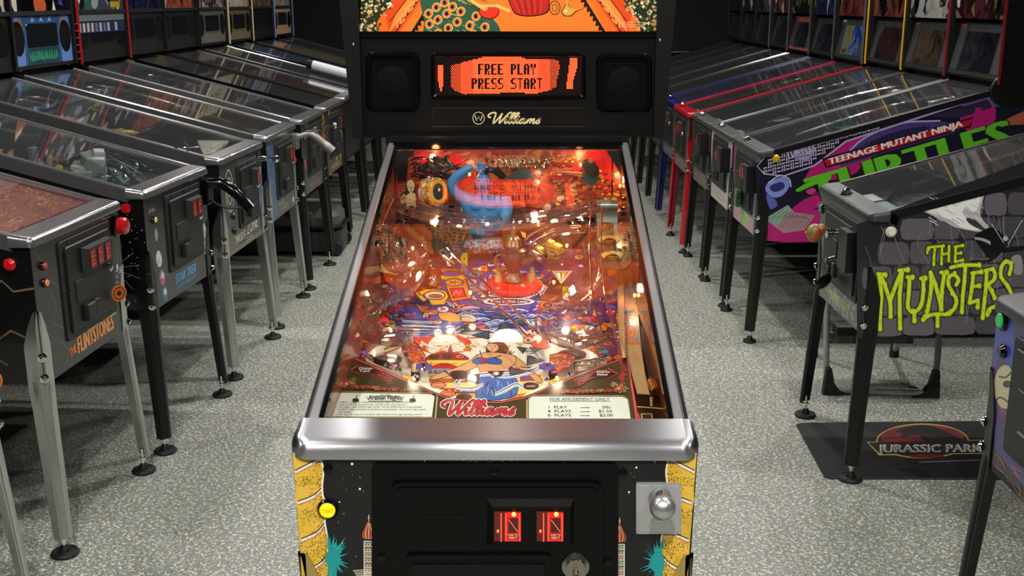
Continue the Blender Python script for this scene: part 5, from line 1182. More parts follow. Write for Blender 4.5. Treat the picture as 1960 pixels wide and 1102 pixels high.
# small gems and ramp flags
for x, y, c in ((745, 536, 'e01838'), (735, 612, 'd01828'), (1168, 598, 'd81838'), (1098, 628, 'd8a020'), (912, 470, '2a8a9a'), (1148, 415, 'c81830'), (1080, 420, 'e02040'), (1022, 405, 'd82040')):
    MB().ball(q(x, y, .05 if y > 500 else .10), .007, 10, (1.2, .9, .7)).build('jewel', mat('jewel '+c, c, .1, coat=1, emit=c, es=.25), MAIN)
MB().prism([(1066, 350), (0, 0), (0, 0)][:0] or A4([(310, 10), (370, 35), (365, 90), (330, 70)]), lambda u, v, d: PF(u, v, d), .06, .063).build('yellow_flag', mat('yellow flag', 'e8a820', .4), MAIN, smooth=0)
for k, (x, y) in enumerate(A4([(600, 95), (640, 120), (690, 150), (720, 165), (470, 160), (520, 190)])):
    MB().ball(q(x, y, .05), .005, 8, (1.5, .8, .8)).build('lit_jewel', mat('lit amber jewel', 'ffb050', .2, emit='ff9a3a', es=3), MAIN)
MB().lathe([(.045, 0), (.047, .008), (.04, .014), (.02, .016), (0, .016)], q(1045, 482, .03), PN, n=32).build('magnet_disc', noisemat('dark ring print', ['201810', '5a4a20', '8a8a40', '2a2018', 'a89848'], 120, hard=True), MAIN)
post(1036, 470, .05, .006, 'black_post', mat('black post', '120e0c', .3), False)
# dark glossy doorway block of the shrine and dome toy at left
MB().prism(A4([(655, 432), (845, 436), (742, 570)]), lambda u, v, d: PF(u, v, d), .045, .048, .0006).build('arrow_sign', mat('dark sign plastic', '24211c', .3, coat=.6), MAIN, smooth=0)
z = Art(); z.poly(A4([(665, 437), (835, 440), (742, 562)]), 'c8bc80'); z.poly(A4([(680, 442), (820, 444), (742, 548)]), '24211c'); z.poly(A4([(690, 452), (728, 450), (735, 540)]), 'd0d8e0'); z.poly(A4([(742, 452), (790, 450), (748, 540)]), 'e0b42c')
z.build('arrow_sign_print', lambda u, v, h: PF(u, v, .048+h), MAIN)
for P_, c in (([(700, 505), (728, 500), (730, 540), (704, 548)], ['c83a14', 'e8641c', '8a1c0c']), ([(792, 468), (815, 462), (818, 478), (796, 484)], ['2a5a4a', '8a4a2a', '1a3a34'])):
    plastic(P_, .05, c, 70, 'side_plastic')

# ------------------------------------------------------------------ the machines in the two rows
M_PGLASS = clearmat('neighbour playfield glass', (.95, .96, .96), 1.0, .015, 1.5, haze=('c8d0d8', .02))  # pale haze mixed into the colour, brightening the dark interiors
M_GREYLB = mat('dark grey powder coat lockbar', '37393c', .42, .2, bump=(800, .2))
M_ROD = mat('machine wire rail', 'c8c8cc', .12, 1)
def machine(lab, x, y, yaw, stern=False, leg=None, railm=None, lbm=None, side='0a0a0b', front=None, pf=None, bgc=None, H=.893, sl=.26, ops=None, near=True, spk='060607', far=False, trim=None, edge=None, seed=1, hb=.505, bright=.05, toys=None):
    yb = 1.02 if stern else 1.12; BW = .302 if stern else .345
    T = empty('pinball_machine', (x, y, 0), yaw, label=lab, cat='pinball machine', group='pinball machines')
    Mx = Matrix.Translation((x, y, 0)) @ Matrix.Rotation(yaw, 4, 'Z'); T.matrix_world = Mx
    hw = .283; zr = H+.033; L = 1.10 if not stern else 1.02; zl = lambda yy: zr+sl*(yy-.052)
    spx = -.1 if stern and y > 3 else 1; leg = leg or M_LEGS; lip = .046 if railm is None else .03; railm = railm or M_NRAIL; lbm = lbm or M_NRAIL
    sm = side if not isinstance(side, str) else mat('cabinet paint '+side, side, .35, coat=.3)
    cabinet_body(hw-.003, 1.28, hb, hb+.055, H+.01, H+.01+sl*1.26, T, sm)
    for s in (-1, 1): rail_path(hw+.0005, s, .052, zr, L, sl, T, railm, .024, lip=lip)
    lockbar(.2925, -.014, .054, H, H+.024, H+.034, lbm, T, rad=.03 if stern else .018)
    MB().prism([(.05, zl(.05)-.004), (L, zl(L)-.004), (L, zl(L)-.008), (.05, zl(.05)-.008)], lambda u, v, d: Vector((d, u, v)), -.258, .258).build('playfield_glass', M_PGLASS, T, smooth=0)
    for s in (-1, 1):
        if far: leg_bm(s, -1, hw, 0, .715, spx).build('leg', leg, T, smooth=30)
        else: add_leg(T, s, -1, hw, 0, .715, leg, spx=spx)
        leg_bm(s, 1, hw, 1.28, .75, spx).build('leg', leg, T, smooth=30)
    # playfield
    pz = lambda yy: H-.045+.165*(yy-.06)
    cols = pf or ['14141a', '2a2a3a', '5a2a2a', 'c8a040', '1c3050']
    MB().prism([(.02, pz(.02)), (L+.05, pz(L+.05)), (L+.05, pz(L+.05)-.012), (.02, pz(.02)-.012)], lambda u, v, d: Vector((d, u, v)), -.262, .262).build('playfield', noisemat('playfield print '+''.join(cols)[:36], cols, 14, (1, 1, 1), 2.2, hard=True, coat=.5), T, smooth=0)
    rg = random.Random(seed)
    pb = lambda u, v, h: Vector((u, v, pz(v)+h))
    # apron with cards
    ap = MB().prism([(-.25, .05), (.22, .05), (.22, .26), (.03, .13), (-.03, .13), (-.25, .26)], lambda u, v, d: pb(u, v, .03+d), 0, .003).build('apron', mat('black apron', '121214', .35), T, smooth=0)
    if near:
        for u0 in (-.2, .06): MB().prism([(u0, .065), (u0+.13, .065), (u0+.13, .12), (u0, .12)], lambda u, v, d: pb(u, v, .0332+d), 0, .0006).build('card', mat('white card stock', 'd9dcd0', .6), ap, smooth=0)
    n = 5 if far else 9
    for k in range(n):
        u, v = rg.uniform(-.2, .18), rg.uniform(.35, .95); c = rg.choice(['b8b8b0', 'd8b030', 'a82020', '2a5a9a', '3a8a5a', 'e8e0d0', '8a8a90', '6a3a2a'])
        w_, l_ = rg.uniform(.02, .05), rg.uniform(.03, .08); a_ = rg.uniform(-.6, .6)
        P_ = [(u+px*math.cos(a_)-py*math.sin(a_), v+px*math.sin(a_)+py*math.cos(a_)) for px, py in ((-w_, -l_), (w_, -l_*.6), (w_*.7, l_), (-w_*.5, l_*.8))]
        hh = rg.uniform(.02, .06)
        MB().prism(P_, lambda a1, b1, d: pb(a1, b1, hh+d), 0, .004, .001).build('playfield_plastic', mat('plastic '+c, c, .25, coat=.6), T, smooth=0)
    if not far:
        for k in range(3):
            MB().lathe([(.026, 0), (.022, .02), (.030, .034), (.031, .04), (.012, .046), (0, .046)], pb(-.08+.09*k, .72+.05*(k % 2), 0), n=18).build('pop_bumper', mat('bumper '+str(k), ('c83030', 'd8d8d0', 'd8a820')[k], .3, coat=.5), T)
        for k in range(2):
            s = -1 if k else 1; sx = s*rg.uniform(.17, .21)
            P_ = catmull([pb(sx, .28, .05), pb(sx, .5, .085), pb(sx*.9, .75, .12), pb(sx*.3, .93, .14), pb(-sx*.3, .85, .12)], 5)
            b = MB()
            for o_ in (-.012, .012): b.tube([p+Vector((o_, 0, 0)) for p in P_], .0022, 6)
            for q_ in P_[::4]: b.tube([q_+Vector((-.014, 0, -.002)), q_+Vector((0, 0, -.014)), q_+Vector((.014, 0, -.002))], .0018, 5)
            b.build('wire_ramp', M_ROD, T)
        for k in range(14): MB().lathe([(.004, 0), (.005, .01), (.003, .022), (.0045, .026), (0, .028)], pb(rg.uniform(-.22, .2), rg.uniform(.3, .98), 0), n=8).build('playfield_post', (M_CHROME, M_RED, M_ROD)[k % 3], T)
    MB().prism([(.06, pz(.06)+.01), (L, pz(L)+.01), (L, zl(L)-.012), (.06, zl(.06)-.012)], lambda u, v, d: Vector((d, u, v)), .2595, .2605).build('inner_side_art', mat('inner blade '+cols[1], dimc(cols[1], 1.0), .15, coat=.6), T, smooth=0)
    # backbox
    zb = zl(L)+.02; zt = zb+.68
    bbm = mat('backbox '+('s' if stern else 'w'), '050506', .55, spec=.25)
    b = MB(); dep = .22
    for s in (-1, 1): b.prism([(yb-.012, zb), (yb-.012, zt), (yb+dep, zt), (yb+dep, zb)], lambda u, v, d: Vector((d, u, v)), s*(BW-.02), s*BW)
    b.box((0, yb+dep/2, zb+.008), (2*BW-.03, dep, .016)).box((0, yb+dep/2, zt-.008), (2*BW-.03, dep, .016)).box((0, yb+dep-.006, (zb+zt)/2), (2*BW-.03, .012, zt-zb)).box((0, yb+.12, zb-.03), (.5, .16, .06))
    BX = b.build('backbox', bbm, T, smooth=0)
    fz = lambda u, v, h: Vector((u, yb+.004-h, v))
    zs = zb+.245
    if stern:
        # sloped speaker panel with screen
        sp_ = lambda u, v, d: Vector((u, yb-.01+.05*(v-zb)/.245-d, v))
        S = MB().prism([(-BW+.02, zb+.01), (BW-.02, zb+.01), (BW-.02, zs), (-BW+.02, zs)], sp_, -.01, 0).build('speaker_panel', mat('panel '+spk, spk, .5, spec=.25), BX, smooth=0)
        MB().prism([(-.17, zb+.03), (.17, zb+.03), (.17, zs-.04), (-.17, zs-.04)], sp_, .0, .004, .001).build('display_screen', noisemat('dim screen '+str(seed % 4), [['0a0c10', '14161c', '24262c'], ['0c0a08', '2a221a', '3a3028', '141210'], ['0a1030', '1c3a8a', '6a6a30', '101420'], ['140c0c', '2a1818', '141414']][seed % 4], 9, rough=.08, es=.04), S, smooth=0)
        for s in (-1, 1): MB().prism([(s*.19, zb+.03), (s*(BW-.035), zb+.03), (s*(BW-.035), zs-.02), (s*.19, zs-.02)][::s], sp_, .0, .002, .0005).build('speaker_grille', mat('perforated grille', '18191b', .5, bump=(300, .8)), S, smooth=0)
        t_ = Art(); t_.rect(-BW+.03, zs-.045, -BW+.10, zs-.01, rg.choice(['8a3030', 'b0b0b0', '3a3a40'])); t_.ell(0, zs-.018, .008, .011, '040405')
        t_.build('panel_badge', lambda u, v, h: sp_(u, v, .0005+h), S)
    else:
        S = MB().prism([(-BW+.02, zb+.016), (BW-.02, zb+.016), (BW-.02, zs), (-BW+.02, zs)], fz, -.008, 0).build('speaker_panel', mat('panel '+(spk if isinstance(spk, str) else 'x'), spk, .55, spec=.25) if isinstance(spk, str) else spk, BX, smooth=0)
        for s in (-1, 1): MB().prism(ell(s*.255, zb+.14, .062, .075), fz, 0, .003, .001).build('speaker_grille', mat('speaker cloth black', '030303', .9, spec=.1), S, smooth=0)
        MB().prism(rrect(-.165, zb+.095, .165, zb+.205, .01), fz, 0, .004, .002).build('display_screen', mat('unlit display window', '14161c', .06), S, smooth=0)
        MB().box((0, yb-.003, zs+.008), (2*BW-.03, .016, .02)).build('lower_glass_trim', mat('grey trim', '3a3c40', .3, .6), BX, smooth=0)
    gcols = bgc or ['14142a', '3a2a4a', '8a5a3a', 'c8b48a']
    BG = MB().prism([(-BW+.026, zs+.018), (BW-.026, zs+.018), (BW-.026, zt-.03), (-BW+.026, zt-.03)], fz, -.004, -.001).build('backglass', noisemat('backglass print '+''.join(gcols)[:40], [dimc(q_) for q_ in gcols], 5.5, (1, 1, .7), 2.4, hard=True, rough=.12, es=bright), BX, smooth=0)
    rg = random.Random(seed*3+1); t_ = Art()
    for k in range(26):
        cx_, cz_ = rg.uniform(-.3, .3), rg.uniform(zs+.04, zt-.08); c = rg.choice(gcols+['e8d8b8', '0c0c10'])
        P_ = [(cx_+math.cos(q)*rg.uniform(.01, .05), cz_+math.sin(q)*rg.uniform(.02, .09)) for q in (0, 1.1, 2, 3.1, 4.2, 5.3)]
        P_ = [(max(-BW+.027, min(BW-.027, a1)), max(zs+.02, min(zt-.035, b1))) for a1, b1 in P_]
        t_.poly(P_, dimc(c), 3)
    t_.build('backglass_figures', lambda u, v, h: fz(u, v, h-.001), BG, artmat('dim backglass print', .15, bright))
    if trim:
        for s in (-1, 1): MB().prism([(yb-.02, zb-.01), (yb-.02, zt), (yb-.008, zt), (yb-.008, zb-.01)], lambda u, v, d: Vector((d, u, v)), s*(BW+.0005), s*(BW+.003)).build('backbox_edge_trim', mat('trim '+trim, trim, .35), BX, smooth=0)
    if ops: ops(T, Mx, dict(H=H, hw=hw, zl=zl, pb=pb, yb=yb, zb=zb, zs=zs, S=S, fz=fz, BX=BX, BG=BG))
    return T
def fr(T, h0=0):
    return lambda u, v, h=0: Vector((u, -h-h0, v))
def side_px(Mx, hw, s=1):
    n = (Mx.to_3x3() @ Vector((s, 0, 0))); p0 = Mx @ Vector((s*hw, 0, 0)); inv = Mx.inverted()
    return lambda px, py, h=0: inv @ (at(px, py, p0, n)) + Vector((s*h, 0, 0))
def front_px(Mx):
    n = (Mx.to_3x3() @ Vector((0, -1, 0))); p0 = Mx @ Vector((0, 0, 0)); inv = Mx.inverted()
    return lambda px, py, h=0: inv @ (at(px, py, p0, n)) + Vector((0, -h, 0))
def coin_door(T, x0=-.135, x1=.205, z0=.582, z1=.873, slots=2, full=True, key=None, lit=True, wpc=True):
    f = fr(T)
    d = MB().prism(rrect(x0, z0, x1, z1, .012), f, 0, .006, .002).build('coin_door_frame', M_DARKGREY, T)
    D = MB().prism(rrect(x0+.022, z0+.018, x1-.02, z1-.02, .012), f, .005, .013, .003).build('coin_door', mat('dark charcoal coin door', '101113', .4, spec=.35), T)
    w_ = .056*slots+.012; sx = x1-.045-w_
    bz = MB(); o = [(sx, z1-.12), (sx+w_, z1-.12), (sx+w_, z1-.04), (sx, z1-.04)]; i_ = [(sx+.012, z1-.108), (sx+w_-.01, z1-.108), (sx+w_-.01, z1-.046), (sx+.012, z1-.046)]
    bz.loft([[f(u, v, .012) for u, v in o], [f(u, v, .032) for u, v in i_]]); B = bz.build('coin_entry_bezel', M_DARKGREY, D, smooth=0)
    for k in range(slots):
        u0 = sx+.016+k*.052
        MB().prism([(u0, z1-.105), (u0+.034, z1-.105), (u0+.034, z1-.05), (u0, z1-.05)], f, .032, .034).build('coin_slot', M_SLOTDIM, B, smooth=0)
        t_ = Art()
        for q in range(4): t_.line([(u0+.005, z1-.058-q*.012), (u0+.028, z1-.058-q*.012)], .0022, 'd83020' if q % 2 else '8a1810')
        t_.line([(u0+.008, z1-.055), (u0+.008, z1-.1)], .002, 'e04028'); t_.build('slot_print', lambda u, v, h: f(u, v, .0342+h), B, artmat('dim red slot print', .3, .5))
    MB().prism(rrect(x0+.06, z0+.10, x0+.19, z0+.165, .004), f, .012, .016, .002).build('door_panel', M_DARKGREY, D)
    MB().prism([(x0+.10, z0+.035), (x0+.15, z0+.035), (x0+.15, z0+.085), (x0+.10, z0+.085)], f, .012, .028, .004).build('coin_return', M_DARKGREY, D, smooth=0)
    MB().prism([(x0+.16, z0+.035), (x0+.19, z0+.035), (x0+.19, z0+.085), (x0+.16, z0+.085)], f, .012, .022, .003).build('coin_return', M_DARKGREY, D, smooth=0)
    MB().lathe([(.014, 0), (.0135, .006), (.009, .009), (0, .009)], f(x1-.045, z0+.152, .012), (0, -1, 0), n=16).build('lock', M_CHROME, D)
    for k, (u, v) in enumerate(((x0+.01, z0+.15), (x1-.009, z0+.15), ((x0+x1)/2, z1-.009), (x0+.05, z1-.009), (x1-.05, z0+.008))):
        MB().lathe([(.005, 0), (.004, .003), (0, .003)], f(u, v, .005), (0, -1, 0), n=8).build('door_bolt', M_SCREW, d)
    return D
def button(T, p, r, m, ax=(0, -1, 0), ring=M_BLKGLOSS, name='start_button'):
    o = MB().lathe([(r*1.35, 0), (r*1.35, .004), (r*1.05, .009), (r, .009), (r, .003), (0, .003)], p, ax, n=20).build(name, ring, T)
    MB().lathe([(r*.98, 0), (r*.98, .008), (r*.8, .011), (0, .011)], Vector(p)+Vector(ax)*.001, ax, n=20).build('button_cap', m, o); return o
def flip_btn(T, y, z, m, hw=.283, s=1): return button(T, Vector((s*hw, y, z)), .013, m, (s, 0, 0), m, 'flipper_button')
def plunger(T, x, z, m=M_CHROME, par=None):
    o = MB().prism(rrect(x-.03, z-.035, x+.03, z+.035, .004), fr(T), 0, .006, .001).build('plunger_housing', M_DARKGREY, T)
    MB().lathe([(.012, 0), (.010, .03), (0, .03)], Vector((x, -.006, z)), (0, -1, 0), n=14).tube([(x, -.03, z), (x, -.07, z)], .004, 8).lathe([(.006, 0), (.016, .008), (.017, .018), (.012, .026), (0, .028)], Vector((x, -.066, z)), (0, -1, 0), n=16).build('plunger_knob', m, o)
    return o
def key_tag(world, label, c='c86a1c'):
    p = Vector(world); e = empty('key_tag', p, label=label, cat='key tag', group='round key tags on coin doors')
    b = MB(); ax = Vector((.8, -.6, 0))
    b.lathe([(.0, -.002), (.026, -.002), (.026, .002), (.0, .002)], (0, 0, -.085), ax, n=24); o = b.build('tag_disc', mat('orange round tag '+c, c, .4), e)
    a_ = Art(); u = ax.orthogonal().normalized(); v = ax.cross(u)
    if u.z < v.z: u, v = v, u
    a_.line(ell(0, 0, .019, .019, 20)+[(.019, 0)], .003, '1a0e06'); a_.ell(0, 0, .008, .008, '1a0e06')
    for k in range(10): a_.line([(.010*math.cos(k*.628), .010*math.sin(k*.628)), (.016*math.cos(k*.628), .016*math.sin(k*.628))], .0016, '1a0e06')
    a_.build('tag_print', lambda p_, q_, h: Vector((0, 0, -.085))+ax*(.002+h)+u*q_+v*p_, e)
    b = MB()
    for k in range(6): b.tube([Vector((.003*math.cos(t)*(k % 2), .003*math.cos(t)*((k+1) % 2), -.008-k*.009+.006*math.sin(t))) for t in [q*math.pi/4 for q in range(9)]], .0012, 5)
    b.box((0, 0, -.002), (.006, .016, .018)).tube([(0, 0, .004), (0, 0, -.06)], .0009, 5); b.build('key_chain', M_CHROME, e)
    return e

# ---- left row -----------------------------------------------------------
def crack(a, P, c='5c4a38', w_=.003, k='x'): a.line(P, w_, c)
def ops_L1(T, Mx, d):
    f = front_px(Mx); a = Art()
    a.rect(-.283, .506, .283, .90, '0e1112')
    rg = random.Random(4)
    for P in ([(-.26, .88), (-.21, .83), (-.22, .79), (-.16, .76)], [(-.2, .76), (-.17, .70), (-.2, .66), (-.15, .63)], [(-.17, .60), (-.13, .56), (-.15, .52)], [(.23, .84), (.26, .78), (.24, .72)], [(.22, .60), (.25, .56), (.22, .52)]):
        for k in range(2): a.line([(x+rg.uniform(-.004, .004), y) for x, y in P], .003 if k else .005, '54524a' if k else '070808')
    a.dots(70, (-.28, .51, .28, .89), .004, '1f2c30', None, rg)
    # stone age lettering
    for col, bo in (('140a06', .0055), ('e0501c', .0034), ('f0a83c', .0012)):
        a.text('FLINTSTONES', -.075, .53, .05, col, .25, ang=.015, bold=bo)
        a.text('THE', -.125, .535, .026, 'e8641c', .042, ang=.1, bold=.0012)
    a.rect(.16, .575, .20, .592, 'd0d0cc')
    a.build('front_artwork', fr(T), T, artmat('cabinet print', .35, 0, .4))
    coin_door(T, slots=3)
    zl = d['zl']; MB().prism([(.085, zl(.085)-.016), (1.08, zl(1.08)-.016), (1.08, zl(1.08)-.019), (.085, zl(.085)-.019)], lambda u, v, q: Vector((q, u, v)), -.25, .25).build('reflection_sheet_under_glass', noisemat('red reflection pattern', ['2a0c08', '8a2c1c', 'a83c28', '6a1c14', 'c8843c', '7a2418', '4a140e'], 9, (1, 2.4, 1), 3, hard=True, detail=5), T, smooth=0)  # added sheet whose red pattern paints a reflection in the glass
    button(T, Vector((-.228, 0, .83)), .010, M_RED); button(T, Vector((-.228, 0, .782)), .010, mat('orange button', 'd8741c', .3, coat=.4, emit='d8741c', es=.15))
    o = MB().lathe([(.034, 0), (.034, .012), (.028, .016), (0, .016)], Vector((.25, 0, .845)), (0, -1, 0), n=22).build('launch_button', M_BLKGLOSS, T)
    MB().lathe([(.027, 0), (.027, .030), (.022, .036), (0, .038)], Vector((.25, -.006, .845)), (0, -1, 0), n=22).build('button_cap', M_RED, o)
    flip_btn(T, .06, .845, M_RED, s=-1)
    sa = Art()
    for P in ([(-.0, .78), (.06, .77), (.09, .80), (.14, .76), (.2, .79), (.28, .74)], [(.02, .63), (.08, .66), (.14, .62), (.2, .65)], [(.1, .56), (.16, .60), (.26, .58)], [(.3, .9), (.36, .84), (.5, .88)]): sa.line(P, .006, '6a5644')
    sa.build('side_artwork', lambda u, v, h: Vector((-.2803-h, u, v)), T)
    s2 = Art(); [s2.line([(.03, .70), (.03+.09*math.cos(k*.5), .70+.09*math.sin(k*.5))], .004, 'b8b8b0', taper=True) for k in range(12)]
    s2.build('side_artwork', lambda u, v, h: Vector((.2803+h, u, v)), T)
machine('left row pinball machine with orange dinosaur-age lettering, red pattern under the glass and chrome legs', -1.2616, 1.6678, 1.5159, pf=['3a100c', '8a2a1c', 'b04428', '6a1c14', 'c88a34', '4a140e', 'a83a24'], ops=ops_L1, seed=2, bgc=['c87a2a', '8a3a1a', 'e0b040', '3a1a10'], side='080808')
def ops_L2(T, Mx, d):
    a = Art(); a.rect(-.283, .506, .283, .90, '17191c'); rg = random.Random(3)
    a.dots(60, (-.28, .51, .28, .89), .0016, 'c8d0e0', None, rg)
    for x0, z0, c in ((-.195, .67, 'c8ccd4'), (-.18, .60, 'b04a6a'), (-.17, .54, '2a5a9a'), (.235, .68, 'b8c4d0'), (.23, .62, '8a9ab0')):
        a.ell(x0, z0, .028, .035, '0a0a0c', rot=.3); a.ell(x0, z0, .024, .030, c, rot=.3); a.ell(x0+.004, z0+.006, .012, .012, 'e8e8ec'); a.line([(x0-.02, z0-.02), (x0, z0), (x0+.02, z0+.02)], .003, '141418')
    a.ell(-.2, .755, .012, .022, '9a968a'); a.scrawl(-.245, .836, .05, .014, 'a0a0a0', 6)
    a.text('STAR TREK', -.07, .548, .034, '2a9ad8', .20, shear=.2, bold=.0016); a.text('THE NEXT GENERATION', -.06, .527, .015, '2a7ab0', .18, bold=.0006)
    a.line([(-.02, .6), (.08, .607), (.16, .60), (.24, .63), (.25, .7)], .012, '9a9288', 4, True); a.rect(.12, .60, .15, .612, 'd8d8d8')
    a.build('front_artwork', fr(T), T, artmat('cabinet print', .35, 0, .4))
    s = Art(); rg = random.Random(8); s.dots(220, (.0, .53, .5, .9), .0018, 'd0d4e0', None, rg); s.build('side_artwork', lambda u, v, h: Vector((-.2803-h, u, v)), T)
    coin_door(T, -.115, .215, .598, .872)
    button(T, Vector((-.215, 0, .81)), .010, mat('yellow button', 'd8c020', .3, emit='d8c020', es=.2), ring=M_BLKGLOSS)
    flip_btn(T, .06, .86, M_RED, s=-1)
    b = MB(); P0_ = Vector((.255, 0, .845))
    o = MB().prism(rrect(.225, .78, .285, .875, .01), fr(T), 0, .03, .004).build('pistol_grip', M_BLKGLOSS, T)
    b.tube(catmull([P0_+Vector((0, -.02, .015)), P0_+Vector((.01, -.075, .012)), P0_+Vector((.015, -.13, -.03)), P0_+Vector((.02, -.175, -.085))], 5), [.022]*10+[.021]*6, 14)
    b.build('grip_handle', M_BLKGLOSS, o)
    MB().tube(catmull([P0_+Vector((0, -.02, -.045)), P0_+Vector((.005, -.07, -.075)), P0_+Vector((.012, -.11, -.08)), P0_+Vector((.02, -.155, -.08))], 5), .005, 8).build('trigger_guard', mat('worn black metal', '24262a', .25, .8), o)
    # grey craft and wire ramps under the glass
    inv = Mx.inverted(); g = lambda px, py, z: (lambda p: Vector((max(-.25, min(.25, p.x)), max(.07, min(1.05, p.y)), p.z)))(inv @ at(px, py, (0, 0, z), (0, 0, 1)))
    m = mat('light grey model plastic', '8c9290', .4)
    def block(P, z, h, nm='grey_model_ship', mm=m): MB().prism([tuple(g(x, y, z)[:2]) for x, y in P], lambda u, v, q: Vector((u, v, z+q)), -h, 0, .004).build(nm, mm, T, smooth=0)
    block([(132, 318), (160, 300), (205, 305), (205, 322), (170, 330), (140, 330)], .945, .04); block([(152, 292), (178, 285), (202, 288), (200, 306), (165, 304)], .985, .05); block([(176, 283), (199, 284), (200, 292), (180, 291)], 1.0, .02)
    block([(205, 318), (222, 322), (250, 340), (235, 350)], .92, .006, 'teal_plate', mat('teal plate', '5a8a88', .3)); block([(165, 332), (200, 330), (205, 345), (170, 342)], .92, .006, 'teal_plate', mat('teal plate', ''))
    MB().lathe([(.014, 0), (.013, .006), (0, .006)], g(113, 322, .95), inv.to_3x3() @ Vector((0, -1, .3)), n=16).build('yellow_disc_toy', mat('yellow disc toy', 'c8b820', .4), T)
    for P, z0, z1, r in (([(0, 212), (110, 245), (160, 288)], 1.03, .98, .004), ([(50, 245), (160, 275), (250, 302), (305, 326)], 1.02, .95, .0032), ([(54, 252), (160, 284), (235, 312), (280, 336)], 1.01, .94, .0032), ([(0, 262), (60, 258), (80, 280)], 1.0, .98, .003), ([(150, 333), (200, 338), (262, 330)], .93, .93, .003), ([(200, 300), (235, 306), (262, 326), (262, 345)], .95, .92, .0028), ([(0, 285), (40, 290), (70, 300)], .98, .97, .003)):
        n = len(P); MB().tube(catmull([g(x, y, z0+(z1-z0)*k/(n-1)) for k, (x, y) in enumerate(P)], 6), r, 8).build('wire_ramp', M_ROD, T)
    for x, y in ((60, 318), (74, 312), (95, 306), (110, 309), (128, 312), (30, 300), (220, 335), (245, 345), (262, 322)): MB().lathe([(.007, 0), (.008, .012), (.004, .018), (0, .02)], g(x, y, .95), n=10).build('playfield_post', M_CHROME, T)
    MB().lathe([(.02, 0), (.016, .04), (.018, .07), (0, .075)], g(66, 320, .95), n=14).build('grey_cylinder_toy', mat('mauve grey toy', '6a6070', .4), T)
machine('left row pinball machine with black pistol-grip handle and blue lettering below its coin door', -1.2035, 2.412, 1.4911, leg=M_BLK2, pf=['0c0e14', '14202c', '2a3a48', '0a0c10', '586470', '101418'], ops=ops_L2, seed=5, side='050507', bgc=['101830', '2a3a6a', '8a8aa0', '0a0a14'], spk='101216')
def ops_L3(T, Mx, d):
    a = Art(); a.rect(-.283, .506, .283, .90, '262a30')
    a.poly([(-.283, .506), (-.05, .506), (-.283, .68)], '4a4740')
    for k in range(6): a.line([(math.cos(t)*(.018+.013*k)*.7-.175, .77+math.sin(t)*(.022+.016*k)) for t in [q*.3 for q in range(22)]], .006, 'b8b2a0' if k % 2 == 0 else '24262a', 2)
    for k in range(12): a.line([(-.28+k*.02, .52+k*.012), (-.2+k*.02, .72)], .0014, '3c4650')
    a.poly([(.21, .6), (.283, .6), (.283, .9), (.2, .9)], '24507a'); a.poly([(.225, .86), (.26, .88), (.275, .8), (.25, .77)], '7ab0d8', 3); a.dots(30, (.2, .58, .28, .9), .004, '8ab0e0')
    for col, bo, dx in (('101010', .003, 0), ('c8c4b0', .001, 0)):
        a.text('TWILIGHT', -.15, .54, .034, col, .15, ang=.02, bold=bo); a.text('ZONE', .02, .545, .05, col, .16, ang=.05, bold=bo)
    a.poly([(-.283, .506), (.283, .506), (.283, .53), (-.283, .52)], '5a564c')
    a.text('ZONE', -.0, .52, .018, 'a8a490', .1)
    a.build('front_artwork', fr(T), T, artmat('cabinet print', .35, 0, .4))
    coin_door(T, -.075, .21, .59, .862, slots=1)
    for z in (.66, .60): button(T, Vector((-.15, 0, z)), .011, M_BLKGLOSS)
    plunger(T, .245, .845)
    inv = Mx.inverted(); g = lambda px, py, z: (lambda p: Vector((max(-.25, min(.25, p.x)), max(.07, min(1.05, p.y)), p.z)))(inv @ at(px, py, (0, 0, z), (0, 0, 1)))
    for P, z, nm, mm in (([(175, 226), (196, 223), (210, 245), (190, 252)], 1.0, 'yellow_card_toy', noisemat('card toy print', ['d8c020', '2a2a2a', '8a8a8a', 'd8c020'], 40, hard=True)), ([(268, 240), (308, 244), (306, 250), (266, 246)], .99, 'grey_bracket', M_ROD), ([(250, 252), (290, 258), (288, 262), (248, 256)], .97, 'grey_bracket', M_ROD), ([(40, 190), (95, 196), (90, 212), (50, 208)], 1.06, 'grey_toy', mat('dim grey toy', '4a4c50', .4)), ([(130, 175), (160, 190), (150, 225), (128, 230)], 1.05, 'orange_toy', mat('dim orange toy', '7a4426', .5)), ([(395, 262), (425, 252), (455, 262), (440, 290), (390, 296)], .925, 'pale_apron_cards', noisemat('pale card print', ['8a9aa8', 'c8c8b8', 'a88a70', '6a7a98'], 20, hard=True))):
        MB().prism([tuple(g(x, y, z)[:2]) for x, y in P], lambda u, v, q: Vector((u, v, z+q)), -.012, 0, .002).build(nm, mm, T, smooth=0)
    for P in ([(285, 262), (300, 290), (330, 300)], [(240, 272), (290, 276), (330, 280)], [(330, 250), (345, 262), (350, 285)]): MB().tube(catmull([g(x, y, .96) for x, y in P], 5), .003, 8).build('wire_ramp', M_ROD, T)
    MB().lathe([(.0, 0), (.03, 0), (.03, .02), (.02, .03), (0, .03)], d['pb'](-.1, .8, .06), n=20).build('round_clock_toy', mat('grey clock', '6a6a60', .4), T)
    MB().prism([(-.1, .44), (-.03, .42), (-.02, .5), (-.09, .52)], lambda u, v, q: d['pb'](u, v, .08+q), 0, .006).build('yellow_card_toy', noisemat('yellow toy print', ['d8c020', 'e0d060', '2a2a2a', 'd8c020', '8a8a9a'], 30, hard=True), T, smooth=0)
machine('left row pinball machine with pale spiral and white lettering on its front', -1.1695, 3.1959, 1.5141, pf=['101216', '24201c', '3a2a20', '181c28', '8a6a3a', '14161c'], ops=ops_L3, seed=7, side='0a0c10', spk='0c0c0e', bgc=['14162a', '2a3060', 'c8c8d8', '6a4a3a'])
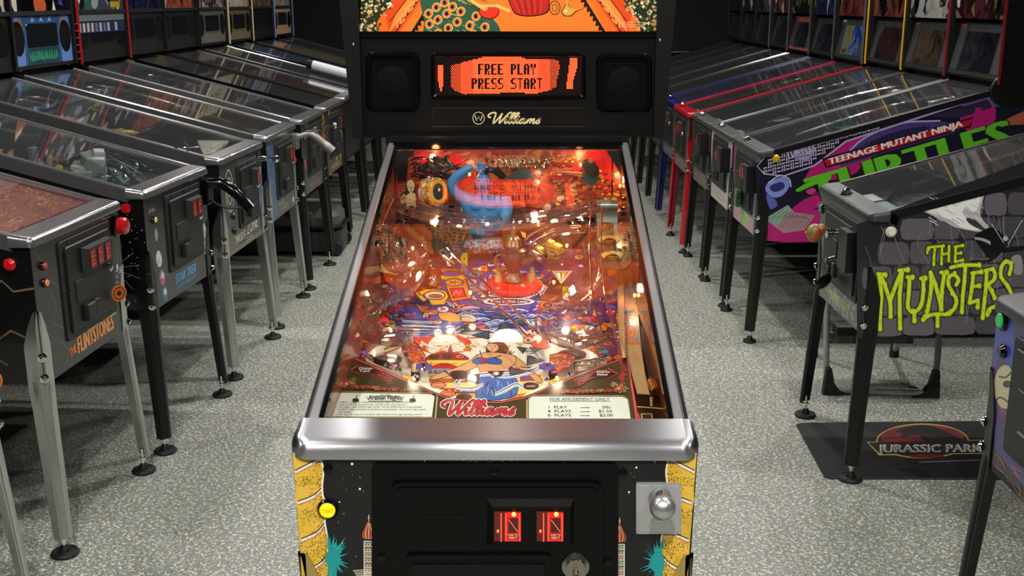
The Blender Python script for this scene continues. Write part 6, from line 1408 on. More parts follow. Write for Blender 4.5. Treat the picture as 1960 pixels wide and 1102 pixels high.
def ops_L4(T, Mx, d):
    a = Art(); a.rect(-.283, .506, .283, .90, '2c3436'); a.poly([(-.283, .506), (-.12, .52), (-.15, .9), (-.283, .9)], '2c4a6a'); a.poly([(.22, .506), (.283, .506), (.283, .9), (.24, .9)], '3a5a8a')
    a.scrawl(-.1, .553, .12, .03, '6ab078', 5); a.scrawl(-.06, .522, .16, .028, '9ab060', 5); a.ell(.2, .54, .014, .016, 'd8d8d0')
    a.dots(50, (-.28, .51, -.16, .88), .006, '5a86a8'); a.build('front_artwork', fr(T), T, artmat('cabinet print', .35, 0, .4))
    coin_door(T, -.12, .215, .59, .866, slots=2)
    m = mat('pewter grey casting', '7c7c78', .35, .5)
    o = MB().prism(rrect(.225, .79, .29, .87, .008), fr(T), 0, .03, .004).build('gun_handle', m, T)
    MB().tube(catmull([Vector((.25, -.02, .85)), Vector((.26, -.09, .865)), Vector((.27, -.15, .82)), Vector((.275, -.20, .775))], 5), [.014]*6+[.022]*6+[.026]*4, 12).build('grip', m, o)
    MB().box((.262, -.10, .875), (.02, .06, .02)).tube([(.262, -.1, .87), (.262, -.12, .90)], .008, 8).build('hammer', m, o)
    for z, c in ((.80, 'c8c828'), (.735, 'c83028')): MB().lathe([(.018, 0), (.014, .006), (0, .008)], Vector((.262, -.004, z)), (0, -1, 0), n=14).build('round_badge', mat('badge '+c, c, .4), T)
    S, fz, zb, zs = d['S'], d['fz'], d['zb'], d['zs']
    q = Art(); q.rect(-.324, zb+.018, .324, zs-.005, '2a4a7a'); q.rect(-.17, zb+.02, .17, zb+.09, '0c3a34'); q.scrawl(-.155, zb+.03, .31, .05, '2f8a70', 12)
    for s in (-1, 1):
        q.poly([(s*.2, zb+.02), (s*.32, zb+.02), (s*.3, zs-.01), (s*.21, zs-.01)], '5a78b8', 2); q.poly([(s*.19, zb+.17), (s*.22, zb+.235), (s*.25, zb+.2), (s*.23, zb+.13)], '8a5a44', 2); q.ell(s*.255, zb+.14, .066, .079, '08080a')
    for k in range(7): q.poly([(-.16+k*.046, zs-.03), (-.137+k*.046, zs-.008), (-.114+k*.046, zs-.03)], '7aa0d0' if k % 2 else '1a5a78')
    q.build('speaker_panel_print', lambda u, v, h: fz(u, v, .0005+h), S)
    BG = d['BG']; q = Art(); q.rect(-.319, zs+.018, .319, zs+.41, '0a0c18')
    q.poly([(-.2, zs+.02), (-.13, zs+.2), (-.05, zs+.24), (.0, zs+.24), (.1, zs+.18), (.12, zs+.02)], '060608', 2); q.poly([(-.06, zs+.02), (-.05, zs+.1), (0, zs+.15), (.05, zs+.08), (.06, zs+.02)], 'a8502c', 2)
    q.poly([(-.03, zs+.13), (0, zs+.17), (.03, zs+.12), (.01, zs+.09)], 'c8c4c0'); q.ell(0, zs+.27, .045, .055, '9a6a50'); q.poly([(-.315, zs+.4), (-.3, zs+.1), (-.27, zs+.02), (-.24, zs+.02), (-.22, zs+.3), (-.15, zs+.41)], 'b0aca4', 2)
    for k in range(8): q.poly([(.2+.015*k, zs+.05+.03*k), (.23+.01*k, zs+.1+.03*k), (.26, zs+.04+.03*k)], ('3a3a7a', '5a4a8a', '20244a')[k % 3])
    q.poly([(.13, zs+.02), (.15, zs+.07), (.17, zs+.02)], 'c0b8a8')
    q.build('backglass_picture', lambda u, v, h: fz(u, v, .004+h), BG, artmat('dim picture print', .15, .0), h0=.0)
machine('left row pinball machine with pewter gun-shaped handle and blue-edged front, two silver legs', -1.1637, 3.9404, 1.55, pf=['1a1410', '3a2818', 'c8a030', '20242c', '6a2a1c'], ops=ops_L4, seed=9, side='08090c', spk='14203a')
def ops_gen(fc, txt, tc, door=True, slots=1, extra=None, side=None):
    def f_(T, Mx, d):
        a = Art(); a.rect(-.283, .506, .283, .90, fc); rg = random.Random(txt)
        for k in range(14): a.ell(rg.uniform(-.25, .25), rg.uniform(.52, .88), .02, .03, rg.choice([tc, '101014', '3a3a40']), 10)
        a.rect(-.2, .515, .22, .565, fc); a.scrawl(-.12, .522, .26, .036, tc, txt); a.build('front_artwork', fr(T), T, artmat('cabinet print', .35, 0, .4))
        if door: coin_door(T, -.15, .17, .59, .865, slots=slots)
        if extra: extra(T, Mx, d)
    return f_
def ex5(T, Mx, d): plunger(T, .24, .83); button(T, Vector((-.22, 0, .82)), .014, mat('pink button', 'c8486a', .3))
def bg5(T, Mx, d):
    BG, fz, zs = d['BG'], d['fz'], d['zs']; q = Art(); q.rect(-.319, zs+.018, .319, zs+.41, '3a3c48'); rg = random.Random(5)
    for k in range(90): q.ell(rg.uniform(-.3, .3), rg.uniform(zs+.03, zs+.4), rg.uniform(.01, .05), rg.uniform(.01, .06), rg.choice(['6a5a2a', '8a7a4a', '1c2a5a', '8a8a98', '2a5a4a', 'a08050', '14141c', '5a2a1c', 'c8c0b0']), 8, rg.random())
    q.ell(.2, zs+.13, .075, .085, '4a4420'); q.ell(.2, zs+.13, .05, .055, '14140c'); q.ell(.2, zs+.13, .022, .028, 'c0b0a8'); q.rect(.13, zs+.03, .27, zs+.06, 'a89030'); q.rect(-.319, zs-.04, .319, zs+.018, '6a7478'); q.rect(-.319, zs-.1, .319, zs-.045, '2a3a60')
    for k in range(12): q.rect(-.32+k*.055, zs-.095, -.29+k*.055, zs-.05, rg.choice(['b8a090', '5a6a9a', 'a8a8a0', '2a2a40']))
    q.poly([(-.15, zs+.17), (.06, zs+.14), (.06, zs+.11), (-.14, zs+.14)], 'd0d4d8'); q.build('backglass_picture', lambda u, v, h: fz(u, v, .006+h), BG, artmat('dim picture print', .15, .0), h0=.0)
    ex5(T, Mx, d)
    for k in range(6): MB().box((-.366, 1.11, d['zb']+.02+k*.035), (.038, .01, .006)).build('red_backbox_rung', mat('red trim', '9a1c24', .4), d['BX'], smooth=0)
machine('left row pinball machine with black legs and crowded colourful backglass with red edge trim', -1.15, 4.68, 1.55, leg=M_BLK2, pf=['16161a', '2a2c34', '6a6a70', '3a2a24', '1c2a44'], ops=ops_gen('20201e', 6, 'b04a4a', extra=bg5), seed=11, side='060606', trim='a01c26')
def ops6(T, Mx, d):
    s = Art(); s.rect(.0, .51, 1.2, .92, 'c8a418')
    for i in range(60):
        for j in range(16): s.ell(.01+i*.02+(j % 2)*.01, .52+j*.024, .006, .009, '5a4408', 6)
    s.build('side_artwork', lambda u, v, h: Vector((.2803+h, u, v)), T, step=.0002)
    ops_gen('3a2c18', 8, 'c8a050')(T, Mx, d)
machine('left row pinball machine with yellow scaled side artwork, nearest the centre machine\'s backbox', -1.15, 5.38, 1.55, leg=M_BLK2, railm=M_BLKGLOSS, pf=['14161a', '24262c', '3a3c44', '6a5a20'], ops=ops6, seed=13, side=mat('dim yellow cabinet', '7a6414', .4), far=True, bgc=['0a0c24', '1c2450', '3a3a5a', '101430'], spk='0c0d0e')
lab_l = ['left row pinball machine with red-orange picture on its black backbox', 'left row pinball machine with tan and blue picture and yellow sticker on its speaker panel', 'left row pinball machine with cream-edged backbox and yellow sticker, further back', 'left row pinball machine with cream and yellow side panel beside its backbox', 'farthest left row pinball machine with tall colourful comic-style picture']
cl_l = [(['a84020', 'c85a2a', '8a2a14', 'c8b8b0'], '0c0d0e'), (['c88a30', '8aa0b8', '5a1c1c', 'e0c8a0', '3a3a5a'], '5a5850'), (['c8a050', 'e0d8c0', '7a5a3a', 'a89a80'], '6a5c40'), (['5a3a1c', '8a6a3a', '3a5a7a', '20180c'], '0c0c0e'), (['c87a6a', '4a86b8', 'd8c070', '8a3a4a', 'e0c0b0'], 'b08a70')]
for k in range(5):
    machine(lab_l[k], -1.15+.02*k, 6.08+.7*k, 1.55, leg=M_BLK2, railm=[M_STEEL, M_STEEL, M_BLKGLOSS, M_STEEL, M_STEEL][k], pf=[['14161a', '5a2a24', '2a2c34', '8a4a3a'], ['1a1a1c', '4a4a4c', '2a5a8a', 'b8b8b0'], ['14161a', '2a5a8a', 'c8c8c8'], ['181818', 'a08a40', '3a3a3c'], ['181818', '3a3a3c', '9a9a98']][k], bgc=cl_l[k][0], spk=cl_l[k][1], seed=20+k, far=True, near=False, bright=.14, side=mat('cab '+str(k), ['0a0a0c', '101014', 'b0a888', '0a0a0a', '0c0c10'][k], .4), trim=[None, None, 'c8bc98', None, '6a80b0'][k])
def ops_L0(T, Mx, d):
    a = Art(); a.rect(-.283, .506, .283, .90, '18181c'); a.poly([(.16, .6), (.283, .66), (.283, .9), (.16, .9)], '1c3c8a'); a.poly([(.19, .72), (.283, .78), (.283, .84), (.2, .8)], '3a6ac8', 3); a.poly([(.14, .506), (.283, .53), (.283, .55), (.14, .52)], 'c8c8c0'); a.build('front_artwork', fr(T), T, artmat('cabinet print', .35, 0, .4))
    coin_door(T); o = MB().lathe([(.034, 0), (.034, .014), (0, .014)], Vector((.235, 0, .84)), (0, -1, 0), n=22).build('launch_button', M_BLKGLOSS, T)
    MB().lathe([(.028, 0), (.028, .034), (.02, .042), (0, .044)], Vector((.235, -.006, .84)), (0, -1, 0), n=22).build('button_cap', M_RED, o); flip_btn(T, .05, .86, M_RED)
machine('pinball machine at the near left edge with blue front panel and large red button', -1.262, .765, 1.52, ops=ops_L0, seed=31, side='07080a')
key_tag(Matrix.Translation((-1.2616, 1.6678, 0)) @ Matrix.Rotation(1.5159, 4, 'Z') @ Vector((.165, -.032, .735)), 'orange round key tag hanging from the orange-lettered machine\'s coin door')
key_tag(Matrix.Translation((-1.15, 4.68, 0)) @ Matrix.Rotation(1.55, 4, 'Z') @ Vector((.20, -.03, .80)), 'orange round key tag hanging beside the far black-legged machine', 'c05a18')
key_tag(Matrix.Translation((-1.262, .765, 0)) @ Matrix.Rotation(1.52, 4, 'Z') @ Vector((.225, -.03, .74)), 'orange round key tag at the near left edge machine', 'c8641c')

# ---- right row ----------------------------------------------------------
def T8(P): return [(1700+x/3.935, 380+y/3.935) for x, y in P]
def T5(P): return [(1540+x/3.24, 440+y/3.24) for x, y in P]
def ops_RM(T, Mx, d):
    S = side_px(Mx, .2803); a = Art(); rg = random.Random(14)
    a.poly([(1640, 430), (1700, 405), (1960, 310), (2120, 262), (2120, 560), (1960, 620), (1900, 627), (1640, 648)], '232227')
    # stone blocks
    rows = [(325, 372), (372, 418), (418, 462), (462, 508), (508, 556), (556, 606), (606, 650)]
    for i, (y0, y1) in enumerate(rows):
        x = 1650+(i % 2)*30
        while x < 2060:
            w_ = rg.uniform(44, 78); c = rg.choice(['56525a', '444148', '605c64', '4a474e']); dy = -(x-1650)*.02
            if y0+dy > 430-(x-1650)*.36-6:
                y2 = min(y1, 645)
                if y2-y0 > 14: a.poly([(x+3, y0+5+dy), (x+w_*.5, y0+2+dy), (x+w_-4, y0+5+dy), (x+w_-3, y2-4+dy), (x+w_*.4, y2-2+dy), (x+2, y2-5+dy)], c, 2)
            x += w_
    for k in range(46):
        x, y = rg.uniform(1655, 1950), rg.uniform(400, 560)
        if y < 440-(x-1650)*.34: continue
        a.line([(x, y), (x+rg.uniform(-12, 16), y+rg.uniform(14, 44)), (x+rg.uniform(-8, 20), y+rg.uniform(40, 70))], .8, '8a8a90', 3)
    # blown smoke from a roaring reptile on the wall
    a.poly(T8([(225, 70), (330, 40), (470, 0), (560, -40), (720, -80), (700, 60), (690, 110), (720, 170), (770, 230), (690, 250), (620, 240), (500, 215), (440, 180), (330, 125)]), 'b8b8b8', 2)
    a.poly(T8([(260, 72), (420, 40), (560, -10), (690, -50), (680, 60), (640, 100), (590, 60), (560, 100), (600, 160), (690, 235), (560, 220), (440, 150)]), 'ececec', 3)
    a.poly(T8([(585, 150), (640, 150), (700, 200), (740, 240), (700, 235), (620, 195)]), '3a3a3c', 3)
    for k in range(40):
        x, y = T8([(rg.uniform(300, 660), rg.uniform(-30, 170))])[0]; a.line([(x, y), (x+8, y+4), (x+16, y+10)], 1.1, rg.choice(['8c8c8c', 'e8e8e8', 'b8b8b8']), 3)
    a.poly(T8([(650, 280), (700, 245), (780, 215), (850, 260), (900, 330), (860, 400), (780, 470), (690, 480), (620, 475), (660, 440), (740, 440), (700, 380), (665, 330)]), '08080a', 3)
    for k in range(11): a.line([T8([(655+k*11, 290+k*3-8*math.sin(k*.3))])[0], T8([(658+k*11, 308+k*4-8*math.sin(k*.3))])[0]], 1.5, 'd8d8d0')
    for k in range(12): a.line([T8([(620+k*12, 462+2*math.sin(k))])[0], T8([(622+k*12, 446+2*math.sin(k))])[0]], 1.2, '9a9a98')
    a.poly(T8([(775, 385), (860, 400), (865, 470), (1060, 430), (1060, 350), (960, 360)]), '0c0c0e'); a.poly(T8([(865, 410), (1060, 380), (1060, 450), (880, 480)]), '3a383c'); a.poly(T8([(930, 440), (1000, 430), (1010, 560), (960, 570), (930, 520)]), '8a888c', 3)
    a.line(T8([(780, 190), (880, 350)]), 1.3, 'c0c0c0'); a.line(T8([(900, 350), (1010, 160)]), 1.3, 'c0c0c0'); a.ell(*T8([(883, 300)])[0], 5, 5, 'b0b0b0'); a.ell(*T8([(883, 345)])[0], 5, 4, '1a1a1c')
    # dripping letters
    LT = []
    for s in ([(462, 280), (476, 400), (468, 520), (468, 612)], [(470, 280), (500, 350), (530, 450), (533, 535)], [(530, 440), (570, 330), (600, 258)], [(604, 262), (590, 400), (590, 500), (592, 608)], [(455, 272), (500, 278)], [(585, 250), (640, 246)],
              [(650, 300), (645, 400), (640, 470), (670, 510), (720, 470), (735, 380), (735, 300)], [(678, 500), (680, 562)], [(636, 292), (668, 292)], [(720, 300), (748, 298)],
              [(780, 260), (785, 350), (765, 480), (758, 505)], [(780, 262), (810, 340), (845, 470)], [(865, 270), (850, 380), (846, 490)], [(845, 262), (880, 262)]): LT.append((T5(s), 9.0))
    for s in ([(510, 650), (528, 610), (500, 575), (462, 585), (450, 640), (480, 700), (512, 760), (500, 820), (460, 862)], [(470, 518), (560, 500), (685, 500)], [(580, 510), (572, 620), (560, 740), (553, 850)], [(640, 560), (630, 660), (612, 780)], [(630, 560), (700, 550)], [(630, 660), (685, 655)], [(612, 785), (670, 770), (672, 815)],
              [(740, 540), (735, 660), (722, 780), (710, 895)], [(730, 540), (790, 535), (800, 600), (745, 650)], [(750, 650), (780, 700), (800, 745)], [(910, 570), (925, 500), (885, 470), (850, 520), (850, 590), (900, 660), (930, 740), (900, 800), (810, 810), (760, 830), (745, 870)],
              [(265, 910), (300, 880), (370, 868), (440, 870), (470, 850)], [(370, 870), (370, 955)], [(275, 880), (262, 910)],
              [(295, 410), (302, 370), (355, 362)], [(300, 368), (415, 356)], [(352, 368), (345, 440), (343, 495)], [(405, 362), (400, 490)], [(458, 355), (455, 465)], [(405, 420), (455, 410)], [(508, 362), (503, 470)], [(500, 362), (562, 352)], [(508, 415), (548, 408)], [(503, 475), (560, 462)]): LT.append((T8(s), 8.6 if s[0][1] > 500 and s[0][0] != 295 else 6.4))
    for col, ex in (('0a0f06', 3.6), ('5c7a12', .8), ('d2e01e', -2.6)):
        for P, w_ in LT:
            a.line(P, w_+ex, col, 4)
            if ex < 0: [a.ell(P[q_][0]+rg.uniform(-1, 1), P[q_][1]+rg.uniform(-4, 4), (w_+ex)*.62, (w_+ex)*.8, col, 8) for q_ in range(1, len(P)-1)]
            if ex < 3: a.ell(*P[-1], (w_+ex)*.62, (w_+ex)*.75, col, 10)
            else: a.ell(*P[-1], (w_+ex)*.6, (w_+ex)*.65, col, 10)
            a.ell(*P[0], (w_+ex)*.5, (w_+ex)*.5, col, 8)
    rg = random.Random(6)
    for P, w_ in LT:
        for q in range(2):
            i = rg.randrange(len(P)-1); x = (P[i][0]+P[i+1][0])/2; y = (P[i][1]+P[i+1][1])/2; a.line([(x-1, y-3), (x+1, y+3)], .9, '44600c')
    a.build('side_artwork', S, T, artmat('cabinet print', .35, 0, .4), step=.00003)
    f = Art(); f.rect(-.283, .49, .283, .86, '3b3d3f'); rg = random.Random(2); f.dots(120, (-.27, .49, .27, .58), .009, '8a8c8e', None, rg); f.text('MUNSTERS', -.12, .515, .03, 'a8b81c', .24, bold=.001); f.build('front_artwork', fr(T), T, artmat('cabinet print', .35, 0, .4))
    D = coin_door(T, -.2, .2, .57, .83, slots=0)
    MB().box((.2, -.03, .75), (.09, .06, .13)).build('card_reader', M_BLK2, T, smooth=0)
    button(T, Vector((-.262, 0, .80)), .015, mat('green start button', '12805a', .3, emit='12805a', es=.1), ring=M_BLKGLOSS)
    kp = Vector((-.02, -.0, .76)); o = MB().lathe([(.016, 0), (.014, .03), (.018, .034), (.018, .05), (0, .05)], kp, (0, -1, 0), n=14).build('plunger_housing', M_CHROME, T)
    kn = MB().ball(kp+Vector((0, -.09, .0)), .026, 16, (1, 1.1, 1.25)); kn.ball(kp+Vector((0, -.07, .012)), .02, 12).ball(kp+Vector((0, -.119, .0)), .006, 8).build('head_shaped_knob', noisemat('painted knob', ['7a2a18', 'a8482a', '6a8a3a', '8a3a20'], 30), o)
    flip_btn(T, .062, .826, mat('white button', 'e0dcd0', .3)); button(T, Vector((.283, .066, .862)), .014, M_BLKGLOSS, (1, 0, 0), M_BLKGLOSS, 'action_button')
    k = MB(); kq = Vector((-.01, -.02, .68)); k.tube([kq, kq+Vector((0, -.02, -.005)), kq+Vector((.004, -.03, -.04))], .003, 6); k.tube([kq+Vector((-.03, -.03, -.015)), kq+Vector((.02, -.03, -.03))], .004, 6); k.build('lock_keys', M_CHROME, T)
    MB().lathe([(0, -.004), (.016, -.004), (.02, 0), (.016, .004), (0, .004)], kq+Vector((.005, -.032, -.085)), (1, .1, 0), n=16, sx=1.6).build('black_key_fob', M_BLKGLOSS, T)
    # lockbar medallion + cards under the glass
    MB().lathe([(.024, 0), (.022, .003), (.014, .004), (.013, .014), (.009, .018), (0, .018)], Vector((-.06, .02, .888)), (0, 0, 1), n=18).build('lockbar_button', M_CHROME, T)
    for u0, c in ((-.19, 'd8d8d0'), (-.04, '9ab0b4'), (.08, 'd8d8d0')): MB().prism([(u0, .075), (u0+.12, .075), (u0+.12, .15), (u0, .15)], lambda u, v, q: d['pb'](u, v, .036+q), 0, .0008).build('score_card', mat('card '+c, c, .5), T, smooth=0)
GREYM = ['1c1c1e', '3a3a3c', '6a6a6c', '262628', '9a9a98']
machine('right row pinball machine with green dripping letters and webbed stone wall on its side', 1.1032, 2.199, -1.5556, True, M_BLK2, M_BLK2, M_GREYLB, '232227', pf=GREYM, ops=ops_RM, H=.858, sl=.27, seed=3, hb=.488)
def ops_T(T, Mx, d):
    S = side_px(Mx, .2803); a = Art(); rg = random.Random(24); K_ = '100c18'
    a.poly([(1445, 312), (1500, 296), (1700, 236), (2010, 130), (2010, 400), (1600, 455), (1463, 460), (1450, 400)], '15122a')
    MG = 'c01a7a'
    for P in ([(1475, 420), (1600, 400), (1610, 456), (1464, 460)], [(1510, 405), (1560, 372), (1660, 350), (1660, 372), (1575, 392), (1530, 415)], [(1560, 310), (1600, 270), (1650, 290), (1640, 330), (1590, 345), (1540, 350)], [(1600, 265), (1700, 235), (1760, 232), (1700, 262), (1640, 290)], [(1840, 215), (1900, 200), (1900, 240), (1850, 250)]): a.poly(P, MG, 3)
    for k in range(14):
        x, y = rg.uniform(1530, 1660), rg.uniform(290, 400); a.ell(x, y, rg.uniform(4, 12), rg.uniform(3, 7), rg.choice([MG, '8a1466', 'd83a9a']), 10)
    # tilted tiled dome
    a.poly([(1610, 300), (1660, 262), (1730, 236), (1790, 232), (1850, 245), (1700, 290), (1612, 318)], '4a3a7a', 3); a.line([(1610, 305), (1655, 264), (1725, 236), (1800, 231)], 3, 'b8b0e0', 4); a.poly([(1640, 296), (1680, 264), (1740, 246), (1780, 244), (1700, 280)], '2a2048', 3)
    for k in range(12): a.line([(1650+k*11, 290-k*3.4), (1662+k*11, 284-k*3.4)], 2.2, '120e20'); a.line([(1655+k*10, 278-k*3), (1660+k*10, 272-k*3)], 1.8, '120e20')
    a.poly([(1830, 200), (1930, 165), (2000, 150), (2000, 190), (1900, 205)], '6a5a9a', 2); a.poly([(1720, 220), (1900, 172), (1830, 196), (1760, 226)], '8a9ae0', 2); a.poly([(1780, 222), (1890, 190), (1900, 205), (1840, 225)], '2e2448')
    a.poly([(1930, 226), (2000, 200), (2000, 230), (1925, 240)], 'b86048', 2)
    # band of white bars on black
    band = [(1448, 318), (1466, 296), (1530, 278), (1700, 228), (1900, 172), (2000, 140), (2000, 148), (1890, 184), (1700, 246), (1620, 272), (1560, 318), (1500, 338), (1462, 334)]
    a.poly(band, 'b8a8d8'); a.poly([(1450, 318), (1467, 298), (1530, 280), (1700, 230), (1900, 174), (2000, 142), (2000, 146), (1890, 181), (1700, 242), (1618, 269), (1558, 315), (1500, 335), (1463, 331)], '14101f')
    bandin = [(1458, 328), (1468, 300), (1530, 281), (1700, 231), (1900, 175), (1998, 146), (1890, 180), (1700, 240), (1616, 267), (1556, 312), (1500, 332), (1468, 330)]
    for i_ in range(64):
        for j_ in range(10):
            x = 1456+i_*8.6; y = 336-i_*8.6*.262-j_*6.6+14
            if not (inside(bandin, x-3.6, y) and inside(bandin, x+3.6, y)): continue
            if (i_//1+j_//2) % 2: a.line([(x-3.6, y+1), (x+3.6, y-1)], 2.4, 'd8cce8')
            else: a.line([(x-1.9, y-2.6), (x-1.9, y+2.8)], 2.1, 'd8cce8'); a.line([(x+2.2, y-3.4), (x+2.2, y+2)], 2.1, 'd8cce8')
    a.ell(1537, 290, 20, 19, '8a80b0'); a.ell(1537, 290, 17, 16, 'a8a0c8')
    for k in range(4): a.line([(1521+k*1, 280+k*7), (1553-k, 275+k*7)], 1.4, '4a4468')
    a.text('TURTLES', 1506, 303, 13, '14101f', 58, ang=.27, flip=True, bold=1.6); a.text('TURTLES', 1506, 303, 12, 'd0c4e8', 58, ang=.27, flip=True, bold=.7)
    # red banner
    a.poly([(1573, 303), (1867, 222), (1858, 243), (1580, 322)], '24102e'); a.poly([(1577, 306), (1862, 227), (1855, 240), (1583, 318)], 'c01824')
    a.text('TEENAGE MUTANT NINJA', 1587, 315, 11.5, 'f8f0ec', 266, ang=.28, flip=True, shear=.1, bold=1.1)
    # big green letters rising behind
    a.poly([(1868, 205), (1880, 207), (1866, 250), (1857, 246)], MG)
    for col, w_, ex in (('0c1408', 0, 3.4), ('3c8a1c', 0, 1.2), ('66c828', 0, -.6)):
        a.poly([(1524-ex, 362), (1560, 342-ex), (1590, 334-ex), (1586, 346+ex), (1562, 352+ex), (1530, 366+ex)], col, 2)
        a.text('TURTLES', 1556, 394, 56, col, 400, ang=.285, flip=True, bold=5+ex)
    # bandana jar shapes and blown newspaper
    for P, c in (([(1470, 350), (1500, 338), (1512, 352), (1500, 372), (1482, 378), (1466, 366)], '8a9ae8'), ([(1474, 356), (1496, 348), (1502, 358), (1490, 366), (1478, 366)], '2c3470'), ([(1466, 372), (1480, 378), (1488, 392), (1474, 400)], '5a6ac0')): a.poly(P, c, 3)
    a.line([(1470, 350), (1492, 336), (1510, 342), (1514, 358)], 2, 'e0dcf4', 4)
    a.poly([(1464, 418), (1508, 392), (1520, 406), (1560, 412), (1540, 440), (1500, 446), (1480, 432)], 'b08a90'); a.poly([(1464, 418), (1508, 392), (1516, 402), (1486, 432)], '8ab0a0')
    for k in range(8): a.line([(1474+k*9, 420-k*1), (1500+k*7, 400+k*3)], .9, '6a5058'); a.line([(1490+k*7, 436), (1506+k*7, 408)], .8, '6a5058')
    a.build('side_artwork', S, T, artmat('cabinet print', .35, 0, .4), step=.00003)
    f = Art(); f.rect(-.283, .49, .283, .86, '55575a'); f.poly([(-.283, .7), (-.24, .7), (-.24, .84), (-.283, .84)], '8a3a7a'); f.poly([(-.25, .49), (.2, .49), (.2, .56), (-.1, .56), (-.25, .6)], 'a87a8a'); f.poly([(-.05, .5), (.08, .5), (.1, .55), (-.03, .56)], '7ab040', 2); f.build('front_artwork', fr(T), T, artmat('cabinet print', .35, 0, .4))
    coin_door(T, -.2, .17, .57, .83, slots=2); MB().box((.2, -.025, .745), (.08, .05, .12)).build('card_reader', M_BLK2, T, smooth=0)
    MB().lathe([(.02, 0), (.018, .006), (.012, .012), (0, .014)], Vector((-.1, .02, .888)), n=16).build('lockbar_button', M_CHROME, T); MB().box((-.02, -.03, .62), (.05, .02, .08)).build('hanging_tag', noisemat('tag print', ['c83030', '2a7a3a', '14141a', '7a8a3a'], 40), T)
    flip_btn(T, .065, .847, mat('yellow flipper button', 'd8b418', .3, coat=.3))
    MB().prism(rrect(.98, d['zb']-.10, 1.18, d['zb']+.03, .06), lambda u, v, q: Vector((q, u, v)), .284, .298, .003).build('backbox_pivot_bracket', M_BLK2, T)
machine('right row pinball machine with magenta side artwork, red banner lettering and big green letters', 1.06, 3.70, -1.5425, True, M_BLK2, mat('patterned side armour', '1a1822', .35, .3), M_GREYLB, '15122a', pf=['2c4454', '4a6a7a', '7a9aa0', '8a3a3a', '4a6a4a', 'a8c0c8'], ops=ops_T, H=.853, sl=.275, seed=4, hb=.488, bgc=['5a1c2a', '2a1418', '8a6a30', '201018'], trim='8a1c24', spk='141517')
def gR(fc, txt, tc, **k): return ops_gen(fc, txt, tc, **k)
def small_front(fc, tc, txt, rd=True):
    def f_(T, Mx, d):
        a = Art(); a.rect(-.283, .49, .283, .86, fc); a.rect(-.26, .5, .26, .57, fc); a.scrawl(-.2, .51, .36, .045, tc, txt); a.line([(-.275, .5), (-.275, .85), (.275, .85), (.275, .5)], .012, tc); a.build('front_artwork', fr(T), T, artmat('cabinet print', .35, 0, .4))
        coin_door(T, -.2, .17, .57, .83, slots=2)
        if rd: MB().box((.2, -.025, .745), (.08, .05, .12)).build('card_reader', M_BLK2, T, smooth=0)
        MB().lathe([(.02, 0), (.018, .006), (.012, .012), (0, .014)], Vector((-.1, .02, .885)), n=14).build('lockbar_button', M_CHROME, T)
        for u0 in (-.18, .0): MB().prism([(u0, .08), (u0+.14, .08), (u0+.14, .13), (u0, .13)], lambda u, v, q: d['pb'](u, v, .036+q), 0, .0008).build('yellow_card', mat('yellow card', 'b8a83c', .5), T, smooth=0)
    return f_
M_REDM = mat('red powder coat', 'b01020', .28, .2, coat=.5); M_BLUM = mat('blue powder coat', '12186a', .28, .2, coat=.5)
machine('right row pinball machine with white front and white backglass beside the magenta machine', 1.047, 4.315, -1.545, True, M_BLK2, M_BLK2, M_GREYLB, '0c0c0e', pf=['2c2a2c', '4a2c30', '5a2a30', '2a2a2c', '8a8a88', 'b06a3a'], ops=small_front('a8a8a4', 'b04a34', 8), H=.848, sl=.275, seed=5, hb=.488, bgc=['b8b8b0', 'a8a8a0', '2a2a2c', 'c0c0b8'], spk='121315')
machine('right row pinball machine with dark orange front and yellow-edged backbox', 1.035, 4.93, -1.545, True, M_BLK2, mat('silver black rail', '3a3b3e', .3, .8), M_GREYLB, '0c0c0e', pf=['1a2430', '24344a', '3a5a7a', '3a3a3c', '5a4a3a'], ops=small_front('30302e', 'a8402c', 5), H=.845, sl=.275, seed=47, hb=.488, bgc=['5a241c', '8a3a24', '3a1814', '6a5048'], trim='d8a418', spk='121315')
machine('right row pinball machine with red rails, red lockbar and red legs', 1.005, 5.56, -1.545, True, M_REDM, M_REDM, M_REDM, '3a0a0e', pf=['1c1c18', '3a3a30', '5a4a2a', '2a2a2c', '8a7a3a'], ops=small_front('3a3430', 'a87a4a', 6, False), H=.84, sl=.275, seed=46, hb=.488, bgc=['5a1018', '7a1820', '8a3a2a', '4a2030', '3a0c10'], trim='4a4c50', spk='1c1e20', far=False)
machine('right row pinball machine with blue rails and blue legs, behind the red one', 1.0, 6.17, -1.545, True, M_BLUM, M_BLUM, M_BLUM, '0a0c30', pf=['1c1c28', '2a2c40', '3a3c44', 'a8a040', '24242c'], ops=small_front('24262c', '8a9ab0', 7, False), H=.84, sl=.275, seed=8, hb=.488, bgc=['0c1c4a', '14306a', '0a1430', '2a4a8a'], trim='5a5c60', spk='0e0f12', far=True)
lab_r = ['right row pinball machine with salmon-framed screen and gold crest picture', 'right row pinball machine with purple and orange picture, far row', 'right row pinball machine with pale green picture, far row', 'right row pinball machine with dim purple picture near the row\'s end', 'last right row pinball machine beside the black wall']
cr_ = [(['0c0c0a', '14120c', '8a8a3a', '1a1a14'], '7a3a34'), (['3a1a4a', '5a1a3a', 'a8642a', '14101c'], '0c0c0e'), (['1c1c34', '5a6a5a', '14142a', '6a7a6a'], '0e0f10'), (['2a1c24', '3a2a34', '241a2c', '4a4a30'], '0c0c0e'), (['14141c', '2a2430', '1c2030'], '101114')]
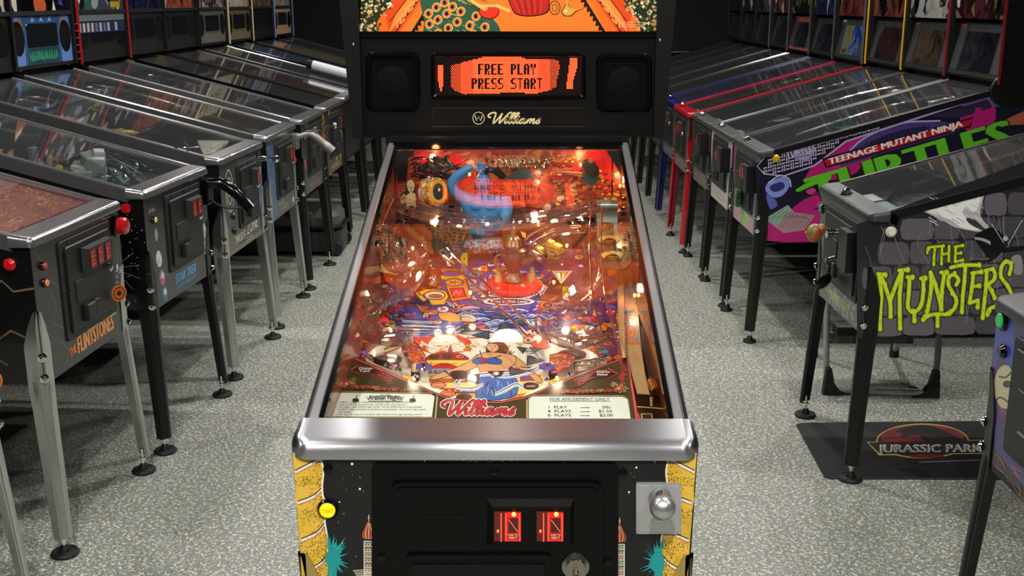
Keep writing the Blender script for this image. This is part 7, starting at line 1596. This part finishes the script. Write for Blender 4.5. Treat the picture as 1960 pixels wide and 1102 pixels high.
for k in range(5):
    machine(lab_r[k], .985-.01*k, 6.78+.61*k, -1.548, True, M_BLK2, [mat('bronze grey rail', '4a4640', .3, .7), M_STEEL, M_BLK2, mat('grey rail', '3c3e42', .3, .7), M_BLK2][k], M_GREYLB, '0a0a0c', pf=['121214', '1c1c20', '2c2c30', '4a4a48'], bgc=cr_[k][0], spk=cr_[k][1], H=.84, sl=.275, seed=(40, 44, 48, 52, 56)[k], far=True, near=False, hb=.488, bright=.03, trim='4a4c50' if k < 2 else None)
def ops_RA(T, Mx, d):
    F0_ = front_px(Mx); F_ = lambda px, py, h=0: (lambda p: Vector((max(-.2835, p.x), p.y, max(.49, p.z))))(F0_(px, py, h)); a = Art()
    a.poly([(1900, 590), (2250, 640), (2250, 1280), (2050, 1080), (1905, 860), (1898, 700)], '2a2468'); a.poly([(1900, 590), (1935, 595), (1940, 720), (1902, 700)], '2c3c98', 2); a.poly([(1903, 700), (1925, 690), (1950, 760), (1950, 840), (1905, 800)], '3c1c5a', 2)
    a.ell(1925, 740, 22, 42, 'b8b08a'); a.ell(1928, 735, 8, 7, '14101a'); a.line([(1912, 720), (1925, 722), (1936, 712)], 3, '1a1024', 4); a.line([(1905, 770), (1915, 760), (1938, 775)], 3, '3a2014', 3); a.line([(1935, 700), (1945, 720), (1938, 740)], 6, '1c1638', 3)
    rg = random.Random(3)
    for k in range(120):
        x, y = rg.uniform(1900, 1985), rg.uniform(775, 960)
        a.line([(x, y), (x+rg.uniform(4, 20), y+rg.uniform(8, 26))], rg.uniform(2, 5), rg.choice(['a81c3c', 'd84a2c', '6a1450', 'e88a3c', '2a1438', 'e8c070', '4a1030']), 0, True)
    a.build('front_artwork', F_, T, artmat('cabinet print', .35, 0, .4), step=.00003)
    f = F_
    coin_door(T, -.175, .2, .56, .825, slots=2)
    q = F_(1921, 613, .0); button(T, q, .018, mat('green lit button', '14a050', .25, emit='10a058', es=.25), ring=M_BLKGLOSS)
    q = F_(1922, 672, .0); button(T, q, .012, M_BLKGLOSS)
machine('pinball machine at the near right edge with purple front and green start button', 1.102, .645, -1.5556, True, M_BLK2, M_BLK2, M_GREYLB, '0c0c12', pf=GREYM, ops=ops_RA, H=.858, sl=.27, seed=9, hb=.488)

# ------------------------------------------------------------------ floor things
# mat with film-park badge
def floor_mat_thing():
    e = empty('floor_mat', (1.42, 2.16, 0), label='black rubber floor mat with red oval dinosaur-park badge on the right', cat='mat')
    inv = Matrix.Translation((-1.42, -2.16, 0))
    g = lambda px, py, h=0: at(px, py, (0, 0, .006), (0, 0, 1)) - Vector((1.42, 2.16, .0)) + Vector((0, 0, h))
    MB().prism([(-.40, -.235), (-.385, .225), (-.36, .245), (.40, .27), (.42, .25), (.42, -.235), (.40, -.25), (-.375, -.25)], lambda u, v, d: Vector((u, v, d)), .0005, .006, .002).build('mat_body', mat('black rubber mat', '151517', .5, bump=(300, .2)), e, smooth=0)
    a = Art(); U = lambda P: [(1480+x/2.385, 640+y/2.385) for x, y in P]
    GO = 'a08a48'
    a.ell(*U([(682, 486)])[0], 89, 33.5, GO, 40); a.poly(U([(425, 490), (960, 480), (1100, 478), (1100, 545), (900, 545), (485, 552)]), GO)
    a.ell(*U([(682, 486)])[0], 86, 31, '3a1214', 40); a.ell(*U([(682, 470)])[0], 80, 24, '6a1c20', 36)
    a.poly(U([(432, 493), (960, 484), (1100, 482), (1100, 540), (900, 541), (490, 547)]), '141012')
    a.poly(U([(560, 440), (600, 425), (680, 412), (760, 430), (840, 470), (860, 485), (700, 488), (660, 460), (600, 470), (570, 480), (590, 455)]), '140c0e', 3); a.poly(U([(520, 480), (560, 470), (640, 478), (640, 488), (520, 490)]), '8a2a2a')
    a.text('JURASSIC PARK', *U([(484, 538)])[0], 15, 'a8a6a4', 196, flip=True, bold=1.1, ang=.004); a.text('JURASSIC PARK', *U([(486, 536)])[0], 11, '5a5456', 192, flip=True, ang=.004)
    a.ell(*U([(700, 556)])[0], 34, 3.6, '5a1a1c', 20); a.line(U([(665, 582), (1000, 572)]), 1.6, '6a6a68'); a.line(U([(400, 610), (1100, 600)]), 2, '222225')
    a.build('badge_print', lambda u, v, h: g(u, v, h), e, artmat('printed mat badge', .5, 0, .1), step=.00004)
floor_mat_thing()
# step stool
def stool():
    e = empty('step_stool', (1.45, 2.95, 0), label='grey tubular folding step stool with black rubber feet behind the mat', cat='step stool')
    m = mat('grey painted tube', '9a9c9c', .4, .2); o = Vector((1.45, 2.95, 0)); q = lambda x, y, z: Vector((x, y, z))-o
    fr_ = [(1.235, 2.86, .56), (1.232, 2.78, .25), (1.235, 2.745, .07), (1.262, 2.735, .02), (1.30, 2.732, .014), (1.60, 2.705, .014), (1.632, 2.705, .02), (1.652, 2.71, .07), (1.665, 2.75, .25), (1.672, 2.83, .56)]
    MB().tube(catmull([q(*p) for p in fr_], 4), .0125, 10).build('front_frame', m, e)
    for x in (1.27, 1.625): MB().tube([q(x, 2.86, .56), q(x+.03, 3.22, .015)], .012, 10).build('rear_leg', m, e)
    for x, s in ((1.232, 1), (1.655, -1)):
        MB().prism([(0, 0), (.095, 0), (.05, .02), (.028, .05), (.014, .11), (-.006, .11), (-.014, .0)], lambda u, v, d: q(x+u*s, 2.733-(0 if s > 0 else .028)+d, v), -.018, .018, .004).build('rubber_foot', M_RUBBER, e, smooth=0)
    for x in (1.30, 1.655): MB().lathe([(.022, 0), (.018, .05), (.012, .07), (0, .07)], q(x, 3.215, 0), n=12).build('rubber_foot', M_RUBBER, e)
    MB().box(q(1.45, 2.80, .262), (.39, .17, .03)).build('lower_step', M_RUBBER, e, smooth=0)
    MB().box(q(1.45, 2.80, .279), (.385, .165, .004)).build('tread_mat', mat('ribbed grey tread', '4c4a4a', .6, bump=(160, .8, (1, 14, 1))), e, smooth=0)
    MB().box(q(1.45, 2.93, .20), (.36, .012, .10)).build('warning_label_panel', noisemat('grey label print', ['5c5c54', '6e6e66', '4a4a44', '6a6a40'], 12, (1, 1, 1), 0, hard=True), e, smooth=0)
    MB().box(q(1.455, 2.93, .545), (.42, .2, .03)).build('upper_step', M_RUBBER, e, smooth=0)
    for x in (1.25, 1.655): MB().lathe([(.012, 0), (.012, .03), (0, .03)], q(x, 2.785, .25), (1, 0, 0), n=10).build('hinge_bolt', M_CHROME, e)
stool()
# wheeled case under the left row
def case():
    e = empty('wheeled_storage_case', (-1.45, 5.385, 0), label='grey and black wheeled storage case on the floor below the far left machines', cat='storage case')
    MB().prism(rrect(-.62, -.19, .34, .19, .10), lambda u, v, d: Vector((u, v, d)), .03, .17, .02).build('case_base', mat('dark grey case plastic', '26262a', .45), e)
    MB().prism(rrect(-.63, -.2, .35, .2, .10), lambda u, v, d: Vector((u, v, d)), .17, .185, .004).build('case_rim', M_BLACK, e)
    MB().prism(rrect(-.61, -.18, .33, .18, .10), lambda u, v, d: Vector((u, v, d)), .185, .27, .03).build('case_lid', mat('grey case lid', '4a4848', .45), e)
    for x in (.31, -.5):
        for y in (-.175, .175): MB().lathe([(0, -.018), (.04, -.018), (.045, 0), (.04, .018), (0, .018)], (x, y, .045), (0, 1, 0), n=18).build('case_wheel', M_RUBBER, e)
case()
# white tube lying on the glass of a far left machine
def tube_on_glass():
    Lx, Ly = -1.13, 6.78
    p0 = Vector((-1.55, 6.84, 1.070)); p1 = Vector((-1.19, 6.80, .978))
    e = empty('white_plastic_tube', p0, label='white plastic tube lying on a far left machine\'s glass', cat='tube')
    MB().tube([Vector((0, 0, 0)), p1-p0], .035, 18).build('tube_body', mat('glossy white tube', 'd8d8dc', .25, coat=.5), e)
    ax = (p1-p0).normalized(); MB().tube([-ax*.03, ax*.01], .037, 18).build('dark_end_cap', M_BLACK, e)
tube_on_glass()
